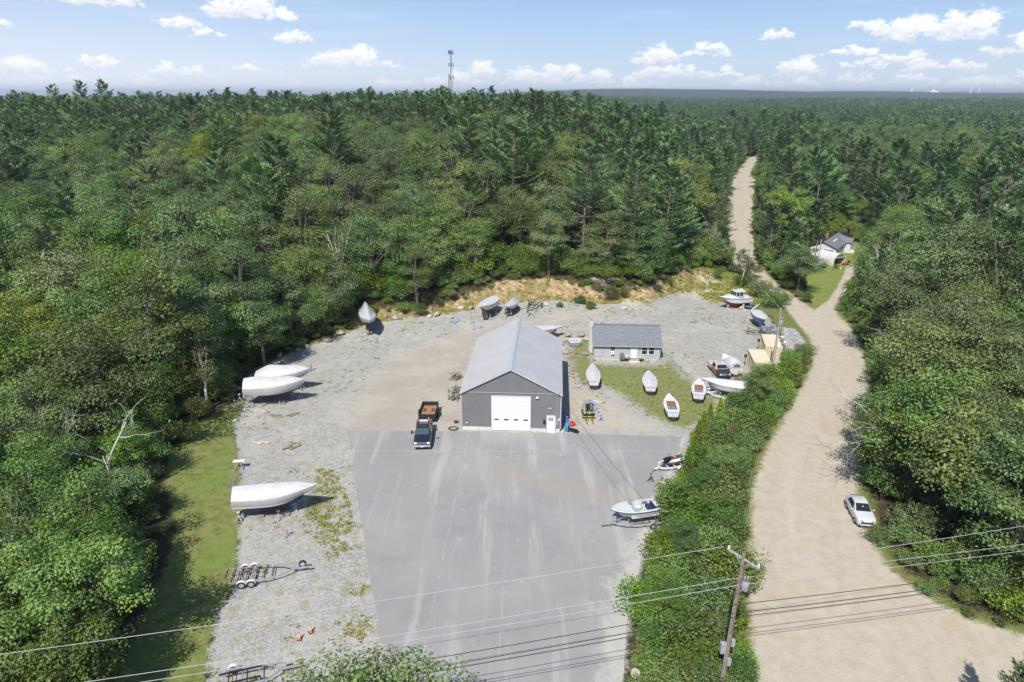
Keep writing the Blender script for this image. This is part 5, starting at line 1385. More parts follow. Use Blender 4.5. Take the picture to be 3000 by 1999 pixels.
# ------------------------------------------------------------------ radio masts on the hill, works on the skyline
def masts():
    M_MAST = mat('dark_mast_steel', (.10, .11, .125), .6)
    def lattice(x, y, h, w0, w1, lab, ant=True):
        z = H(x, y); t = thing('radio_mast', lab, 'radio mast', (x, y, z))
        q = MB(); n = int(h / 2.5)
        for k in range(3):
            a = 2.094 * k; q.tube([(w0 * math.cos(a), w0 * math.sin(a), 0), (w1 * math.cos(a), w1 * math.sin(a), h)], .11, 5)
        q.build('leg_frame', M_MAST, t)
        q = MB()
        for i in range(n):
            f0, f1 = i / n, (i + 1) / n; r0, r1 = w0 + (w1 - w0) * f0, w0 + (w1 - w0) * f1
            for k in range(3):
                a, b = 2.094 * k, 2.094 * (k + 1)
                q.tube([(r0 * math.cos(a), r0 * math.sin(a), h * f0), (r1 * math.cos(b), r1 * math.sin(b), h * f1)], .06, 4); q.tube([(r1 * math.cos(a), r1 * math.sin(a), h * f1), (r1 * math.cos(b), r1 * math.sin(b), h * f1)], .05, 4)
        q.build('bracing', M_MAST, t)
        if ant:
            for zz, k in ((h - 1.2, 6), (h - 9, 4), (h - 17, 3), (h - 32, 3)):
                for i in range(k):
                    a = 6.283 * i / k; q = MB(); q.box(-.25, .25, -.2, .2, -1.2, 1.2, Matrix.Translation((1.5 * math.cos(a), 1.5 * math.sin(a), zz))); q.bar((0, 0, zz), (1.4 * math.cos(a), 1.4 * math.sin(a), zz), .12); q.build('antenna', M_MAST, t)
            q = MB(); q.tube([(0, 0, h), (0, 0, h + 3)], .06, 4); q.build('lightning_rod', M_MAST, t)
    lattice(-41.5, 500, 67.5 - H(-41.5, 500), 1.0, .55, 'tall lattice radio mast with antennas on the wooded hill')
    lattice(-43.6, 505, 53.0 - H(-43.6, 505), .7, .5, 'shorter thin mast just left of the tall radio mast', False)
    M_W = mat('bright_white_works', (.85, .85, .86), .5)
    for u, hh, w, lab in ((2625, 26, 10, 'small white tank on the far skyline left of the works'), (2690, 12, 60, 'long white works building on the far skyline'), (2795, 60, 4, 'white chimney on the far skyline right of the works'), (2818, 66, 4, 'rightmost white chimney on the far skyline')):
        d = 5200.; x = (u - 1500) / FPX * d * .96; y = d * .985; z = H(x, y)
        t = thing('works_building' if w > 5 else 'works_chimney', lab, 'factory', (x, y, z + 2))
        q = MB()
        if w > 5: q.box(-w / 2, w / 2, -15, 15, -10, hh, None, .9); q.box(-w * .2, w * .1, -8, 8, hh, hh + 8); q.build('wall', M_W, t)
        else: q.lathe([(w, -10), (w * .6, hh)], 8); q.build('stack', M_W, t)
masts()

# ------------------------------------------------------------------ boats
M_GEL = mat('white_gelcoat', (.58, .58, .575), .3, var=.03, vscale=1.5)
M_WRAP = mat('white_shrink_wrap', (.455, .455, .462), .38, var=.07, vscale=1.6, bump=.9, bscale=2.2)
M_CANVAS = mat('white_canvas_cover', (.49, .49, .498), .75, var=.05, vscale=2, bump=.3, bscale=4)
M_DECK = mat('off_white_deck', (.55, .545, .53), .6, var=.05, vscale=3)
M_KEELB = mat('dark_bottom_paint', (.035, .045, .06), .7, var=.2)
M_REDB = mat('red_bottom_paint', (.27, .06, .045), .75, var=.25)
M_TEALB = mat('teal_bottom_paint', (.06, .17, .17), .7, var=.2)
M_BLUEB = mat('blue_hull_paint', (.09, .19, .36), .45, var=.15)
M_NAVY = mat('navy_stripe', (.025, .04, .10), .5)
M_TEAK = mat('varnished_wood', (.34, .16, .06), .5, var=.2)
M_INNER = mat('grey_cockpit', (.26, .255, .25), .8, var=.3, vscale=4)

def heading(uA, vA, uB, vB, zA=0.0, zB=None):
    """stern and bow points seen in the picture at given heights -> stern position, heading, length"""
    a = Vector((*G(uA, vA, zA), 0)); b = Vector((*G(uB, vB, zA if zB is None else zB), 0)); d = b - a
    return a, math.atan2(d.y, d.x), d.length
def stations(L, B, D, rise, tr=.86, n=20, fine=1.0):
    S = []
    for i in range(n + 1):
        t = i / n
        t = 1 - (1 - t) ** 1.15
        if t < .45: f = tr + (1 - tr) * math.sin(math.pi * t / .9)
        else: f = max(0.0, 1 - ((t - .45) / .55) ** (1.75 * fine)) ** (.95 / fine ** .5)
        b = max(B / 2 * f, .012)
        zk = D * .72 * max(0, (t - .55) / .45) ** 2.2
        zs = D + rise * t ** 2 + .06 * D * (1 - t) ** 2
        bc = b * (.84 - .5 * max(0, (t - .45) / .55) ** 1.4); zc = zk + (zs - zk) * (.34 + .1 * t)
        x = L * t - .10 * L * 0
        xk = x - .15 * L * max(0, (t - .55) / .45) ** 2
        S.append(dict(t=t, x=x, xk=xk, b=b, zs=zs, zk=zk, bc=bc, zc=zc))
    return S
def hull_parts(t, S, top, bottom, stripe=None, z0=0.0):
    q = MB(); rings = []
    for s in S:
        xm = (s['x'] + s['xk']) / 2
        zl = s['zc'] + (s['zs'] - s['zc']) * .5; bl = s['bc'] + (s['b'] - s['bc']) * .62
        rings.append([(s['x'], s['b'], s['zs'] + z0), (xm, bl, zl + z0), (s['xk'], s['bc'], s['zc'] + z0)])
    q.loft(rings, False); q.loft([[(x, -y, z) for x, y, z in r] for r in rings], False)
    r = rings[0]; q.add(r + [(x, -y, z) for x, y, z in r[::-1]], [(0, 1, 2, 3, 4, 5)])
    h = q.build('hull', top, t, smooth=True)
    q = MB(); rb = [[(s['xk'], s['bc'], s['zc'] + z0), (s['xk'], s['bc'] * .5, s['zk'] + (s['zc'] - s['zk']) * .42 + z0), (s['xk'], 0, s['zk'] + z0), (s['xk'], -s['bc'] * .5, s['zk'] + (s['zc'] - s['zk']) * .42 + z0), (s['xk'], -s['bc'], s['zc'] + z0)] for s in S]
    q.loft(rb, False); q.add(rb[0], [(0, 1, 2, 3, 4)])
    q.build('bottom', bottom, t, smooth=True)
    if stripe is not None:
        for sg in (1, -1):
            q = MB(); q.tube([(s['x'], sg * (s['b'] + .012), s['zs'] - .05 + z0) for s in S], .035, 5); q.build('rub_rail', stripe, h)
    return h
def wrap_cover(t, S, ridge, skirt, m, z0=0.0, sag=.30, name='shrink_wrap', stern_cut=0.0, shoulder=.5):
    """sheet drawn from a ridge line over the sheer and down the topsides"""
    q = MB(); rings = []; g = np.random.default_rng(int(S[-1]['x'] * 100))
    for s in S:
        tt = s['t']; zr = s['zs'] + ridge(tt) * (1 - .96 * max(0, (tt - .72) / .28) ** 2); b = s['b']; zs = s['zs']; sk = skirt(tt)
        rk = max(0, (tt - .6) / .4) ** 2; xl = s['x'] - rk * (.10 * S[-1]['x'] * min(1, sk)); xt = rk * .035 * S[-1]['x']
        w = lambda k=.025: g.normal() * k
        bl = b - (b - s['bc']) * min(1, sk / max(.05, zs - s['zc']))
        side = [(xl, bl + .03 * (1 - tt ** 8), zs - sk), (s['x'] + xt * .4, b + .045 * (1 - tt ** 8) + w(.008), zs - sk * .45), (s['x'] + xt, b + .05 * (1 - tt ** 8), zs + .02), (s['x'] + xt * .9, b * .80 + w(.01), zs + (zr - zs) * (.22 - .04 * sag) + w(.012)), (s['x'] + xt * .8, b * shoulder, zs + (zr - zs) * (.58 - .12 * sag) + w()), (s['x'] + xt * .75, b * .2, zs + (zr - zs) * .90 + w(.01))]
        rings.append([(x, y, z + z0) for x, y, z in side] + [(s['x'] + xt * .75, 0, zr + z0)] + [(x, -y, z + z0) for x, y, z in side[::-1]])
    q.loft(rings, False)
    r = rings[0]; n = len(r); q.add(r, [tuple(range(n))])
    r = rings[-1]; q.add(r, [tuple(range(n - 1, -1, -1))])
    return q.build(name, m, t, smooth=True)
def stand(x, y, h=1.0, top=None, label='blue steel jack stand', lean=0, group='boat jack stands', z=None, rz=None, m=None):
    m = m or mat('faded_blue_steel', (.26, .37, .50), .6, var=.2, vscale=5)
    z = H(x, y) - .03 if z is None else z
    t = thing('jack_stand', label, 'boat stand', (x, y, z), random.uniform(0, 6.28) if rz is None else rz, group)
    q = MB(); q.tube([(0, 0, .45 * h), (0, 0, h * .8)], .055, 6); q.build('post', m, t)
    for k in range(3):
        a = 2.094 * k; q = MB(); q.tube([(.46 * math.cos(a), .46 * math.sin(a), .02), (.05 * math.cos(a), .05 * math.sin(a), h * .62)], .042, 5); q.build('leg', m, t)
    q = MB()
    for k in range(3):
        a, b = 2.094 * k, 2.094 * (k + 1); q.bar((.36 * math.cos(a), .36 * math.sin(a), .14), (.36 * math.cos(b), .36 * math.sin(b), .14), .025)
    q.build('brace', m, t)
    q = MB(); q.tube([(0, 0, h * .8), (0, 0, h * .97)], .03, 6); q.build('screw', M_RUST, t)
    q = MB(); q.box(-.15, .15, -.12, .12, -.02, .03, Matrix.Translation((0, 0, h)) @ Matrix.Rotation(R(18), 4, 'X')); q.build('pad', top or m, t)
    return t
M_ORANGE = mat('orange_pad', (.66, .17, .05), .7)
M_GREYSTAND = mat('grey_blue_stand', (.44, .50, .56), .6, var=.15)

def wrapped_boat(label, A, ang, L, B, D, rise, z0, ridge, skirt, wrapm=M_WRAP, top=M_GEL, bot=M_KEELB, keel=True, tr=.86, sag=.3, shoulder=.5, rudder=True, name='shrink_wrapped_boat', cover='shrink_wrap', stripe=M_NAVY, cat='boat'):
    t = thing(name, label, cat, (A.x, A.y, H(A.x, A.y)), ang)
    S = stations(L, B, D, rise, tr)
    hull_parts(t, S, top, bot, stripe, z0)
    wrap_cover(t, S, ridge, skirt, wrapm, z0, sag, cover, shoulder=shoulder)
    if keel:
        q = MB(); q.prism([(L * .32, -.09), (L * .62, -.09), (L * .66, 0), (L * .62, .09), (L * .32, .09)], .0, z0 + .12); q.build('keel', bot, t)
        for k in (.3, .62):
            q = MB(); q.box(L * k - .3, L * k + .3, -.5, .5, -.02, .14); q.build('keel_block', M_WOOD, t)
    else:
        for k in (.15, .65):
            q = MB(); q.box(L * k - .12, L * k + .12, -.5, .5, -.02, z0 + .16); q.build('block', M_WOOD, t)
    if rudder:
        q = MB(); q.box(-.42, -.04, -.05, .05, z0 - .35, z0 + .75); q.build('rudder', mat('grey_rudder', (.26, .28, .29), .8, var=.3), t)
    return t, S

# --- three on the left-hand gravel
A, ang, L = heading(692, 1492, 905, 1478, .9)
wrapped_boat('white shrink-wrapped boat standing alone by the long ladder', A, ang, 7.8, 2.75, 1.45, .75, 1.0, lambda t: .95 * (1 - .55 * t) + .25 * math.sin(math.pi * t), lambda t: .72 + .1 * t, sag=.1, shoulder=.55)
for u, v, h_, tp, lab in ((702, 1528, 1.05, None, 'grey jack stand under the stern of the lone wrapped boat'), (818, 1522, .95, M_RUST, 'blue jack stand amidships under the lone wrapped boat'), (865, 1495, .8, None, 'pale jack stand under the bow of the lone wrapped boat'), (838, 1500, .7, M_RUST, 'rusty low jack stand under the lone wrapped boat')):
    stand(*G(u, v), h_, tp, lab, m=M_RUST if 'rusty' in lab else M_GREYSTAND)
A, ang, L = heading(722, 1168, 878, 1162, .9)
FRONTB = wrapped_boat('front one of the two white wrapped boats side by side on the left', A, ang, 7.7, 2.8, 1.45, .75, 1.25, lambda t: 1.25 * min(1, .75 + 1.6 * t) * (1 - .62 * t) + .12, lambda t: 1.0 + .25 * t, sag=.1, shoulder=.62, bot=M_KEELB)
A2 = A + Vector((.15, 4.0, 0))
wrapped_boat('rear one of the two white wrapped boats side by side on the left', A2, ang, 7.2, 2.8, 1.45, .7, 1.25, lambda t: 1.5 * min(1, .2 + 3.0 * t) * (1 - .68 * t) + .12, lambda t: .9 + .25 * t, sag=.1, shoulder=.62)
for i, (u, v, tp, lab) in enumerate(((738, 1172, None, 'thick blue jack stand at the stern of the front wrapped boat'), (778, 1168, None, 'second blue jack stand along the front wrapped boat'), (811, 1176, None, 'third blue jack stand along the front wrapped boat'), (820, 1182, None, 'small blue jack stand beside the third stand of the front wrapped boat'),
    (834, 1168, M_ORANGE, 'rusty jack stand with orange pad left of its twin'), (846, 1167, M_ORANGE, 'rusty jack stand with orange pad right of its twin'), (857, 1166, None, 'pale jack stand near the bow of the front wrapped boat'), (875, 1170, M_RUST, 'small jack stand lying just ahead of the wrapped bow'),
    (704, 1178, None, 'jack stand on the grass left of the wrapped boats'), (690, 1195, None, 'jack stand on the grass nearest the wood'), (899, 1085, None, 'left one of the jack stands right of the rear wrapped bow'), (908, 1088, M_ORANGE, 'middle one of the jack stands right of the rear wrapped bow'), (914, 1086, None, 'right one of the jack stands right of the rear wrapped bow'),
    (781, 1212, None, 'low jack stand at the end of the white plank'), (850, 1102, M_ORANGE, 'orange-topped stand under the rear wrapped bow'), (886, 1140, None, 'dark stand between the two wrapped bows'),
    (842, 1572, M_ORANGE, 'small blue stand with a red cap on the open gravel'))):
    stand(*G(u, v), .75 if 'low' in lab or 'small' in lab else 1.1, tp, lab, m=M_RUST if 'rusty' in lab else None)
# --- sailboat stored bow-on at the wood's edge
A, ang, L = heading(1074, 945, 1089, 992, 1.2)
wrapped_boat('white shrink-wrapped sailboat stored bow-on at the edge of the wood', A, ang, 7.6, 2.75, 1.5, .45, 1.25, lambda t: 1.35 * math.exp(-((t - .25) / .5) ** 2) + .35 * (1 - t), lambda t: .75, sag=.9, shoulder=.45, keel=True)
for u, v, lab in ((1062, 998, 'thin stand left of the wrapped sailboat'), (1070, 1004, 'thin stand under the left bow of the wrapped sailboat'), (1097, 1006, 'thin stand in the shade of the wrapped sailboat'), (1174, 982, 'lone blue stand on the gravel right of the wrapped sailboat')): stand(*G(u, v), 1.15, None, lab, m=M_GREYSTAND)
for i, (u, v) in enumerate(((1322, 945), (1332, 948), (1340, 944), (1384, 948), (1390, 966), (1408, 962))):
    stand(*on(u, v)[:2], .9, None, ['leftmost', 'second', 'third', 'fourth', 'fifth', 'rightmost'][i] + ' blue stand in the row behind the metal building')
# --- two at the foot of the bank
A, ang, L = heading(1448, 912, 1410, 942, 1.3)
t, S = wrapped_boat('white covered boat with a teal bottom at the foot of the bank', A, ang, 7.4, 2.6, 1.35, .55, .95, lambda t: .22 + .25 * (1 - t), lambda t: .12, bot=M_TEALB, wrapm=M_CANVAS, cover='cover', sag=.4, rudder=False, name='covered_boat', keel=False)
for k, (dx, dy) in enumerate(((2.0, 1.1), (4.6, 1.0), (2.0, -1.1))):
    p = A + Vector((math.cos(ang) * dx - math.sin(ang) * dy, math.sin(ang) * dx + math.cos(ang) * dy, 0)); stand(p.x, p.y, 1.05, None, ['aft stand under the teal-bottomed boat', 'forward stand under the teal-bottomed boat', 'far side stand under the teal-bottomed boat'][k], m=M_GREYSTAND)
A, ang, L = heading(1508, 915, 1484, 938, 1.0)
t, S = wrapped_boat('small white wrapped boat on a black trailer at the foot of the bank', A, ang, 5.0, 2.0, .95, .35, .75, lambda t: .75 * math.exp(-((t - .2) / .5) ** 2) + .1, lambda t: .3, sag=.9, rudder=False, keel=False, name='shrink_wrapped_boat')
# --- one behind the metal building
A, ang, L = heading(1530, 985, 1652, 984, .8)
wrapped_boat('white wrapped boat with a red bottom half hidden behind the metal building', A, ang, L - .2, 2.9, 1.3, .35, .55, lambda t: .5 * (1 - .55 * t), lambda t: .30, bot=M_REDB, sag=.0, shoulder=.62, rudder=False)

# --- four skiffs on the lawn
def skiff(label, uS, vS, uB, vB, cover, z0=.55, L=5.4, B=2.0):
    A, ang, _ = heading(uS, vS, uB, vB, .95)
    t = thing('covered_skiff' if cover else 'open_skiff', label, 'boat', (A.x, A.y, 0), ang, 'skiffs set out on the grass')
    S = stations(L, B, .85, .35, .72); hull_parts(t, S, M_GEL, M_KEELB, None, z0)
    if cover: wrap_cover(t, S, lambda s: .34 * math.sin(math.pi * min(1, s * 1.0 + .12)) ** .7 + .05, lambda s: .10, M_CANVAS, z0, .2, 'cover')
    else:
        # foredeck, side decks, afterdeck round the cockpit
        def band(k0, k1, yi, nm):
            q = MB(); rr = []
            for s in S:
                if k0 <= s['t'] <= k1: rr.append([(s['x'], s['b'], s['zs'] + z0 + .012), (s['x'], min(yi, s['b'] * .98), s['zs'] + z0 + .05), (s['x'], -min(yi, s['b'] * .98), s['zs'] + z0 + .05), (s['x'], -s['b'], s['zs'] + z0 + .012)])
            q.loft(rr, False); q.build(nm, M_GEL, t, smooth=True)
        band(.55, 1.0, .3, 'foredeck'); band(0, .205, .5, 'afterdeck')
        for sg in (1, -1):
            q = MB(); rr = [[(s['x'], sg * s['b'], s['zs'] + z0 + .012), (s['x'], sg * min(.58, s['b'] - .1), s['zs'] + z0 + .045), (s['x'], sg * min(.58, s['b'] - .1), s['zs'] + z0 - .06)] for s in S if .14 <= s['t'] <= .62]; q.loft(rr, False); q.build('side_deck', M_GEL, t, smooth=True)
        q = MB(); q.box(L * .18, L * .60, -.62, .62, z0 + .32, z0 + .36); fl = q.build('cockpit_floor', M_INNER, t)
        for k in (-.4, 0, .4):
            q = MB(); q.box(L * .2, L * .56, k - .16, k + .16, z0 + .36, z0 + .385); q.build('floor_board', M_WOOD if k == 0 else M_INNER, fl)
        q = MB(); q.box(L * .33, L * .38, -.55, .55, z0 + .62, z0 + .66); q.build('thwart', M_INNER, t)
        q = MB(); q.box(L * .42, L * .5, -.2, .1, z0 + .4, z0 + .62); q.build('gear_bag', mat('blue_canvas', (.08, .17, .38), .8), t)
        q = MB(); q.box(L * .60, L * .62, -.60, .60, z0 + .4, z0 + .92); q.build('bulkhead', M_TEAK, t)
    q = MB(); q.box(L * .1, L * .18, -.55, .55, -.02, z0 + .14); q.box(L * .62, L * .70, -.4, .4, -.02, z0 + .2); q.build('cradle', M_WOOD, t)
    q = MB(); q.tube([(-.02, 0, z0 + .2), (-.02, 0, z0 + .75)], .03, 6); q.build('rudder_post', M_STEEL, t)
skiff('white covered skiff on the grass nearest the metal building', 1740, 1128, 1733, 1072, True, L=6.0)
skiff('white covered skiff on the grass in front of the cottage', 1906, 1145, 1897, 1092, True)
skiff('open white skiff with blue gear nearest the asphalt', 1972, 1220, 1956, 1162, False)
skiff('open white skiff beside the bow of the big covered boat', 2046, 1168, 2047, 1116, False)

# ------------------------------------------------------------------ wheels and trailers
def wheel(parent, x, y, r=.34, w=.2, rim=None, z=None, axis='Y', name='wheel', spare=False):
    M = Matrix.Translation((x, y, r if z is None else z)) @ Matrix.Rotation(R(90), 4, 'X' if axis == 'Y' else 'Y')
    q = MB(); q.lathe([(r * .62, -w / 2), (r * .93, -w / 2), (r, -w * .28), (r, w * .28), (r * .93, w / 2), (r * .62, w / 2), (r * .62, -w / 2)], 18, M, False)
    o = q.build(name, M_RUBBER, parent, smooth=True)
    q = MB(); q.lathe([(r * .62, -w * .42), (r * .56, -w * .30), (r * .2, -w * .22), (r * .2, w * .22), (r * .56, w * .30), (r * .62, w * .42)], 14, M, True)
    q.build('rim', rim or M_STEEL, o, smooth=True)
    q = MB(); q.lathe([(r * .13, -w * .34), (r * .13, w * .34)], 8, M, True); q.build('hub', M_BLACK, o)
    return o
def fender(parent, x, y, r, w, m, span=1.0, n=10):
    q = MB(); rings = []
    for k in range(n + 1):
        a = math.pi * (.06 + .88 * k / n); cx, cz = math.cos(a) * r * 1.22, math.sin(a) * r * 1.22
        rings.append([(x + cx, y - w * .65, r + cz), (x + cx, y + w * .65, r + cz), (x + cx * .95, y + w * .65, r + cz * .95), (x + cx * .95, y - w * .65, r + cz * .95)])
    q.loft(rings, True, True); return q.build('fender', m, parent, smooth=True)
def trailer(label, hu, hv, ru, rv, axles=2, m=M_STEEL, W=1.9, bunks='roller', spare=True, name='boat_trailer', fend=M_WHITE, rr=.34):
    A, ang, L = heading(ru, rv, hu, hv, .45)     # rear to hitch
    t = thing(name, label, 'boat trailer', (A.x, A.y, H(A.x, A.y)), ang)
    zf = .52; h = W / 2
    for sg in (1, -1):
        q = MB(); pts = [(0, sg * h, zf), (L * .45, sg * h, zf), (L * .62, sg * h * .72, zf), (L * .80, sg * .10, zf)]
        for a, b in zip(pts, pts[1:]): q.bar(a, b, .075, .13)
        q.build('side_rail', m, t)
    q = MB(); q.bar((L * .76, 0, zf), (L - .1, 0, zf - .02), .12, .12); q.build('tongue', m, t)
    q = MB(); q.box(L - .16, L + .12, -.06, .06, zf - .08, zf + .05); q.build('coupler', M_STEEL, t)
    for k in (.06, .30, .52):
        q = MB(); hw = h if k < .46 else h * .88; q.bar((L * k, -hw, zf - .03), (L * k, hw, zf - .03), .07, .07); q.build('cross_member', m, t)
    x0 = L * .17
    for k in range(axles):
        x = x0 + k * (2 * rr + .1)
        q = MB(); q.tube([(x, -h - .08, rr), (x, h + .08, rr)], .04, 6); q.build('axle', M_RUST, t)
        for sg in (1, -1): wheel(t, x, sg * (h + .17), rr, .2, M_STEEL); fender(t, x, sg * (h + .17), rr, .2, fend)
    if bunks == 'roller':
        for sg in (.35, -.35):
            q = MB(); q.bar((-.25, sg * W / 2, zf + .18), (L * .36, sg * W / 2, zf + .16), .05, .05); b = q.build('roller_arm', m, t)
            for k in range(6):
                p = MB(); x = -.2 + k * L * .1; p.tube([(x, sg * W / 2 - .22, zf + .25), (x, sg * W / 2 + .22, zf + .25)], .05, 7); p.build('roller', M_BLACK, b)
                for e in (-.22, .22):
                    p = MB(); p.tube([(x - .07, sg * W / 2 + e, zf + .27), (x + .07, sg * W / 2 + e, zf + .27)], .07, 7); p.build('roller', M_RUST, b)
    elif bunks == 'bunk':
        for sg in (.5, -.5):
            q = MB(); q.bar((0, sg * W / 2, zf + .2), (L * .55, sg * W / 2, zf + .2), .12, .07); q.build('bunk', M_BLACK, t)
            for k in (.08, .32, .52):
                p = MB(); p.bar((L * k, sg * W / 2, zf), (L * k, sg * W / 2, zf + .18), .05); p.build('bunk_post', m, t)
    q = MB(); q.bar((L * .80, 0, zf), (L * .82, 0, zf + .62), .07); q.box(L * .76, L * .84, -.1, .1, zf + .52, zf + .66); q.build('winch_post', m, t)
    q = MB(); q.tube([(L * .86, .12, .12), (L * .86, .12, zf + .45)], .035, 6); q.build('jack', m, t)
    if spare: wheel(t, L * .91, .24, .33, .2, M_STEEL, z=zf + .22, name='spare_wheel')
    return t, A, ang, L
trailer('empty galvanised tandem boat trailer on the left gravel', 908, 1662, 672, 1692)
trailer('galvanised boat trailer cut by the bottom border', 868, 1952, 640, 2002, axles=1, bunks='bunk', spare=False)
trailer('black steel trailer frame at the foot of the bank', 1541, 945, 1574, 912, axles=1, m=mat('black_steel', (.03, .032, .036), .6), bunks='bunk', spare=False, fend=M_BLACK, W=2.1)
trailer('dark trailer under the small wrapped boat', 1476, 948, 1506, 919, axles=1, m=MATS['black_steel'], bunks=None, spare=False, fend=M_BLACK, W=1.5, rr=.28)
trailer('green farm-style trailer pointing at the gravel beside the containers', 2180, 972, 2243, 975, axles=1, m=mat('dark_green_steel', (.03, .075, .05), .6), bunks=None, spare=False, fend=mat('dark_green_steel'), W=1.2)

# ------------------------------------------------------------------ open motorboat on its trailer at the edge of the lot
def motorboat():
    tr, A, ang, L = trailer('silver single-axle trailer under the open motorboat', 1764, 1537, 1930, 1518, axles=1, bunks='bunk', spare=False, fend=M_STEEL, W=1.7)
    B0, ang, L = heading(1934, 1492, 1788, 1516, .9)
    t = thing('open_motorboat', 'white open motorboat with a grey outboard at the edge of the lot', 'boat', (B0.x, B0.y, 0), ang)
    z0 = .62; Bm = 2.15; S = stations(L, Bm, .92, .34, .88, fine=1.7); hull_parts(t, S, M_GEL, M_GEL, M_NAVY, z0)
    at = lambda k: S[min(range(len(S)), key=lambda i: abs(S[i]['t'] - k))]
    q = MB(); rr = [[(s['x'], s['b'], s['zs'] + z0 + .01), (s['x'], s['b'] * .5, s['zs'] + z0 + .07), (s['x'], 0, s['zs'] + z0 + .09), (s['x'], -s['b'] * .5, s['zs'] + z0 + .07), (s['x'], -s['b'], s['zs'] + z0 + .01)] for s in S if s['t'] >= .58]; q.loft(rr, False); q.build('foredeck', M_GEL, t, smooth=True)
    for sg in (1, -1):
        q = MB(); rr = [[(s['x'], sg * s['b'], s['zs'] + z0 + .01), (s['x'], sg * (s['b'] - .24), s['zs'] + z0 + .03), (s['x'], sg * (s['b'] - .26), z0 + .34)] for s in S if s['t'] <= .66]; q.loft(rr, False); q.build('gunwale', M_GEL, t, smooth=True)
    q = MB(); q.box(L * .02, L * .60, -Bm * .42, Bm * .42, z0 + .30, z0 + .34); q.build('cockpit_floor', M_DECK, t)
    q = MB(); q.box(L * .02, L * .13, -Bm * .43, Bm * .43, z0 + .34, z0 + .92); q.build('motor_well', M_GEL, t)
    q = MB(); q.box(L * .14, L * .25, -.72, .72, z0 + .34, z0 + .66); q.box(L * .135, L * .155, -.72, .72, z0 + .66, z0 + .98); q.build('bench_seat', mat('navy_vinyl', (.02, .03, .10), .6), t)
    for sg in (1, -1):
        q = MB(); q.box(L * .36, L * .45, sg * .5 - .24, sg * .5 + .24, z0 + .5, z0 + .6); q.box(L * .345, L * .365, sg * .5 - .24, sg * .5 + .24, z0 + .6, z0 + 1.0); q.build('seat', M_GEL, t)
    for sg in (1, -1):
        q = MB(); q.box(L * .56, L * .64, sg * .58 - .36, sg * .58 + .36, z0 + .34, z0 + 1.06); q.build('console', M_GEL, t)
        q = MB(); y0, y1 = sg * .22, sg * .90; za = z0 + 1.08
        q.add([(L * .63, y0, za), (L * .60, y1, za), (L * .56, y1 - sg * .04, za + .36), (L * .585, y0, za + .36), (L * .46, y1 - sg * .02, za), (L * .46, y1 - sg * .05, za + .1)], [(0, 1, 2, 3), (1, 4, 5, 2)])
        q.build('windscreen', clear_mat('green_tinted_screen', (.55, .74, .66), .45), t)
    q = MB(); q.lathe([(.15, 0), (.17, .02), (.15, .04)], 12, Matrix.Translation((L * .545, -.5, z0 + .98)) @ Matrix.Rotation(R(-60), 4, 'Y')); q.build('steering_wheel', M_BLACK, t)
    q = MB(); q.box(L * .645, L * .66, -.2, .2, z0 + .45, z0 + 1.12); q.box(L * .66, L * .72, -.2, .2, z0 + 1.08, z0 + 1.15); q.build('companion_door', M_TEAK, t)
    q = MB(); q.box(L * .22, L * .34, sgn := -.86, -.6, z0 + .92, z0 + .98); q.build('folding_seat', M_STEEL, t)
    q = MB(); q.tube([(S[i]['x'] - .05, S[i]['b'] * .86, S[i]['zs'] + z0 + .26) for i in range(len(S) - 8, len(S))] + [(S[i]['x'] - .05, -S[i]['b'] * .86, S[i]['zs'] + z0 + .26) for i in range(len(S) - 1, len(S) - 9, -1)], .014, 5); q.build('bow_rail', M_STEEL, t)
    # outboard
    M_OB = mat('silver_outboard', (.30, .32, .35), .3, .4)
    q = MB(); q.loft([[(x - .30 + dx, y * k, z0 + z) for x, y in ((-.28, -.2), (.25, -.18), (.30, 0), (.25, .18), (-.28, .2), (-.36, 0))] for z, k, dx in ((.78, .82, .03), (.90, 1.0, 0), (1.28, 1.0, -.03), (1.48, .8, -.05), (1.55, .45, -.06))], True, True)
    o = q.build('outboard_motor', M_OB, t, smooth='all')
    q = MB(); q.box(-.42, -.22, -.09, .09, z0 - .35, z0 + .8); q.box(-.55, -.15, -.16, .16, z0 - .12, z0 - .08); q.build('leg', M_OB, o)
    q = MB(); q.lathe([(.04, -.1), (.15, 0), (.04, .1)], 10, Matrix.Translation((-.5, 0, z0 - .3)) @ Matrix.Rotation(R(90), 4, 'Y')); q.build('propeller', M_BLACK, o)
motorboat()

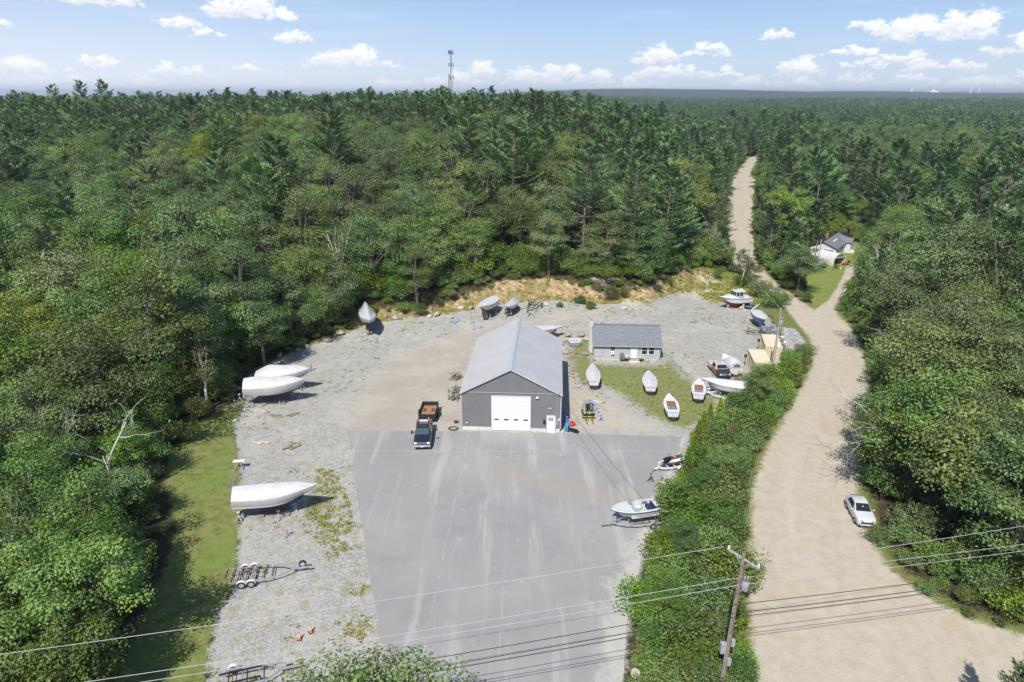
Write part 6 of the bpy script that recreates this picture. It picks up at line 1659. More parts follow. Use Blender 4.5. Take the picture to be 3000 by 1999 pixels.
# ------------------------------------------------------------------ jet ski on trailer
def jetski():
    trailer('small white trailer under the jet ski', 1914, 1375, 1996, 1357, axles=1, bunks=None, spare=False, fend=M_WHITE, W=1.2, rr=.25, m=M_WHITE)
    A, ang, L = heading(2000, 1346, 1936, 1362, .7); L = 3.0
    t = thing('jet_ski', 'white and black jet ski on its trailer beside the hedge', 'jet ski', (A.x, A.y, 0), ang)
    z0 = .55; S = stations(L, 1.15, .42, .10, .9); hull_parts(t, S, M_GEL, M_BLACK, M_BLACK, z0)
    q = MB(); rr = [[(s['x'], s['b'], s['zs'] + z0), (s['x'], s['b'] * .75, s['zs'] + z0 + .12), (s['x'], 0, s['zs'] + z0 + .16), (s['x'], -s['b'] * .75, s['zs'] + z0 + .12), (s['x'], -s['b'], s['zs'] + z0)] for s in S]; q.loft(rr, False); q.build('deck', M_GEL, t, smooth=True)
    q = MB(); q.loft([[(x, y * w, z0 + .5 + z) for y, z in ((-1, 0), (-.8, h * .8), (0, h), (.8, h * .8), (1, 0))] for x, w, h in ((1.75, .30, .38), (2.1, .40, .34), (2.5, .36, .22), (2.85, .14, .08))], False); q.build('hood', mat('black_gloss', (.012, .014, .018), .15), t, smooth=True)
    q = MB(); q.loft([[(x, y * .24, z0 + .45 + z) for y, z in ((-1, 0), (-.75, h), (.75, h), (1, 0))] for x, h in ((.15, .30), (.7, .33), (1.1, .30), (1.6, .34))], False); q.build('saddle', mat('dark_grey_vinyl', (.05, .055, .06), .6), t, smooth=True)
    q = MB(); q.box(1.05, 1.35, -.19, .19, z0 + .74, z0 + .79); q.build('seat_patch', M_ORANGE, t)
    q = MB(); q.tube([(1.75, -.42, z0 + 1.05), (1.8, -.1, z0 + .98), (1.8, .1, z0 + .98), (1.75, .42, z0 + 1.05)], .03, 6); q.build('handlebar', M_BLACK, t)
jetski()

# ------------------------------------------------------------------ cabin boat at the back of the yard
def cabin_boat():
    A, ang, L = heading(2196, 884, 2106, 892, 1.0); L = max(L, 6.6)
    t = thing('cabin_boat', 'white cabin boat with a red bottom at the back of the yard', 'boat', (A.x, A.y, H(A.x, A.y) - .1), ang)
    z0 = .75; S = stations(L, 2.7, 1.35, .55, .86); hull_parts(t, S, mat('pale_grey_hull', (.66, .69, .74), .35), M_REDB, M_NAVY, z0)
    q = MB(); rr = [[(s['x'], s['b'], s['zs'] + z0 + .02), (s['x'], s['b'] * .55, s['zs'] + z0 + .10 + .42 * max(0, 1 - abs(s['t'] - .62) / .3)), (s['x'], -s['b'] * .55, s['zs'] + z0 + .10 + .42 * max(0, 1 - abs(s['t'] - .62) / .3)), (s['x'], -s['b'], s['zs'] + z0 + .02)] for s in S if s['t'] >= .40]; q.loft(rr, False); q.build('foredeck', M_GEL, t, smooth=True)
    for sg in (1, -1):
        q = MB(); rr = [[(s['x'], sg * s['b'], s['zs'] + z0 + .02), (s['x'], sg * (s['b'] - .2), s['zs'] + z0 + .03), (s['x'], sg * (s['b'] - .2), z0 + .6)] for s in S if s['t'] <= .45]; q.loft(rr, False); q.build('gunwale', M_GEL, t)
    q = MB(); q.box(.1, L * .4, -1.0, 1.0, z0 + .58, z0 + .62); q.build('cockpit_floor', M_DECK, t)
    q = MB(); zb = z0 + 1.25; zt = z0 + 2.75; x0, x1 = L * .30, L * .56; w = .92
    q.loft([[(x0, -w, zb), (x1 + .25, -w * .95, zb), (x1 + .25, w * .95, zb), (x0, w, zb)], [(x0, -w * .93, zt), (x1 - .12, -w * .85, zt), (x1 - .12, w * .85, zt), (x0, w * .93, zt)]], True, False); cb = q.build('cabin', M_GEL, t)
    q = MB(); q.box(x0 - .5, x1 + .05, -w - .02, w + .02, zt, zt + .09); q.build('cabin_roof', M_GEL, t, bevel=.03)
    for k in (-1, 0, 1):
        q = MB(); y0, y1 = k * .58 - .25, k * .58 + .25; f = lambda z: x1 + .25 - .37 * (z - zb) / (zt - zb) + .015
        q.add([(f(zb + .72), y0, zb + .72), (f(zb + .72), y1, zb + .72), (f(zt - .1), y1, zt - .1), (f(zt - .1), y0, zt - .1)], [(0, 1, 2, 3)]); q.build('windscreen_pane', M_DARKGLASS, cb)
    for sg in (1, -1):
        for a, b in ((.08, .50), (.56, .92)):
            q = MB(); xa, xb = x0 + (x1 - x0) * a, x0 + (x1 - x0) * b; yy = lambda z: sg * (w * (1 - .075 * (z - zb) / (zt - zb)) + .012)
            q.add([(xa, yy(zb + .72), zb + .72), (xb, yy(zb + .72), zb + .72), (xb, yy(zt - .12), zt - .12), (xa, yy(zt - .12), zt - .12)], [(0, 1, 2, 3)]); q.build('side_window', M_DARKGLASS, cb)
        q = MB(); q.box(x0, x1 + .1, sg * (w + .01) - .012, sg * (w + .01) + .012, zb + .45, zb + .56); q.build('blue_stripe', mat('royal_blue_stripe', (.05, .10, .35), .5), cb)
        for k in (.05, .3):
            q = MB(); q.box(x1 + .35 + k, x1 + .5 + k, sg * .86 - .02, sg * .86 + .02, z0 + 1.5, z0 + 1.58); q.build('port_light', M_BLACK, t)
    for x, r in ((x0 + .15, .34), (x0 + .85, .26)):
        q = MB(); q.lathe([(r * .8, 0), (r, .08), (r, .24), (r * .6, .32)], 14, Matrix.Translation((x, 0, zt + .09))); q.build('radar_dome', M_GEL, t, smooth=True)
    q = MB(); q.prism([(L * .15, -.08), (L * .6, -.08), (L * .6, .08), (L * .15, .08)], .0, z0 + .1); q.build('keel', M_REDB, t)
    for k in (.2, .55):
        q = MB(); q.box(L * k - .15, L * k + .15, -.45, .45, -.05, .15); q.build('keel_block', M_WOOD, t)
    for dx, dy, lab in ((2.3, 1.45, 'white stand under the side of the cabin boat'), (5.6, 1.2, 'white stand under the bow of the cabin boat'), (.6, 1.35, 'white stand under the stern of the cabin boat')):
        p = t.matrix_basis @ Vector((dx, dy, 0)); stand(p.x, p.y, 1.0, None, lab, m=M_WHITE)
cabin_boat()
# --- blue boat under a white cover
A, ang, L = heading(2213, 925, 2238, 955, 1.2)
t, S = wrapped_boat('blue-hulled boat under a white cover beside the roadside bank', A, ang, 6.2, 2.2, 1.35, .4, .75, lambda t: .35 * math.sin(math.pi * min(1, t + .1)) + .12, lambda t: .22, wrapm=M_CANVAS, top=M_BLUEB, bot=M_BLUEB, cover='cover', rudder=False, name='covered_boat', stripe=M_GEL)
for i, (u, v) in enumerate(((2207, 948), (2215, 955))): stand(*on(u, v)[:2], .95, None, ['left', 'right'][i] + ' rusty red stand beside the blue-hulled boat', m=mat('rusty_red_stand', (.42, .14, .09), .8, var=.3))
# --- catamaran frame
def catamaran():
    p = on(2196, 903); t = thing('catamaran', 'white catamaran with a black trampoline on the gravel', 'catamaran', (p.x, p.y, p.z), 0)
    a = Vector((*G(2172, 908, .3), 0)); b = Vector((*G(2203, 887, .3), 0)); d = (b - a); ang = math.atan2(d.y, d.x); t.rotation_euler = (0, 0, ang)
    for sg in (1, -1):
        q = MB(); q.loft([[(x, sg * 1.15 + y * w, .12 + z * hh + up) for y, z in ((-.16, .6), (-.1, .15), (0, 0), (.1, .15), (.16, .6), (.0, .72))] for x, w, hh, up in ((-2.5, .3, .4, .12), (-2.2, .9, .55, .02), (0, 1.0, .6, 0), (1.8, .8, .6, .04), (2.6, .08, .3, .26))], True, True); q.build('hull', M_GEL, t, smooth='all')
    q = MB(); q.bar((-1.2, -1.15, .55), (-1.2, 1.15, .55), .09); q.bar((.9, -1.15, .55), (.9, 1.15, .55), .09); q.build('beam', M_STEEL, t)
    q = MB(); q.bar((-1.2, -1.05, .57), (.9, -1.05, .57), .06); q.bar((-1.2, 1.05, .57), (.9, 1.05, .57), .06); q.build('side_bar', M_WHITE, t)
    q = MB(); q.box(-1.15, .85, -1.02, 1.02, .56, .585); q.build('trampoline', mat('black_mesh', (.03, .033, .04), .8), t)
catamaran()
# --- big covered boat on a tandem trailer
def covered_cruiser():
    trailer('white tandem trailer under the big covered boat', 2052, 1148, 2172, 1166, axles=2, m=M_WHITE, bunks='bunk', spare=False, W=2.0, rr=.31)
    A, ang, L = heading(2186, 1140, 2055, 1122, 1.4)
    wrapped_boat('big white canvas-covered boat on a tandem trailer beside the hedge', A, ang, L, 2.45, 1.15, .4, .62, lambda t: .55 * (1 - .75 * t) + .15, lambda t: .16, wrapm=M_CANVAS, cover='cover', keel=False, rudder=False, name='covered_boat', bot=M_GEL, shoulder=.62, sag=.1)
    p = on(2155, 1108); t = thing('covered_boat', 'white boat with an arched canvas top behind the big covered boat', 'boat', (p.x, p.y, p.z), R(95))
    S = stations(5.4, 2.3, 1.1, .3, .9); hull_parts(t, S, M_GEL, M_GEL, None, .5)
    q = MB(); q.loft([[(x, 1.12 * w * math.cos(math.pi * k / 8), 1.55 + h * math.sin(math.pi * k / 8)) for k in range(9)] for x, w, h in ((.0, .98, .9), (.8, 1.0, 1.15), (2.2, .98, 1.1), (3.2, .8, .5))], False); q.add([(.0, 1.10 * math.cos(math.pi * k / 8), 1.55 + .9 * math.sin(math.pi * k / 8)) for k in range(9)], [tuple(range(9))]); q.build('canvas_top', M_CANVAS, t, smooth=True)
    q = MB(); q.add([(-.02, .55 * math.cos(math.pi * k / 8), 1.75 + .45 * math.sin(math.pi * k / 8)) for k in range(9)], [tuple(range(9))]); q.build('rear_window', mat('brown_tinted_window', (.16, .12, .10), .3), t)
    q = MB(); q.box(.6, 1.0, -.5, .5, -.02, .62); q.box(3.2, 3.6, -.4, .4, -.02, .7); q.build('block', M_WOOD, t)
covered_cruiser()

# ------------------------------------------------------------------ vehicles (nose towards local -y)
M_BPAINT = mat('black_car_paint', (.012, .016, .026), .18, coat=.6)
M_WPAINT = mat('white_car_paint', (.50, .51, .53), .22, coat=.5)
M_CHROME = mat('chrome', (.72, .73, .75), .15, .95)
M_LAMP = mat('headlamp_lens', (.75, .76, .76), .15)
M_TRIMB = mat('black_trim', (.02, .021, .024), .6)
def panel(t, name, pts, m, off=(0, 0, 0), th=.012):
    """thin plate on four or more corner points"""
    P = [Vector(p) + Vector(off) for p in pts]; n = (P[1] - P[0]).cross(P[2] - P[0]).normalized() * th
    q = MB(); k = len(P); q.add(P + [p + n for p in P], [tuple(range(k - 1, -1, -1)), tuple(range(k, 2 * k))] + [(i, (i + 1) % k, k + (i + 1) % k, k + i) for i in range(k)])
    return q.build(name, m, t)
def shell(t, name, secs, m, smooth=True):
    """body from cross sections (y, [(halfwidth, z) from sill to roof])"""
    q = MB(); rings = [[(w, y, z) for w, z in pr] + [(-w, y, z) for w, z in pr[::-1]] for y, pr in secs]
    q.loft(rings, True, True); return q.build(name, m, t, smooth=smooth)

def suv():
    A, ang, L = heading(2497, 1462, 2541, 1540, .4); 
    c = Vector((*G(2517, 1512), 0))
    t = thing('parked_car', 'white compact crossover parked at the right edge of the dirt road', 'car', (c.x, c.y, -.02), ang + R(90) , None)
    # local -y is the nose: heading points tail->nose
    L = 4.3
    def sec(y, wb, zb, wl, zl, ww, zw, wr, zr): return (y, [(wb * .92, zb), (wb, zb + .12), (wl, zl), (ww, zw), (wr, zr)])
    S = [sec(-2.15, .62, .30, .66, .52, .64, .72, .60, .74), sec(-2.02, .80, .24, .84, .56, .80, .84, .62, .88), sec(-1.6, .87, .22, .89, .62, .86, .94, .70, 1.00), sec(-.85, .88, .22, .90, .66, .88, 1.02, .76, 1.10),
         sec(-.72, .88, .22, .90, .66, .88, 1.04, .74, 1.16), sec(.0, .88, .22, .90, .68, .87, 1.06, .62, 1.55), sec(.55, .88, .22, .90, .70, .87, 1.08, .60, 1.61), sec(1.3, .88, .24, .89, .72, .86, 1.12, .58, 1.56), sec(1.75, .86, .28, .88, .74, .84, 1.14, .60, 1.36), sec(2.05, .80, .32, .84, .70, .78, 1.02, .62, 1.10), sec(2.15, .72, .36, .76, .66, .70, .86, .60, .92)]
    shell(t, 'body', S, M_WPAINT)
    panel(t, 'windscreen', [(-.70, -.80, 1.09), (.70, -.80, 1.09), (.58, -.06, 1.53), (-.58, -.06, 1.53)], M_DARKGLASS, (0, -.02, .02))
    panel(t, 'rear_window', [(.56, 1.42, 1.53), (.60, 1.78, 1.30), (-.60, 1.78, 1.30), (-.56, 1.42, 1.53)], M_DARKGLASS, (0, .02, .03))
    for s in (1, -1):
        pts = [(s * .87, -.55, 1.10), (s * .87, 1.25, 1.15), (s * .655, 1.05, 1.50), (s * .655, .1, 1.51)]
        panel(t, 'side_window', pts if s < 0 else pts[::-1], M_DARKGLASS, (s * .012, 0, .01))
        q = MB(); q.box(s * 1.0 - .1, s * 1.0 + .1, -.62, -.48, 1.06, 1.2); q.build('mirror', M_WPAINT, t, bevel=.03)
        panel(t, 'headlight', [(s * .82, -1.86, .82), (s * .60, -2.10, .75), (s * .34, -2.165, .70), (s * .36, -2.14, .78), (s * .62, -2.04, .86)][:: (1 if s > 0 else -1)], M_TRIMB, (0, -.012, .01))
        q = MB(); q.box(s * .62 - .14, s * .62 + .14, -2.14, -2.09, .40, .47); q.build('fog_light', M_TRIMB, t)
        for y in (-1.32, 1.28):
            wheel(t, s * .80, y, .335, .22, M_STEEL, axis='X')
    q = MB(); q.box(-.56, .56, -2.19, -2.13, .56, .70); g = q.build('grille', M_TRIMB, t)
    q = MB(); q.box(-.4, .4, -2.205, -2.18, .655, .68); q.build('chrome_bar', M_CHROME, g)
    q = MB(); q.box(-.18, .18, -2.205, -2.18, .40, .52); q.build('number_plate', M_WHITE, t)
    q = MB(); q.box(-.7, .7, -2.17, -2.05, .24, .32); q.build('lower_lip', M_TRIMB, t)
    q = MB(); q.box(-.07, .07, -.42, -.34, 1.36, 1.41); q.build('sensor_pod', M_WHITE, t)
suv()

def pickup():
    f = Vector((*G(1237, 1320), 0)); r = Vector((*G(1248, 1234, .4), 0)); d = f - r; ang = math.atan2(d.y, d.x) + R(90)
    c = f - d.normalized() * 2.85
    t = thing('pickup_truck', 'black pickup truck with an orange and white light bar', 'pickup truck', (c.x, c.y, .012), ang)
    S = [(-2.85, [(.90, .42), (.95, .62), (.95, .98), (.86, 1.12), (.80, 1.13)]), (-2.75, [(.97, .40), (1.0, .6), (1.0, 1.02), (.94, 1.17), (.84, 1.19)]), (-1.5, [(.98, .40), (1.01, .6), (1.01, 1.08), (.96, 1.22), (.86, 1.27)]), (-1.35, [(.98, .40), (1.01, .6), (1.01, 1.10), (.96, 1.24), (.86, 1.29)])]
    shell(t, 'hood', S, M_BPAINT)
    C = [(-1.38, [(.98, .42), (1.0, .6), (1.0, 1.16), (.92, 1.26), (.80, 1.30)]), (-.72, [(.98, .42), (1.0, .6), (1.0, 1.2), (.94, 1.3), (.76, 1.90)]), (-.45, [(.98, .42), (1.0, .6), (1.0, 1.2), (.94, 1.3), (.75, 1.96)]), (.75, [(.98, .42), (1.0, .6), (1.0, 1.2), (.94, 1.3), (.74, 1.96)]), (.95, [(.97, .42), (1.0, .6), (1.0, 1.2), (.93, 1.3), (.74, 1.86)])]
    shell(t, 'cab', C, M_BPAINT)
    panel(t, 'windscreen', [(-.80, -1.34, 1.32), (.80, -1.34, 1.32), (.70, -.76, 1.86), (-.70, -.76, 1.86)], glass_mat('blue_grey_glass', (.05, .075, .085), .08), (0, -.025, .01))
    for s in (1, -1):
        pts = [(s * .945, -.85, 1.32), (s * .94, .75, 1.32), (s * .77, .7, 1.86), (s * .775, -.55, 1.86)]; panel(t, 'side_window', pts if s < 0 else pts[::-1], M_DARKGLASS, (s * .012, 0, 0))
        q = MB(); q.box(s * 1.28 - .13, s * 1.28 + .13, -1.0, -.9, 1.25, 1.62); q.bar((s * 1.0, -.92, 1.4), (s * 1.2, -.94, 1.42), .05); q.build('mirror', M_BLACK, t)
        q = MB(); q.box(s * .76 - .16, s * .76 + .16, -2.90, -2.80, .84, 1.08); q.build('headlight', M_LAMP, t)
        for y in (-1.95, 1.75): wheel(t, s * .86, y, .40, .27, M_CHROME, axis='X')
    q = MB(); q.box(-.60, .60, -2.91, -2.82, .78, 1.10); g = q.build('grille', M_TRIMB, t)
    for k in range(3):
        q = MB(); q.box(-.57, .57, -2.935, -2.905, .82 + k * .10, .87 + k * .10); q.build('bar', M_CHROME, g)
    q = MB(); q.box(-.12, .12, -2.945, -2.91, .90, .99); q.build('emblem', mat('blue_oval', (.05, .08, .3), .3), g)
    q = MB(); q.box(-1.0, 1.0, -3.02, -2.84, .48, .70); q.build('bumper', M_CHROME, t, bevel=.03)
    q = MB(); q.box(-.18, .18, -3.04, -3.015, .52, .64); q.build('number_plate', M_WHITE, t)
    for x in (-.45, -.2, 0, .2, .45):
        q = MB(); q.box(x - .03, x + .03, -.50, -.45, 1.95, 1.98); q.build('marker_lamp', mat('amber_lens', (.45, .20, .06), .4), t)
    # box behind the cab
    q = MB(); q.box(-1.0, 1.0, .97, 2.85, .62, .72); q.box(-1.0, -.92, .97, 2.85, .72, 1.26); q.box(.92, 1.0, .97, 2.85, .72, 1.26); q.box(-.92, .92, .97, 1.05, .72, 1.26); q.box(-.92, .92, 2.77, 2.85, .72, 1.26); q.build('load_bed', M_BPAINT, t)
    q = MB(); q.box(-.9, .9, 1.9, 2.76, 1.2, 1.24); q.build('bed_cover', mat('dark_grey_bed_liner', (.09, .095, .10), .8), t)
    q = MB(); q.box(-.50, .50, .80, 1.02, 1.97, 2.10); lb = q.build('light_bar', M_WHITE, t)
    for s in (1, -1):
        q = MB(); q.box(s * .64 - .14, s * .64 + .14, .78, 1.04, 1.96, 2.14); q.build('lamp', mat('red_orange_lens', (.50, .07, .05), .4), lb)
    q = MB(); q.tube([(.8, .9, 1.3), (.86, .6, 2.05), (.86, 1.5, 1.95)], .035, 6); q.build('rack_bar', M_STEEL, t)
    # trailer with a timber floor
    f2 = Vector((*G(1250, 1232, .5), 0)); r2 = Vector((*G(1262, 1193, .5), 0)); d2 = f2 - r2; ang = math.atan2(d2.y, d2.x) + R(90)
    c2 = r2 + d2.normalized() * 1.9
    t = thing('utility_trailer', 'black sided trailer with a timber floor hitched behind the pickup', 'trailer', (c2.x, c2.y, 0), ang)
    q = MB(); q.box(-1.05, 1.05, -1.95, 1.95, .62, .70); q.build('chassis', M_TRIMB, t)
    for k in range(9):
        q = MB(); x0 = -.99 + k * .22; q.box(x0 + .006, x0 + .214, -1.88, 1.88, .70, .735); q.build('plank', mat('brown_deck_plank', (.36, .20, .10), .85, var=.3, vscale=5), t)
    for x0, x1, y0, y1, nm in ((-1.06, -1.0, -1.95, 1.95, 'side_board'), (1.0, 1.06, -1.95, 1.95, 'side_board'), (-1.0, 1.0, 1.89, 1.95, 'tail_board'), (-1.0, 1.0, -1.95, -1.89, 'head_board')):
        q = MB(); q.box(x0, x1, y0, y1, .68, 1.30); q.build(nm, M_TRIMB, t)
    q = MB(); q.box(-.95, -.05, 1.90, 1.97, 1.30, 1.37); q.box(.05, .95, 1.90, 1.97, 1.30, 1.37); q.build('top_rail', M_STEEL, t)
    for x in (-.55, .5):
        q = MB(); q.box(x - .22, x + .22, .0, 1.0, .737, .745); gr = q.build('wheel_ramp', M_RUST, t)
        for k in range(6):
            p = MB(); p.box(x - .22, x + .22, .05 + k * .16, .10 + k * .16, .745, .765); p.build('rung', M_RUST, gr)
    for s in (1, -1): wheel(t, s * 1.22, .1, .38, .24, M_CHROME, axis='X'); 
    for s in (1, -1):
        q = MB(); q.box(s * 1.22 - .14, s * 1.22 + .14, -.45, .65, .80, .84); q.build('fender', M_TRIMB, t)
    q = MB(); q.bar((0, -1.95, .55), (0, -2.75, .5), .12); q.bar((-.5, -1.95, .55), (0, -2.6, .52), .08); q.bar((.5, -1.95, .55), (0, -2.6, .52), .08); q.build('drawbar', M_STEEL, t)
    q = MB(); q.tube([(.3, -2.2, .1), (.3, -2.2, 1.0)], .05, 6); q.build('jack', M_WHITE, t)
pickup()

def forklift():
    c = Vector((*G(1722, 1222), 0)); t = thing('forklift', 'pale green forklift with rusty forks on the dirt beside the workshop', 'forklift', (c.x, c.y, 0), R(3))
    M_LG = mat('faded_green_paint', (.36, .44, .24), .6, var=.25, vscale=3); M_YL = mat('faded_yellow_green', (.45, .50, .14), .6, var=.2)
    S = [(-.6, [(.50, .35), (.52, .6), (.52, .95), (.48, 1.02)]), (.2, [(.55, .35), (.56, .6), (.56, 1.0), (.5, 1.08)]), (1.3, [(.55, .38), (.56, .6), (.54, 1.12), (.46, 1.22)]), (1.75, [(.48, .45), (.5, .65), (.46, 1.05), (.38, 1.14)])]
    shell(t, 'body', S, M_LG)
    q = MB(); q.box(-.28, .28, .0, .5, 1.08, 1.2); q.box(-.28, .28, .5, .6, 1.1, 1.6); q.build('seat', M_BLACK, t)
    q = MB()
    for x in (-.46, .46):
        q.tube([(x, -.45, .95), (x, -.25, 2.1), (x, .85, 2.1), (x, .95, 1.1)], .035, 6)
    q.build('overhead_guard', M_STEEL, t)
    for k in range(5):
        q = MB(); q.bar((-.46, -.15 + k * .22, 2.12), (.46, -.15 + k * .22, 2.12), .04); q.build('guard_bar', M_STEEL, t)
    for x in (-.36, .36):
        q = MB(); q.box(x - .07, x + .07, -.95, -.80, .08, 2.35); q.build('mast_rail', mat('dark_steel', (.045, .042, .04), .7), t)
    q = MB(); q.box(-.36, .36, -.94, -.84, 2.24, 2.35); q.box(-.36, .36, -.94, -.84, 1.2, 1.3); q.build('mast_crosshead', MATS['dark_steel'], t)
    for x in (-.12, .12):
        q = MB(); q.tube([(x, -.86, .2), (x, -.86, 2.0)], .05, 8); q.build('lift_cylinder', MATS['dark_steel'], t)
    q = MB(); q.box(-.75, .75, -1.02, -.95, 1.06, 1.14); q.box(-.75, .75, -1.02, -.95, .48, .58); q.box(-.75, .75, -1.02, -.95, .14, .24); q.box(-.08, .08, -1.04, -.94, .9, 1.3); q.build('carriage', M_YL, t)
    for k in range(9):
        q = MB(); x = -.66 + k * .165; q.box(x - .03, x + .03, -1.0, -.96, .58, 1.06); q.build('backrest_bar', M_BLACK, t)
    for x in (-.38, .38):
        q = MB(); q.box(x - .06, x + .06, -1.10, -1.02, .06, .62); q.box(x - .06, x + .06, -2.15, -1.02, .04, .09); q.build('fork', M_RUST, t)
    for x in (-.62, .62):
        wheel(t, x, -.42, .36, .25, M_WHITE, axis='X'); wheel(t, x * .9, 1.2, .28, .2, M_WHITE, axis='X')
    q = MB(); q.lathe([(.17, 0), (.19, .02), (.17, .04)], 12, Matrix.Translation((0, -.25, 1.3)) @ Matrix.Rotation(R(35), 4, 'X')); q.build('steering_wheel', M_BLACK, t)
    q = MB(); q.tube([(.42, 1.3, 1.1), (.42, 1.3, 1.9)], .05, 6); q.build('exhaust', M_RUST, t)
forklift()

def old_truck():
    c = Vector((*G(2108, 1098), 0)); t = thing('rusty_pickup', 'rusty white and orange old pickup with a black hood behind the covered boat', 'pickup truck', (c.x, c.y + .5, 0), R(4))
    M_RW = mat('rusted_white_paint', (.56, .55, .53), .7, col2=(.44, .38, .33), vscale=1.6)
    M_RO = mat('rust_orange_paint', (.36, .14, .06), .8, var=.3)
    shell(t, 'hood', [(-2.5, [(.85, .4), (.9, .6), (.9, .98), (.8, 1.08)]), (-1.2, [(.9, .4), (.94, .6), (.94, 1.08), (.84, 1.2)])], mat('dull_black_paint', (.03, .032, .038), .5))
    shell(t, 'cab', [(-1.2, [(.92, .4), (.95, .6), (.95, 1.1), (.84, 1.22)]), (-.7, [(.92, .4), (.95, .6), (.95, 1.2), (.74, 1.75)]), (.5, [(.92, .4), (.95, .6), (.95, 1.2), (.74, 1.78)]), (.7, [(.92, .4), (.95, .6), (.95, 1.2), (.76, 1.65)])], M_RW)
    panel(t, 'windscreen', [(-.78, -1.16, 1.25), (.78, -1.16, 1.25), (.68, -.74, 1.70), (-.68, -.74, 1.70)], M_DARKGLASS, (0, -.02, .01))
    for s in (1, -1):
        q = MB(); q.box(s * .96 - .02, s * .96 + .02, -1.2, .7, .45, 1.15); q.build('door', M_RO, t)
        pts = [(s * .945, -.7, 1.25), (s * .94, .5, 1.25), (s * .77, .45, 1.7), (s * .775, -.5, 1.7)]; panel(t, 'side_window', pts if s < 0 else pts[::-1], M_DARKGLASS, (s * .012, 0, 0))
        q = MB(); q.box(s * .68 - .13, s * .68 + .13, -2.54, -2.48, .75, .95); q.build('headlight', M_LAMP, t)
        for y in (-1.75, 1.5): wheel(t, s * .8, y, .37, .24, M_RUST, axis='X')
    q = MB(); q.box(-.5, .5, -2.54, -2.48, .72, .98); q.build('grille', M_CHROME, t)
    q = MB(); q.box(-.95, .95, -2.66, -2.52, .42, .6); q.build('bumper', M_TRIMB, t)
    q = MB(); q.box(-.95, .95, .72, 2.5, .55, .65); q.box(-.95, -.87, .72, 2.5, .65, 1.15); q.box(.87, .95, .72, 2.5, .65, 1.15); q.box(-.87, .87, 2.42, 2.5, .65, 1.15); q.build('load_bed', M_RW, t)
old_truck()

# ------------------------------------------------------------------ utility poles and lines
M_POLE = mat('weathered_pole_timber', (.25, .195, .15), .9, var=.35, vscale=1.2)
M_GPOLE = mat('silvered_pole_timber', (.40, .38, .36), .9, var=.25, vscale=1.2)
M_WIRE = mat('bare_aluminium_line', (.42, .43, .45), .5)
M_CABLE = mat('black_cable', (.03, .032, .036), .6)
M_POT = mat('grey_transformer', (.33, .345, .36), .5, var=.1)
def pole(x, y, h, label, arm=None, can=None, m=M_POLE, extras=0):
    t = thing('utility_pole', label, 'utility pole', (x, y, H(x, y) - .1))
    q = MB(); q.tube([(0, 0, 0), (0, 0, h * .5), (0, 0, h)], [.17, .15, .12], 10); q.build('shaft', m, t, smooth=True)
    if arm:
        a = arm; q = MB(); q.bar((-1.25 * math.cos(a), -1.25 * math.sin(a), h - .35), (1.25 * math.cos(a), 1.25 * math.sin(a), h - .35), .10, .13); ca = q.build('cross_arm', M_GPOLE, t)
        for k in (-1.15, 1.15):
            q = MB(); q.lathe([(.04, 0), (.08, .06), (.05, .14), (.07, .2), (.03, .26)], 8, Matrix.Translation((k * math.cos(a), k * math.sin(a), h - .28))); q.build('insulator', M_WHITE, ca)
        q = MB(); q.bar((.6 * math.cos(a), .6 * math.sin(a), h - .4), (0, 0, h - 1.0), .04); q.bar((-.6 * math.cos(a), -.6 * math.sin(a), h - .4), (0, 0, h - 1.0), .04); q.build('arm_brace', M_STEEL, t)
    if can:
        q = MB(); q.lathe([(.22, 0), (.25, .05), (.25, .75), (.20, .82)], 14, Matrix.Translation((can[0], can[1], can[2]))); c = q.build('transformer', M_POT, t, smooth=True)
        q = MB(); q.lathe([(.26, .80), (.22, .86), (.05, .90)], 14, Matrix.Translation((can[0], can[1], can[2]))); q.build('lid', mat('brown_lid', (.13, .09, .08), .7), c)
        for k in (-.1, .1):
            q = MB(); q.tube([(can[0] + k, can[1], can[2] + .85), (can[0] + k, can[1], can[2] + 1.1)], .03, 6); q.build('bushing', M_WHITE, c)
        q = MB(); q.bar((0, 0, can[2] + .4), (can[0], can[1], can[2] + .4), .08); q.build('bracket', M_STEEL, t)
    if extras:
        t.rotation_euler = (0, R(1.6), 0)
        q = MB(); q.box(-.52, -.16, -.15, .18, 3.5, 4.3); q.build('equipment_cabinet', M_POT, t)
        q = MB(); q.box(.0, .26, -.32, -.16, 2.6, 3.2); q.build('meter_box', M_POT, t)
        q = MB(); q.box(.16, .40, -.1, .15, 4.1, 4.6); q.build('junction_box', M_POT, t)
        q = MB(); q.tube([(-.17, -.08, 0), (-.15, -.08, 8.0)], .035, 6); q.build('riser_pipe', M_STEEL, t)
    return t
PA = (14.7, 36.9, 11.5); PB = (38.1, 92.5, 11.0); PC = (47.7, 177.0, 11.0); PD = (116.0, 365.0, 11.0); PE = (157.0, 444.0, 11.0)
pole(PA[0], PA[1], 11.6, 'near utility pole with transformer and grey cabinets in the planted strip', arm=R(-55), can=(.38, -.12, 8.9), extras=1)
pole(PB[0], PB[1], 11.1, 'grey utility pole with a transformer in front of the tan containers', can=(.36, .1, 8.6), m=M_GPOLE)
pole(PC[0], PC[1], 11.1, 'utility pole standing in the brush left of the straight road', can=(.36, 0, 8.8), m=M_GPOLE)
pole(PD[0], PD[1], 11.1, 'pale utility pole left of the road crest', m=M_GPOLE)
pole(PE[0], PE[1], 11.1, 'utility pole with transformer right of the road crest', can=(.4, 0, 8.6), m=M_GPOLE)
pole(PE[0] + 4.5, PE[1] + 3, 9.0, 'short pole beside the pole at the road crest', m=M_GPOLE)
p1 = on(2385, 772); p2 = on(2395, 777)
pole(p1.x, p1.y, 5.8, 'left one of the two poles in front of the arched garage', m=M_POLE)
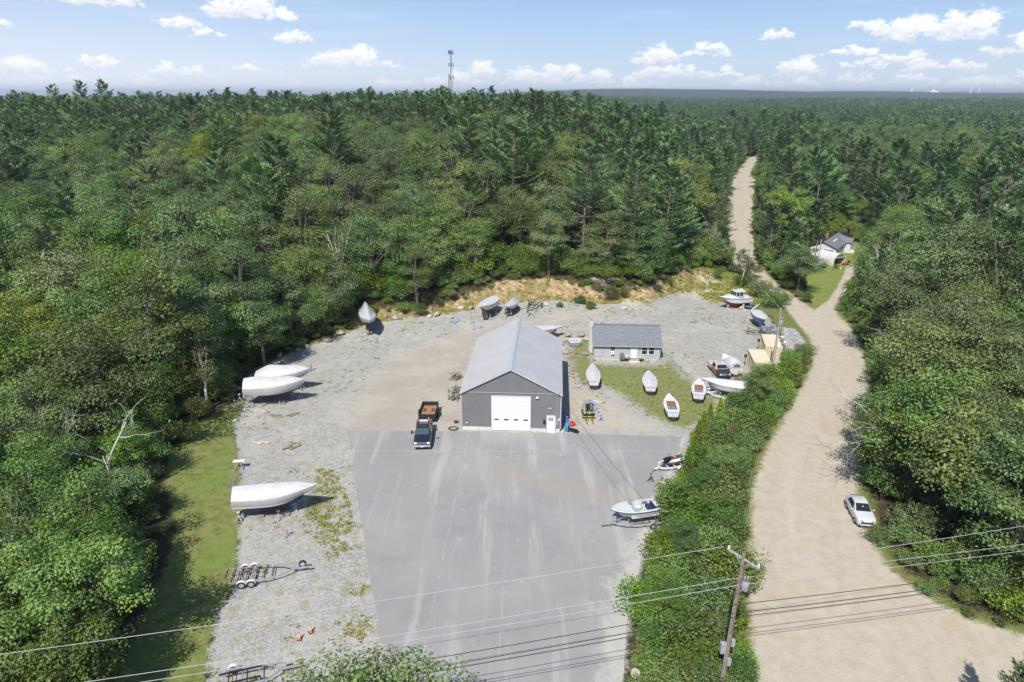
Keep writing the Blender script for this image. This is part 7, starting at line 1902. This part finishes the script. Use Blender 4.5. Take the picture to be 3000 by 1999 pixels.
pole(p2.x, p2.y, 6.4, 'right one of the two poles in front of the arched garage', m=M_GPOLE)
PL = (-38.5, 25.5); PR = (61.5, 45.5)
pole(PL[0], PL[1], 11.6, 'utility pole off to the left carrying the lines over the yard', arm=R(-75))
pole(PR[0], PR[1], 11.6, 'utility pole off to the right carrying the lines over the road', arm=R(-75))
def line(a, b, sag, r, m, label, cat='power line', n=24, group=None):
    a, b = Vector(a), Vector(b); pts = []
    for i in range(n + 1):
        t = i / n; p = a.lerp(b, t); p.z -= sag * 4 * t * (1 - t); pts.append(p)
    q = MB(); q.tube(pts, r, 5); o = q.build('power_line' if cat == 'power line' else 'cable', m, None, smooth=True); tag(o, label, cat, group)
for i, (dx, dy, zt) in enumerate(((-.70, 1.0, 11.35), (0, 0, 9.6), (.0, -.15, 9.15))):
    nm = ['topmost', 'middle', 'lowest'][i] + ' thin line'
    line((PA[0] + dx, PA[1] + dy, zt), (PL[0], PL[1] + dy, zt), .35, .017, M_WIRE, nm + ' from the near pole over the left yard')
    line((PA[0] + dx + (1.4 if i == 0 else 0), PA[1] + dy - (2.0 if i == 0 else 0), zt), (PR[0], PR[1] + dy, zt), .3, .015, M_WIRE, nm + ' from the near pole over the road')
for i, zt in enumerate((7.6, 6.9, 6.55)):
    nm = ['upper', 'middle', 'lower'][i] + ' black cable'
    line((PA[0], PA[1] - .18, zt), (PL[0], PL[1], zt), .5, .024, M_CABLE, nm + ' from the near pole over the asphalt', 'cable')
    line((PA[0], PA[1] - .18, zt), (PR[0], PR[1], zt), .4, .026, M_CABLE, nm + ' from the near pole over the dirt road', 'cable')
line((PA[0], PA[1], 11.4), (PB[0], PB[1], 10.9), .5, .02, M_CABLE, 'line running along the planted strip between the two poles', 'cable')
line((PB[0], PB[1], 10.9), (PC[0], PC[1], 10.9 + H(PC[0], PC[1])), .8, .02, M_WIRE, 'line from the container pole to the pole in the brush')
line((PC[0], PC[1], 10.9 + H(PC[0], PC[1])), (PD[0], PD[1], 10.9 + H(PD[0], PD[1])), 1.5, .02, M_WIRE, 'line crossing the straight road toward its crest')
wl = WH.matrix_basis @ Vector((5.72, -.30, 5.5))
line((PA[0], PA[1], 8.0), wl, .7, .018, M_CABLE, 'service cable from the near pole to the metal building', 'cable')
line((PB[0], PB[1], 8.4), (25.2, 103.5, 3.6), .5, .014, M_CABLE, 'service cable from the container pole to the cottage', 'cable')

# ------------------------------------------------------------------ rocks
M_ROCK = mat('tan_granite', (.40, .33, .25), .9, col2=(.27, .23, .19), vscale=2.2, bump=.6, bscale=6)
M_ROCKG = mat('grey_granite', (.42, .41, .40), .9, col2=(.29, .28, .27), vscale=2.4, bump=.6, bscale=6)
M_ROCKW = mat('pale_ledge_stone', (.58, .53, .46), .9, var=.2, vscale=2.5, bump=.5, bscale=6)
def rock_mesh(seed):
    g = np.random.default_rng(seed); bm = bmesh.new(); bmesh.ops.create_icosphere(bm, subdivisions=2, radius=.5)
    off = g.normal(size=(5, 3)); off /= np.linalg.norm(off, axis=1)[:, None]; cut = g.uniform(.26, .42, 5)
    for v in bm.verts:
        p = np.array(v.co)
        for o, c in zip(off, cut):
            d = p @ o
            if d > c: p = p - o * (d - c) * .92
        v.co = p * (1 + g.normal() * .035)
    me = bpy.data.meshes.new('rock'); bm.to_mesh(me); bm.free(); return me
RM = [rock_mesh(40 + i) for i in range(8)]
def rock(x, y, sx, sy, sz, label, m=M_ROCK, group=None, z=None, rz=None, name='boulder'):
    o = bpy.data.objects.new(name, random.choice(RM)); COL.objects.link(o)
    o.location = (x, y, (H(x, y) if z is None else z) + sz * .26); o.scale = (sx, sy, sz); o.rotation_euler = (random.uniform(-.15, .15), random.uniform(-.15, .15), random.uniform(0, 6.28) if rz is None else rz)
    o.data.materials.clear() if not o.data.materials else None
    if not o.data.materials: o.data.materials.append(M_ROCK)
    o.material_slots[0].link = 'OBJECT'; o.material_slots[0].material = m
    tag(o, label, 'rock', group)
# stacked quarry slabs behind the spa tub
k = 0
for row, (v, us) in enumerate(((980, (1650, 1668, 1690, 1712, 1728)), (986, (1645, 1662, 1680, 1703, 1722)), (996, (1640, 1655, 1698, 1716)))):
    for j, u in enumerate(us):
        p = on(u, v); rock(p.x, p.y, random.uniform(1.3, 2.1), random.uniform(.9, 1.3), random.uniform(.6, .95), '%s quarry slab from the left in the %s row behind the spa tub' % (['first', 'second', 'third', 'fourth', 'fifth'][j], ['back', 'middle', 'front'][row]), random.choice([M_ROCK, M_ROCK, M_ROCKG]), 'quarry slabs behind the spa tub', z=.1 + (.35 if row == 1 and j % 2 else 0), rz=random.uniform(-.3, .3))
for i, (u, v, s) in enumerate(((1644, 1012, 1.6), (1650, 1026, 1.8), (1660, 1036, 1.5), (1640, 1022, 1.3), (1706, 1037, .6), (1716, 1040, 1.2), (1655, 1003, 1.1))):
    p = on(u, v); rock(p.x, p.y, s, s * .7, s * .5, ['tan slab against the metal building wall', 'broad tan slab left of the spa tub', 'long slab in front of the spa tub', 'slab half under the building eave', 'small white stone by the timber edging', 'flat pink stone beside the cottage chimney', 'slab at the corner of the stone row'][i], M_ROCKG if i == 1 else M_ROCK)
for i, (u, v, s) in enumerate(((2250, 975, 1.1), (2262, 988, 1.3), (2256, 960, .8), (2300, 1005, .9), (2308, 1030, 1.1), (2300, 1046, 1.2), (2292, 990, .8), (2332, 1035, .6))):
    p = on(u, v); rock(p.x, p.y, s, s * .8, s * .6, 'pale boulder %s' % ['left of the container pole', 'behind the far container', 'below the blue-hulled boat', 'on the rubble slope upper left', 'on the rubble slope beside the far container', 'at the foot of the rubble slope', 'at the top of the rubble slope', 'nearest the road on the rubble slope'][i], M_ROCKW)
for i, (u, v, s, m_) in enumerate(((960, 1000, 1.8, M_ROCK), (900, 1020, 1.5, M_ROCKW), (995, 980, 2.0, M_ROCK), (1130, 930, 1.4, M_ROCK), (1160, 935, 1.6, M_ROCKG), (1280, 925, 1.8, M_ROCKG), (1260, 930, 1.2, M_ROCKW), (1380, 905, 1.6, M_ROCK), (1350, 905, 1.3, M_ROCKW), (870, 1030, 1.2, M_ROCK), (820, 1045, 1.3, M_ROCK), (1530, 905, 1.0, M_ROCK), (1600, 895, 1.2, M_ROCKW), (690, 1235, .9, M_ROCKW), (700, 1140, .9, M_ROCKG), (1830, 905, 1.0, M_ROCKW), (1690, 895, .8, M_ROCK))):
    p = on(u, v); rock(p.x, p.y, s, s * .7, s * .55, 'weathered stone at the foot of the bank, %s' % ['left of the wrapped sailboat', 'third from the wrapped pair of boats', 'beside the sailboat stern', 'just right of the sailboat', 'under the brown bush right of the sailboat', 'broad one left of the blue stands', 'pale one left of the blue stands', 'left of the teal-bottomed boat', 'pale one above the blue stands', 'second from the wrapped pair of boats', 'nearest the wrapped pair of boats', 'behind the black trailer frame', 'above the black trailer frame', 'alone at the grass edge', 'in the shade by the wrapped sterns', 'beside the sandy mound', 'left of the bank bushes'][i], m_)
for i, (u, v, s) in enumerate(((1862, 1975, 1.0), (2082, 1945, 1.2), (2000, 1960, .8), (2020, 1990, .9), (1955, 1985, .7), (1935, 1770, .5))):
    p = on(u, v); rock(p.x, p.y, s, s * .7, s * .5, 'pale rock in the planted strip, %s' % ['at the asphalt corner', 'just left of the near pole', 'in the bare gap', 'lowest in the bare gap', 'left of the bare gap', 'near the middle of the asphalt side'][i], M_ROCKW)
# broken stone on the slope above the road
def rubble():
    g = np.random.default_rng(4); V = []
    box = RUBBLE.min(0), RUBBLE.max(0); src = [np.array([v.co for v in m.vertices]) for m in RM]; F = [[tuple(p.vertices) for p in m.polygons] for m in RM]
    q = MB(); n = 0
    while n < 420:
        p = g.uniform(box[0], box[1])
        if sdist(p[:1], p[1:], RUBBLE)[0] < .1: continue
        i = g.integers(8); s = g.uniform(.18, .55); a = g.uniform(0, 6.28); ca, sa = math.cos(a), math.sin(a)
        w = src[i] * np.array([s * 1.2, s, s * .7]); w = np.column_stack([w[:, 0] * ca - w[:, 1] * sa, w[:, 0] * sa + w[:, 1] * ca, w[:, 2]]) + np.array([p[0], p[1], H(p[0], p[1]) + .05])
        q.add(w, F[i]); n += 1
    o = q.build('rubble', mat('blue_grey_rubble', (.33, .335, .345), .9, var=.35, vscale=1.5), None); tag(o, 'slope of broken grey stone between the containers and the road', 'rubble', kind='stuff')
rubble()

# ------------------------------------------------------------------ weeds
def weeds():
    g = np.random.default_rng(14); V, T = [], []
    free = lambda c: (sdist(c[:, 0], c[:, 1], ASPH) < -.05) & ~((np.abs(c[:, 0]) < 7.5) & (c[:, 1] > 75) & (c[:, 1] < 97.5))
    for poly, n, big in ((YARD, 900, 1), (GRASS_M, 420, 1), (BANK, 1300, 1.6), (WEED, 1100, 1.6), (GRASS_H, 350, 1)):
        c = g.uniform(poly.min(0), poly.max(0), (n * 12, 2)); ok = (sdist(c[:, 0], c[:, 1], poly) > .2) & free(c) & (sdist(c[:, 0], c[:, 1], LANE) < 0)
        if poly is YARD: ok &= fbm(c[:, 0] / 6, c[:, 1] / 6, 91, 3) > .52
        if poly is GRASS_M: ok &= fbm(c[:, 0] / 3, c[:, 1] / 3, 92, 3) > .48
        c = c[ok][:n]; zz = hgt(c[:, 0], c[:, 1])
        for k in range(len(c)):
            m = g.integers(6, 16); s = g.uniform(.09, .27) * big
            d = unit(np.column_stack([g.normal(size=(m, 2)), np.full(m, 1.1)])); base = np.array([c[k, 0], c[k, 1], zz[k]]) + np.column_stack([g.normal(size=(m, 2)) * s * .6, np.zeros(m)])
            V.append(diamonds(base + d * s * .5, d, g.normal(size=(m, 3)), np.full(m, s * 1.3), np.full(m, s * .35))); T.append(np.clip(g.normal(g.uniform(.1, .9), .15, m), 0, 1))
    me = quads_mesh('weeds', np.concatenate(V), np.concatenate(T)); me.materials.append(leaf_mat('weed_blades', (.13, .17, .035), (.36, .33, .12), .25))
    o = bpy.data.objects.new('weeds', me); COL.objects.link(o); tag(o, 'weeds and dry tufts scattered over gravel and bank', 'weeds', kind='stuff')
    # scattered loose stones over the gravel
    bm = bmesh.new(); bmesh.ops.create_icosphere(bm, subdivisions=1, radius=.5); bm.verts.ensure_lookup_table(); sv = np.array([v.co for v in bm.verts]); sf = np.array([[v.index for v in f.verts] for f in bm.faces]); bm.free()
    c = g.uniform(YARD.min(0), YARD.max(0), (6000, 2)); c = c[(sdist(c[:, 0], c[:, 1], YARD) > -1) & free(c)][:1800]; zz = hgt(c[:, 0], c[:, 1])
    P, F = [], []
    for k in range(len(c)):
        s = g.uniform(.05, .16); P.append(sv * np.array([s * 1.3, s, s * .7]) * g.uniform(.8, 1.2, (len(sv), 1)) + np.array([c[k, 0], c[k, 1], zz[k] - .02])); F.append(sf + len(sv) * k)
    me = grid_mesh('loose_stones', np.concatenate(P), np.concatenate(F)); me.materials.append(M_ROCKG); o = bpy.data.objects.new('loose_stones', me); COL.objects.link(o); tag(o, 'loose stones scattered over the crushed stone yard', 'stones', kind='stuff')
weeds()

# ------------------------------------------------------------------ small things about the yard
def cone(u, v, label):
    x, y = G(u, v); t = thing('traffic_cone', label, 'traffic cone', (x, y, -.03), random.uniform(0, 1), 'traffic cones')
    q = MB(); q.box(-.19, .19, -.19, .19, 0, .04); q.build('base', mat('dark_cone_base', (.05, .04, .04), .8), t)
    for z0, z1, m in ((.04, .32, M_ORANGE), (.32, .45, M_WHITE), (.45, .53, M_ORANGE), (.53, .62, M_WHITE), (.62, .76, M_ORANGE)):
        f = lambda z: .15 - .115 * (z / .76); q = MB(); q.lathe([(f(z0), z0), (f(z1), z1)], 14, None, z1 > .7); q.build('band', m, t, smooth=True)
cone(878, 1873, 'left traffic cone on the gravel near the near oak'); cone(911, 1852, 'right traffic cone on the gravel near the near oak')
def ladder(u0, v0, u1, v1, label, m):
    a = Vector((*G(u0, v0), .05)); b = Vector((*G(u1, v1), .05)); d = b - a; L = d.length
    t = thing('ladder', label, 'ladder', (a.x, a.y, .0), math.atan2(d.y, d.x))
    for s in (.22, -.22):
        q = MB(); q.bar((0, s, .05), (L, s, .05), .04, .08); q.build('rail', m, t)
    n = max(4, int(L / .32))
    for i in range(n):
        q = MB(); x = (i + .5) * L / n; q.bar((x, -.2, .05), (x, .2, .05), .035); q.build('rung', m, t)
ladder(674, 1432, 686, 1400, 'aluminium ladder lying on the grass beside the lone wrapped boat', M_STEEL)
ladder(712, 1199, 793, 1207, 'long pale ladder lying on the gravel in front of the wrapped pair', mat('pale_timber', (.62, .58, .50), .8))
def workbench():
    x, y = G(703, 1372); t = thing('work_table', 'white-topped work table with splayed legs at the grass edge', 'table', (x, y, -.02), R(8))
    q = MB(); q.box(-.62, .62, -.28, .28, .92, .98); q.build('top', M_WHITE, t)
    for a, b in (((-.1, 0, .92), (-.5, -.55, 0)), ((.05, 0, .92), (.45, -.5, 0)), ((.1, 0, .5), (.6, .45, 0)), ((-.05, 0, .5), (-.45, .5, 0))):
        q = MB(); q.bar(a, b, .08); q.build('leg', M_STEEL, t)
workbench()
def planks(u, v, n, label, spread=1.2, m=M_WOOD, ang=None, L=(.8, 1.8)):
    x, y = G(u, v)
    for i in range(n):
        a = random.uniform(-.9, 1.2) if ang is None else ang + random.uniform(-.1, .1); l = random.uniform(*L); px = x + random.uniform(-spread, spread); py = y + random.uniform(-.8, .8)
        q = MB(); q.box(-l / 2, l / 2, -.11, .11, -.03, .07); o = q.build('timber_baulk', m, None); o.location = (px, py, .03 + .05 * (i % 2)); o.rotation_euler = (random.uniform(-.03, .03), 0, a)
        tag(o, '%s weathered timber %s' % (['first', 'second', 'third', 'fourth', 'fifth', 'sixth'][i], label), 'timber', 'timbers lying about the yard')
planks(806, 1221, 3, 'from the left of the row in front of the wrapped pair', .9); planks(868, 1221, 3, 'from the left of the row right of the pale ladder', .8)
planks(855, 1308, 5, 'of the small heap in the middle of the gravel', .7); planks(875, 1057, 4, 'of the stack beside the rear wrapped bow', .5, ang=.2)
planks(768, 1293, 2, 'of the pale boards on the gravel', .5, mat('pale_plywood', (.58, .50, .40), .85, var=.2), L=(1.0, 1.6))
planks(1690, 1039, 4, 'of the edging stack in front of the spa tub', .4, ang=0.0, L=(2.2, 2.9))
def spa():
    p = on(1683, 1010); t = thing('spa_tub', 'square grey inflatable spa tub on the grass behind the metal building', 'hot tub', (p.x, p.y, p.z), R(4))
    def ring(s, z, r=.35, n=5):
        pts = []
        for cx, cy, a0 in ((1, 1, 0), (-1, 1, 90), (-1, -1, 180), (1, -1, 270)):
            for k in range(n + 1):
                a = R(a0 + 90 * k / n); pts.append((cx * (s - r) + r * math.cos(a), cy * (s - r) + r * math.sin(a), z))
        return pts
    q = MB(); q.loft([ring(.95, 0), ring(.98, .1), ring(.98, .62), ring(.95, .72)], True, False); q.build('wall', mat('slate_blue_vinyl', (.22, .25, .30), .6, var=.15, vscale=6), t, smooth=True)
    q = MB(); q.loft([ring(.97, .68), ring(.99, .76), ring(.9, .80), ring(.80, .74)], True, False); q.build('rim', mat('pale_rim_vinyl', (.60, .63, .68), .5), t, smooth=True)
    q = MB(); q.add(ring(.84, .73), [tuple(range(24))]); q.build('cover', mat('grey_spa_cover', (.40, .42, .43), .7), t)
    q = MB(); q.box(.1, .28, -1.0, -.97, .2, .38); q.build('badge', M_ORANGE, t)
spa()
def chair():
    p = on(1823, 1058); t = thing('adirondack_chair', 'brown adirondack chair by the cottage door', 'chair', (p.x, p.y, 0), 0)
    m = mat('dark_brown_plastic', (.13, .10, .085), .7)
    for k in range(5):
        q = MB(); x = -.24 + k * .12; q.bar((x, .30, .34), (x * 1.2, .62, 1.12 + .05 * (2 - abs(k - 2))), .10, .03); q.build('back_slat', m, t)
    for k in range(5):
        q = MB(); y = -.30 + k * .13; q.box(-.28, .28, y - .055, y + .055, .42 - k * .025, .445 - k * .025); q.build('seat_slat', m, t)
    for s in (-1, 1):
        q = MB(); q.box(s * .36 - .07, s * .36 + .07, -.40, .38, .60, .63); q.build('arm', m, t)
        q = MB(); q.box(s * .32 - .03, s * .32 + .03, -.36, -.28, 0, .60); q.build('leg', m, t); q = MB(); q.bar((s * .32, -.3, .38), (s * .32, .55, .03), .05, .12); q.build('leg', m, t)
chair()
for u, v, lab in ((1836, 1057, 'black planter with white flowers left of the cottage door'), (1878, 1058, 'black planter with white flowers right of the cottage door')):
    x, y = G(u, v); t = thing('flower_planter', lab, 'planter', (x, y, 0)); q = MB(); q.lathe([(.22, 0), (.34, .34), (.36, .38), (.30, .36)], 14); q.build('pot', M_BLACK, t, smooth=True)
    g = np.random.default_rng(int(u)); n = 160; c = g.normal(size=(n, 3)) * np.array([.2, .2, .12]) + np.array([0, 0, .55]); me = quads_mesh('leaves', diamonds(c, g.normal(size=(n, 3)), g.normal(size=(n, 3)) + [0, 0, 1], np.full(n, .14), np.full(n, .09)), g.random(n)); me.materials.append(LM['shrub']); o = bpy.data.objects.new('leaves', me); COL.objects.link(o); o.parent = t
    c = g.normal(size=(n, 3)) * np.array([.2, .2, .10]) + np.array([0, 0, .66]); me = quads_mesh('flowers', diamonds(c, g.normal(size=(n, 3)), g.normal(size=(n, 3)) + [0, 0, 1.5], np.full(n, .14), np.full(n, .12)), g.random(n)); me.materials.append(mat('cream_petals', (.80, .78, .66), .7)); o = bpy.data.objects.new('flowers', me); COL.objects.link(o); o.parent = t
def corner_clutter():
    x, y = G(1662, 1263); t = thing('blue_drum', 'blue plastic drum with a dark slot beside the workshop corner', 'drum', (x, y, 0)); m = mat('blue_drum_plastic', (.07, .24, .42), .5)
    q = MB(); q.lathe([(.28, 0), (.31, .08), (.31, .5), (.325, .55), (.31, .6), (.31, 1.0), (.26, 1.08), (.22, 1.04)], 16); q.build('barrel', m, t, smooth=True); q = MB(); q.box(.02, .16, -.335, -.29, .05, .95); q.build('slot', M_BLACK, t)
    x, y = G(1676, 1246); t = thing('lawn_mower', 'red push mower beside the blue drum', 'lawn mower', (x, y, 0), R(20)); m = mat('red_mower_paint', (.60, .03, .025), .4)
    q = MB(); q.loft([[(.42 * k * math.cos(a), .36 * k * math.sin(a), z) for a in np.linspace(0, 6.283, 13)[:-1]] for z, k in ((.12, 1), (.28, 1), (.36, .8))], True, True); q.build('deck', m, t, smooth=True)
    q = MB(); q.lathe([(.17, .36), (.19, .42), (.19, .55), (.1, .6)], 10); q.build('engine', m, t, smooth=True)
    for a in (-1, 1):
        for b in (-1, 1): wheel(t, a * .34, b * .36, .1, .06, M_WHITE)
    q = MB(); q.tube([(.3, -.25, .3), (.95, -.25, .95), (.95, .25, .95), (.3, .25, .3)], .015, 5); q.build('handle', M_BLACK, t)
    x, y = G(1680, 1266); t = thing('tarp_bundle', 'black plastic wrapped bundle lying beside the blue drum', 'bundle', (x, y, 0), R(-35)); q = MB()
    q.loft([[(xx, .30 * w * math.cos(a) * (1 + .1 * math.sin(5 * a + xx * 4)), .24 + .24 * w * math.sin(a) * (1 + .1 * math.cos(4 * a + xx * 3))) for a in np.linspace(0, 6.283, 13)[:-1]] for xx, w in ((-.75, .25), (-.6, .8), (0, 1), (.5, .85), (.78, .2))], True, True); q.build('sheet', mat('black_polythene', (.012, .013, .018), .22, bump=.6, bscale=6), t, smooth=True)
    t = thing('hose_coil', 'dark hose coil lying at the left corner of the workshop', 'hose', (*G(1328, 1257), .02), 0); q = MB()
    for k in range(3):
        pts = [((.62 - .06 * k) * math.cos(a), (.52 - .05 * k) * math.sin(a), .05 + .03 * k) for a in np.linspace(0, 6.283, 25)]; q.tube(pts, .035, 6)
    q.build('coil', mat('dark_green_hose', (.05, .06, .045), .7), t, smooth=True)
    t = thing('old_tyre', 'small tyre lying behind the hose coil', 'tyre', (*G(1334, 1238), .0), 0); wheel(t, 0, 0, .3, .18, M_RUST, z=.1, axis='X'); t.rotation_euler = (0, R(90), 0); t.location.z = .1
    for i, (u, v) in enumerate(((1657, 1222), (1653, 1235), (1662, 1228), (1652, 1212), (1660, 1240))): stand(*G(u, v), .85, None, ['nearest wall', 'second', 'third', 'rearmost', 'front'][i] + ' blue stand in the shade beside the workshop')
    for i, (u, v) in enumerate(((1734, 1196), (1742, 1192), (1750, 1198), (1745, 1206), (1738, 1188), (1756, 1222), (1760, 1232), (1752, 1212))): stand(*G(u, v), .9, mat('pale_blue_pad', (.52, .58, .66), .6) if i % 2 else None, 'stand behind the forklift, %s' % ['first left', 'second left', 'right of the mast', 'close to the mast', 'rearmost', 'front right', 'dark one front right', 'middle right'][i], m=M_GREYSTAND if i % 3 else None)
    for i, (u, v, s) in enumerate(((1750, 1178, .5), (1760, 1180, .4), (1755, 1184, .45))): rock(*G(u, v), s, s, s * .6, ['left', 'right', 'front'][i] + ' stone of the small heap behind the forklift', M_ROCKW, z=0)
    x, y = G(1690, 1130); t = thing('pallet', 'grey pallet of blue and orange stands on the dirt', 'pallet', (x, y, 0), R(3))
    for k in range(7):
        q = MB(); q.box(-.62, .62, -.6 + k * .18, -.48 + k * .18, .10, .13); q.build('deck_board', mat('grey_pallet_timber', (.45, .43, .40), .9), t)
    for k in (-.55, 0, .55):
        q = MB(); q.box(k - .05, k + .05, -.6, .6, 0, .10); q.build('stringer', MATS['grey_pallet_timber'], t)
    for i, (dx, dy) in enumerate(((-.3, .2), (.3, .1), (.1, .4))): stand(x + dx, y + dy, .8, M_ORANGE if i == 0 else None, ['orange-capped', 'right-hand', 'rear'][i] + ' stand standing on the grey pallet', z=.13, m=M_GREYSTAND)
    stand(*G(1906, 1410), .95, None, 'rusty brown tripod stand alone on the asphalt', m=M_RUST, z=.012)
    x, y = G(1646, 1266); t = thing('paint_pail', 'white pail at the foot of the workshop corner', 'bucket', (x, y - .3, .01)); q = MB(); q.lathe([(.13, 0), (.16, .32), (.14, .32), (.12, .04)], 12); q.build('pail', M_WHITE, t, smooth=True); q = MB(); q.tube([(.16 * math.cos(a), 0, .3 + .14 * math.sin(a)) for a in np.linspace(0, 3.14, 9)], .008, 4); q.build('handle', M_STEEL, t)
corner_clutter()
# bundles of driftwood and roots against the left wall
def brush_pile(u, v, label, seed):
    p = on(u, v); g = np.random.default_rng(seed); t = thing('driftwood_pile', label, 'wood pile', (p.x, p.y, 0))
    for k in range(26):
        a = g.normal(0, .35) + R(75); l = g.uniform(.9, 1.9); c = np.array([g.normal() * .45, g.normal() * .35, .15 + abs(g.normal()) * .28]); d = np.array([math.cos(a), math.sin(a), g.normal() * .12]) * l / 2
        q = MB(); q.tube([c - d, c + g.normal(size=3) * .06, c + d], [g.uniform(.04, .09), .06, .03], 5); q.build('branch', mat('grey_driftwood', (.30, .28, .26), .9, var=.4, vscale=4) if k % 3 else M_WOOD, t)
brush_pile(1332, 1168, 'front driftwood heap against the left workshop wall', 5); brush_pile(1336, 1148, 'middle driftwood heap against the left workshop wall', 6); brush_pile(1338, 1108, 'rear pale heap of roots left of the workshop', 7)
# lobster traps stacked behind the far container
def traps():
    m = mat('grey_trap_mesh', (.34, .36, .38), .8, var=.2); k = 0
    for r in range(3):
        for c in range(4):
            p = on(2241 + c * 9, 980 - r * 4); t = thing('lobster_trap', '%s trap from the left in the %s row of the stack behind the container' % (['first', 'second', 'third', 'fourth'][c], ['front', 'middle', 'back'][r]), 'trap', (p.x, p.y + r * .3, p.z + .0), R(5), 'traps stacked behind the container')
            z0 = .0
            for z in (0, .42, .84):
                q = MB()
                for a, b in (((-.48, -.28), (.48, -.28)), ((-.48, .28), (.48, .28)), ((-.48, -.28), (-.48, .28)), ((.48, -.28), (.48, .28)), ((0, -.28), (0, .28))): q.bar((*a, z), (*b, z), .035)
                q.build('frame', m, t)
            q = MB()
            for x in (-.48, 0, .48):
                for y in (-.28, .28): q.bar((x, y, 0), (x, y, .84), .035)
            q.build('post', m, t)
            for y in (-.28, .28):
                q = MB()
                for i in range(5): q.bar((-.48, y, .1 + i * .17), (.48, y, .1 + i * .17), .018)
                q.build('slats', m, t)
            q = MB(); q.box(-.46, .46, -.26, .26, .83, .845); q.build('lid', m, t)
traps()
# by the arched garage
def garage_yard():
    p = on(2479, 777); t = thing('ride_on_mower', 'red ride-on mower beside the arched garage', 'lawn mower', (p.x, p.y, p.z), R(20)); m = mat('red_mower_paint')
    q = MB(); q.box(-.9, .1, -.35, .35, .35, .75); q.build('bonnet', m, t, bevel=.08); q = MB(); q.box(.1, .9, -.45, .45, .35, .6); q.build('rear_deck', m, t, bevel=.05); q = MB(); q.box(.35, .75, -.25, .25, .6, .7); q.box(.7, .78, -.25, .25, .7, 1.1); q.build('seat', M_BLACK, t)
    for x, r in ((-.65, .2), (.6, .3)):
        for s in (-1, 1): wheel(t, x, s * .45, r, .2, M_WHITE)
    p = on(2398, 779); t = thing('blue_tub', 'blue tub at the foot of the garage poles', 'tub', (p.x, p.y, p.z)); q = MB(); q.lathe([(.5, 0), (.7, .35), (.65, .35), (.45, .05)], 14); q.build('tub', mat('light_blue_plastic', (.20, .42, .62), .5), t, smooth=True)
    p = on(2450, 792); t = thing('raised_bed', 'timber raised flower bed on the lawn', 'planter', (p.x, p.y, p.z)); q = MB(); q.box(-.9, .9, -.3, .3, 0, .3); q.build('box', M_WOOD, t); q = MB(); q.box(-.85, .85, -.25, .25, .3, .32); q.build('soil', mat('dark_soil', (.05, .035, .025), .95), t)
    p = on(2452, 789); t = thing('white_bucket', 'white bucket beside the raised flower bed', 'bucket', (p.x + .8, p.y, p.z)); q = MB(); q.lathe([(.18, 0), (.22, .42), (.2, .42), (.16, .05)], 12); q.build('pail', M_WHITE, t, smooth=True)
    for u, v, s, lab in ((2443, 745, 1.0, 'round shrub at the corner of the white house'), (2412, 785, .55, 'small round shrub beside the blue tub'), (2447, 785, .4, 'yellow-green plant in the raised bed')):
        p = on(u, v); plant('shrub', p.x, p.y, s, lab, z=p.z)
garage_yard()

# ------------------------------------------------------------------ summer haze
def haze():
    q = MB(); q.box(-15500, 15500, -1600, 16600, -25, 118)
    m = bpy.data.materials.new('summer_haze'); m.use_nodes = True; nt = m.node_tree; nt.nodes.clear()
    o = N(nt, 'ShaderNodeOutputMaterial'); v = N(nt, 'ShaderNodeVolumePrincipled')
    v.inputs['Color'].default_value = (.72, .84, 1.0, 1); v.inputs['Density'].default_value = 1.2e-4; v.inputs['Anisotropy'].default_value = .2
    nt.links.new(v.outputs[0], o.inputs['Volume'])
    b = q.build('haze', m, None); tag(b, 'thin blue summer haze over the woods', 'haze', kind='stuff')
haze()

# ------------------------------------------------------------------ look-alikes that share a phrase are told apart by their place
def tell_apart():
    bpy.context.view_layer.update()
    ordw = ['first', 'second', 'third', 'fourth', 'fifth', 'sixth', 'seventh', 'eighth', 'ninth', 'tenth', 'eleventh', 'twelfth']
    by = {}
    for o in COL.objects:
        if o.parent is None and 'label' in o and 'category' in o: by.setdefault(o['label'], []).append(o)
    def px(o): return pix(o.location.x, o.location.y, o.location.z + 4)
    def give(obs, base):
        if len(obs) == 1: obs[0]['label'] = base; return
        if len(obs) <= 12:
            obs.sort(key=lambda o: px(o)[0])
            w = ['left one', 'right one'] if len(obs) == 2 else ['left one', 'middle one', 'right one'] if len(obs) == 3 else [a + ' from left' for a in ordw[:len(obs)]]
            for o, a in zip(obs, w): o['label'] = base + ', ' + a
        else:
            obs.sort(key=lambda o: px(o)[1]); h = len(obs) // 2
            if not base.endswith(('upper', 'lower')): give(obs[:h], base + ', upper'); give(obs[h:], base + ', lower')
            else:
                obs.sort(key=lambda o: px(o)[0]); n = (len(obs) + 11) // 12
                for i in range(n):
                    for a, o in zip(ordw, obs[i * 12:(i + 1) * 12]): o['label'] = base + ', ' + a + ' from left' + ['', ' past middle', ' at right'][min(i, 2)]
    for base, obs in by.items():
        if len(obs) > 1: give(obs, base)
tell_apart()
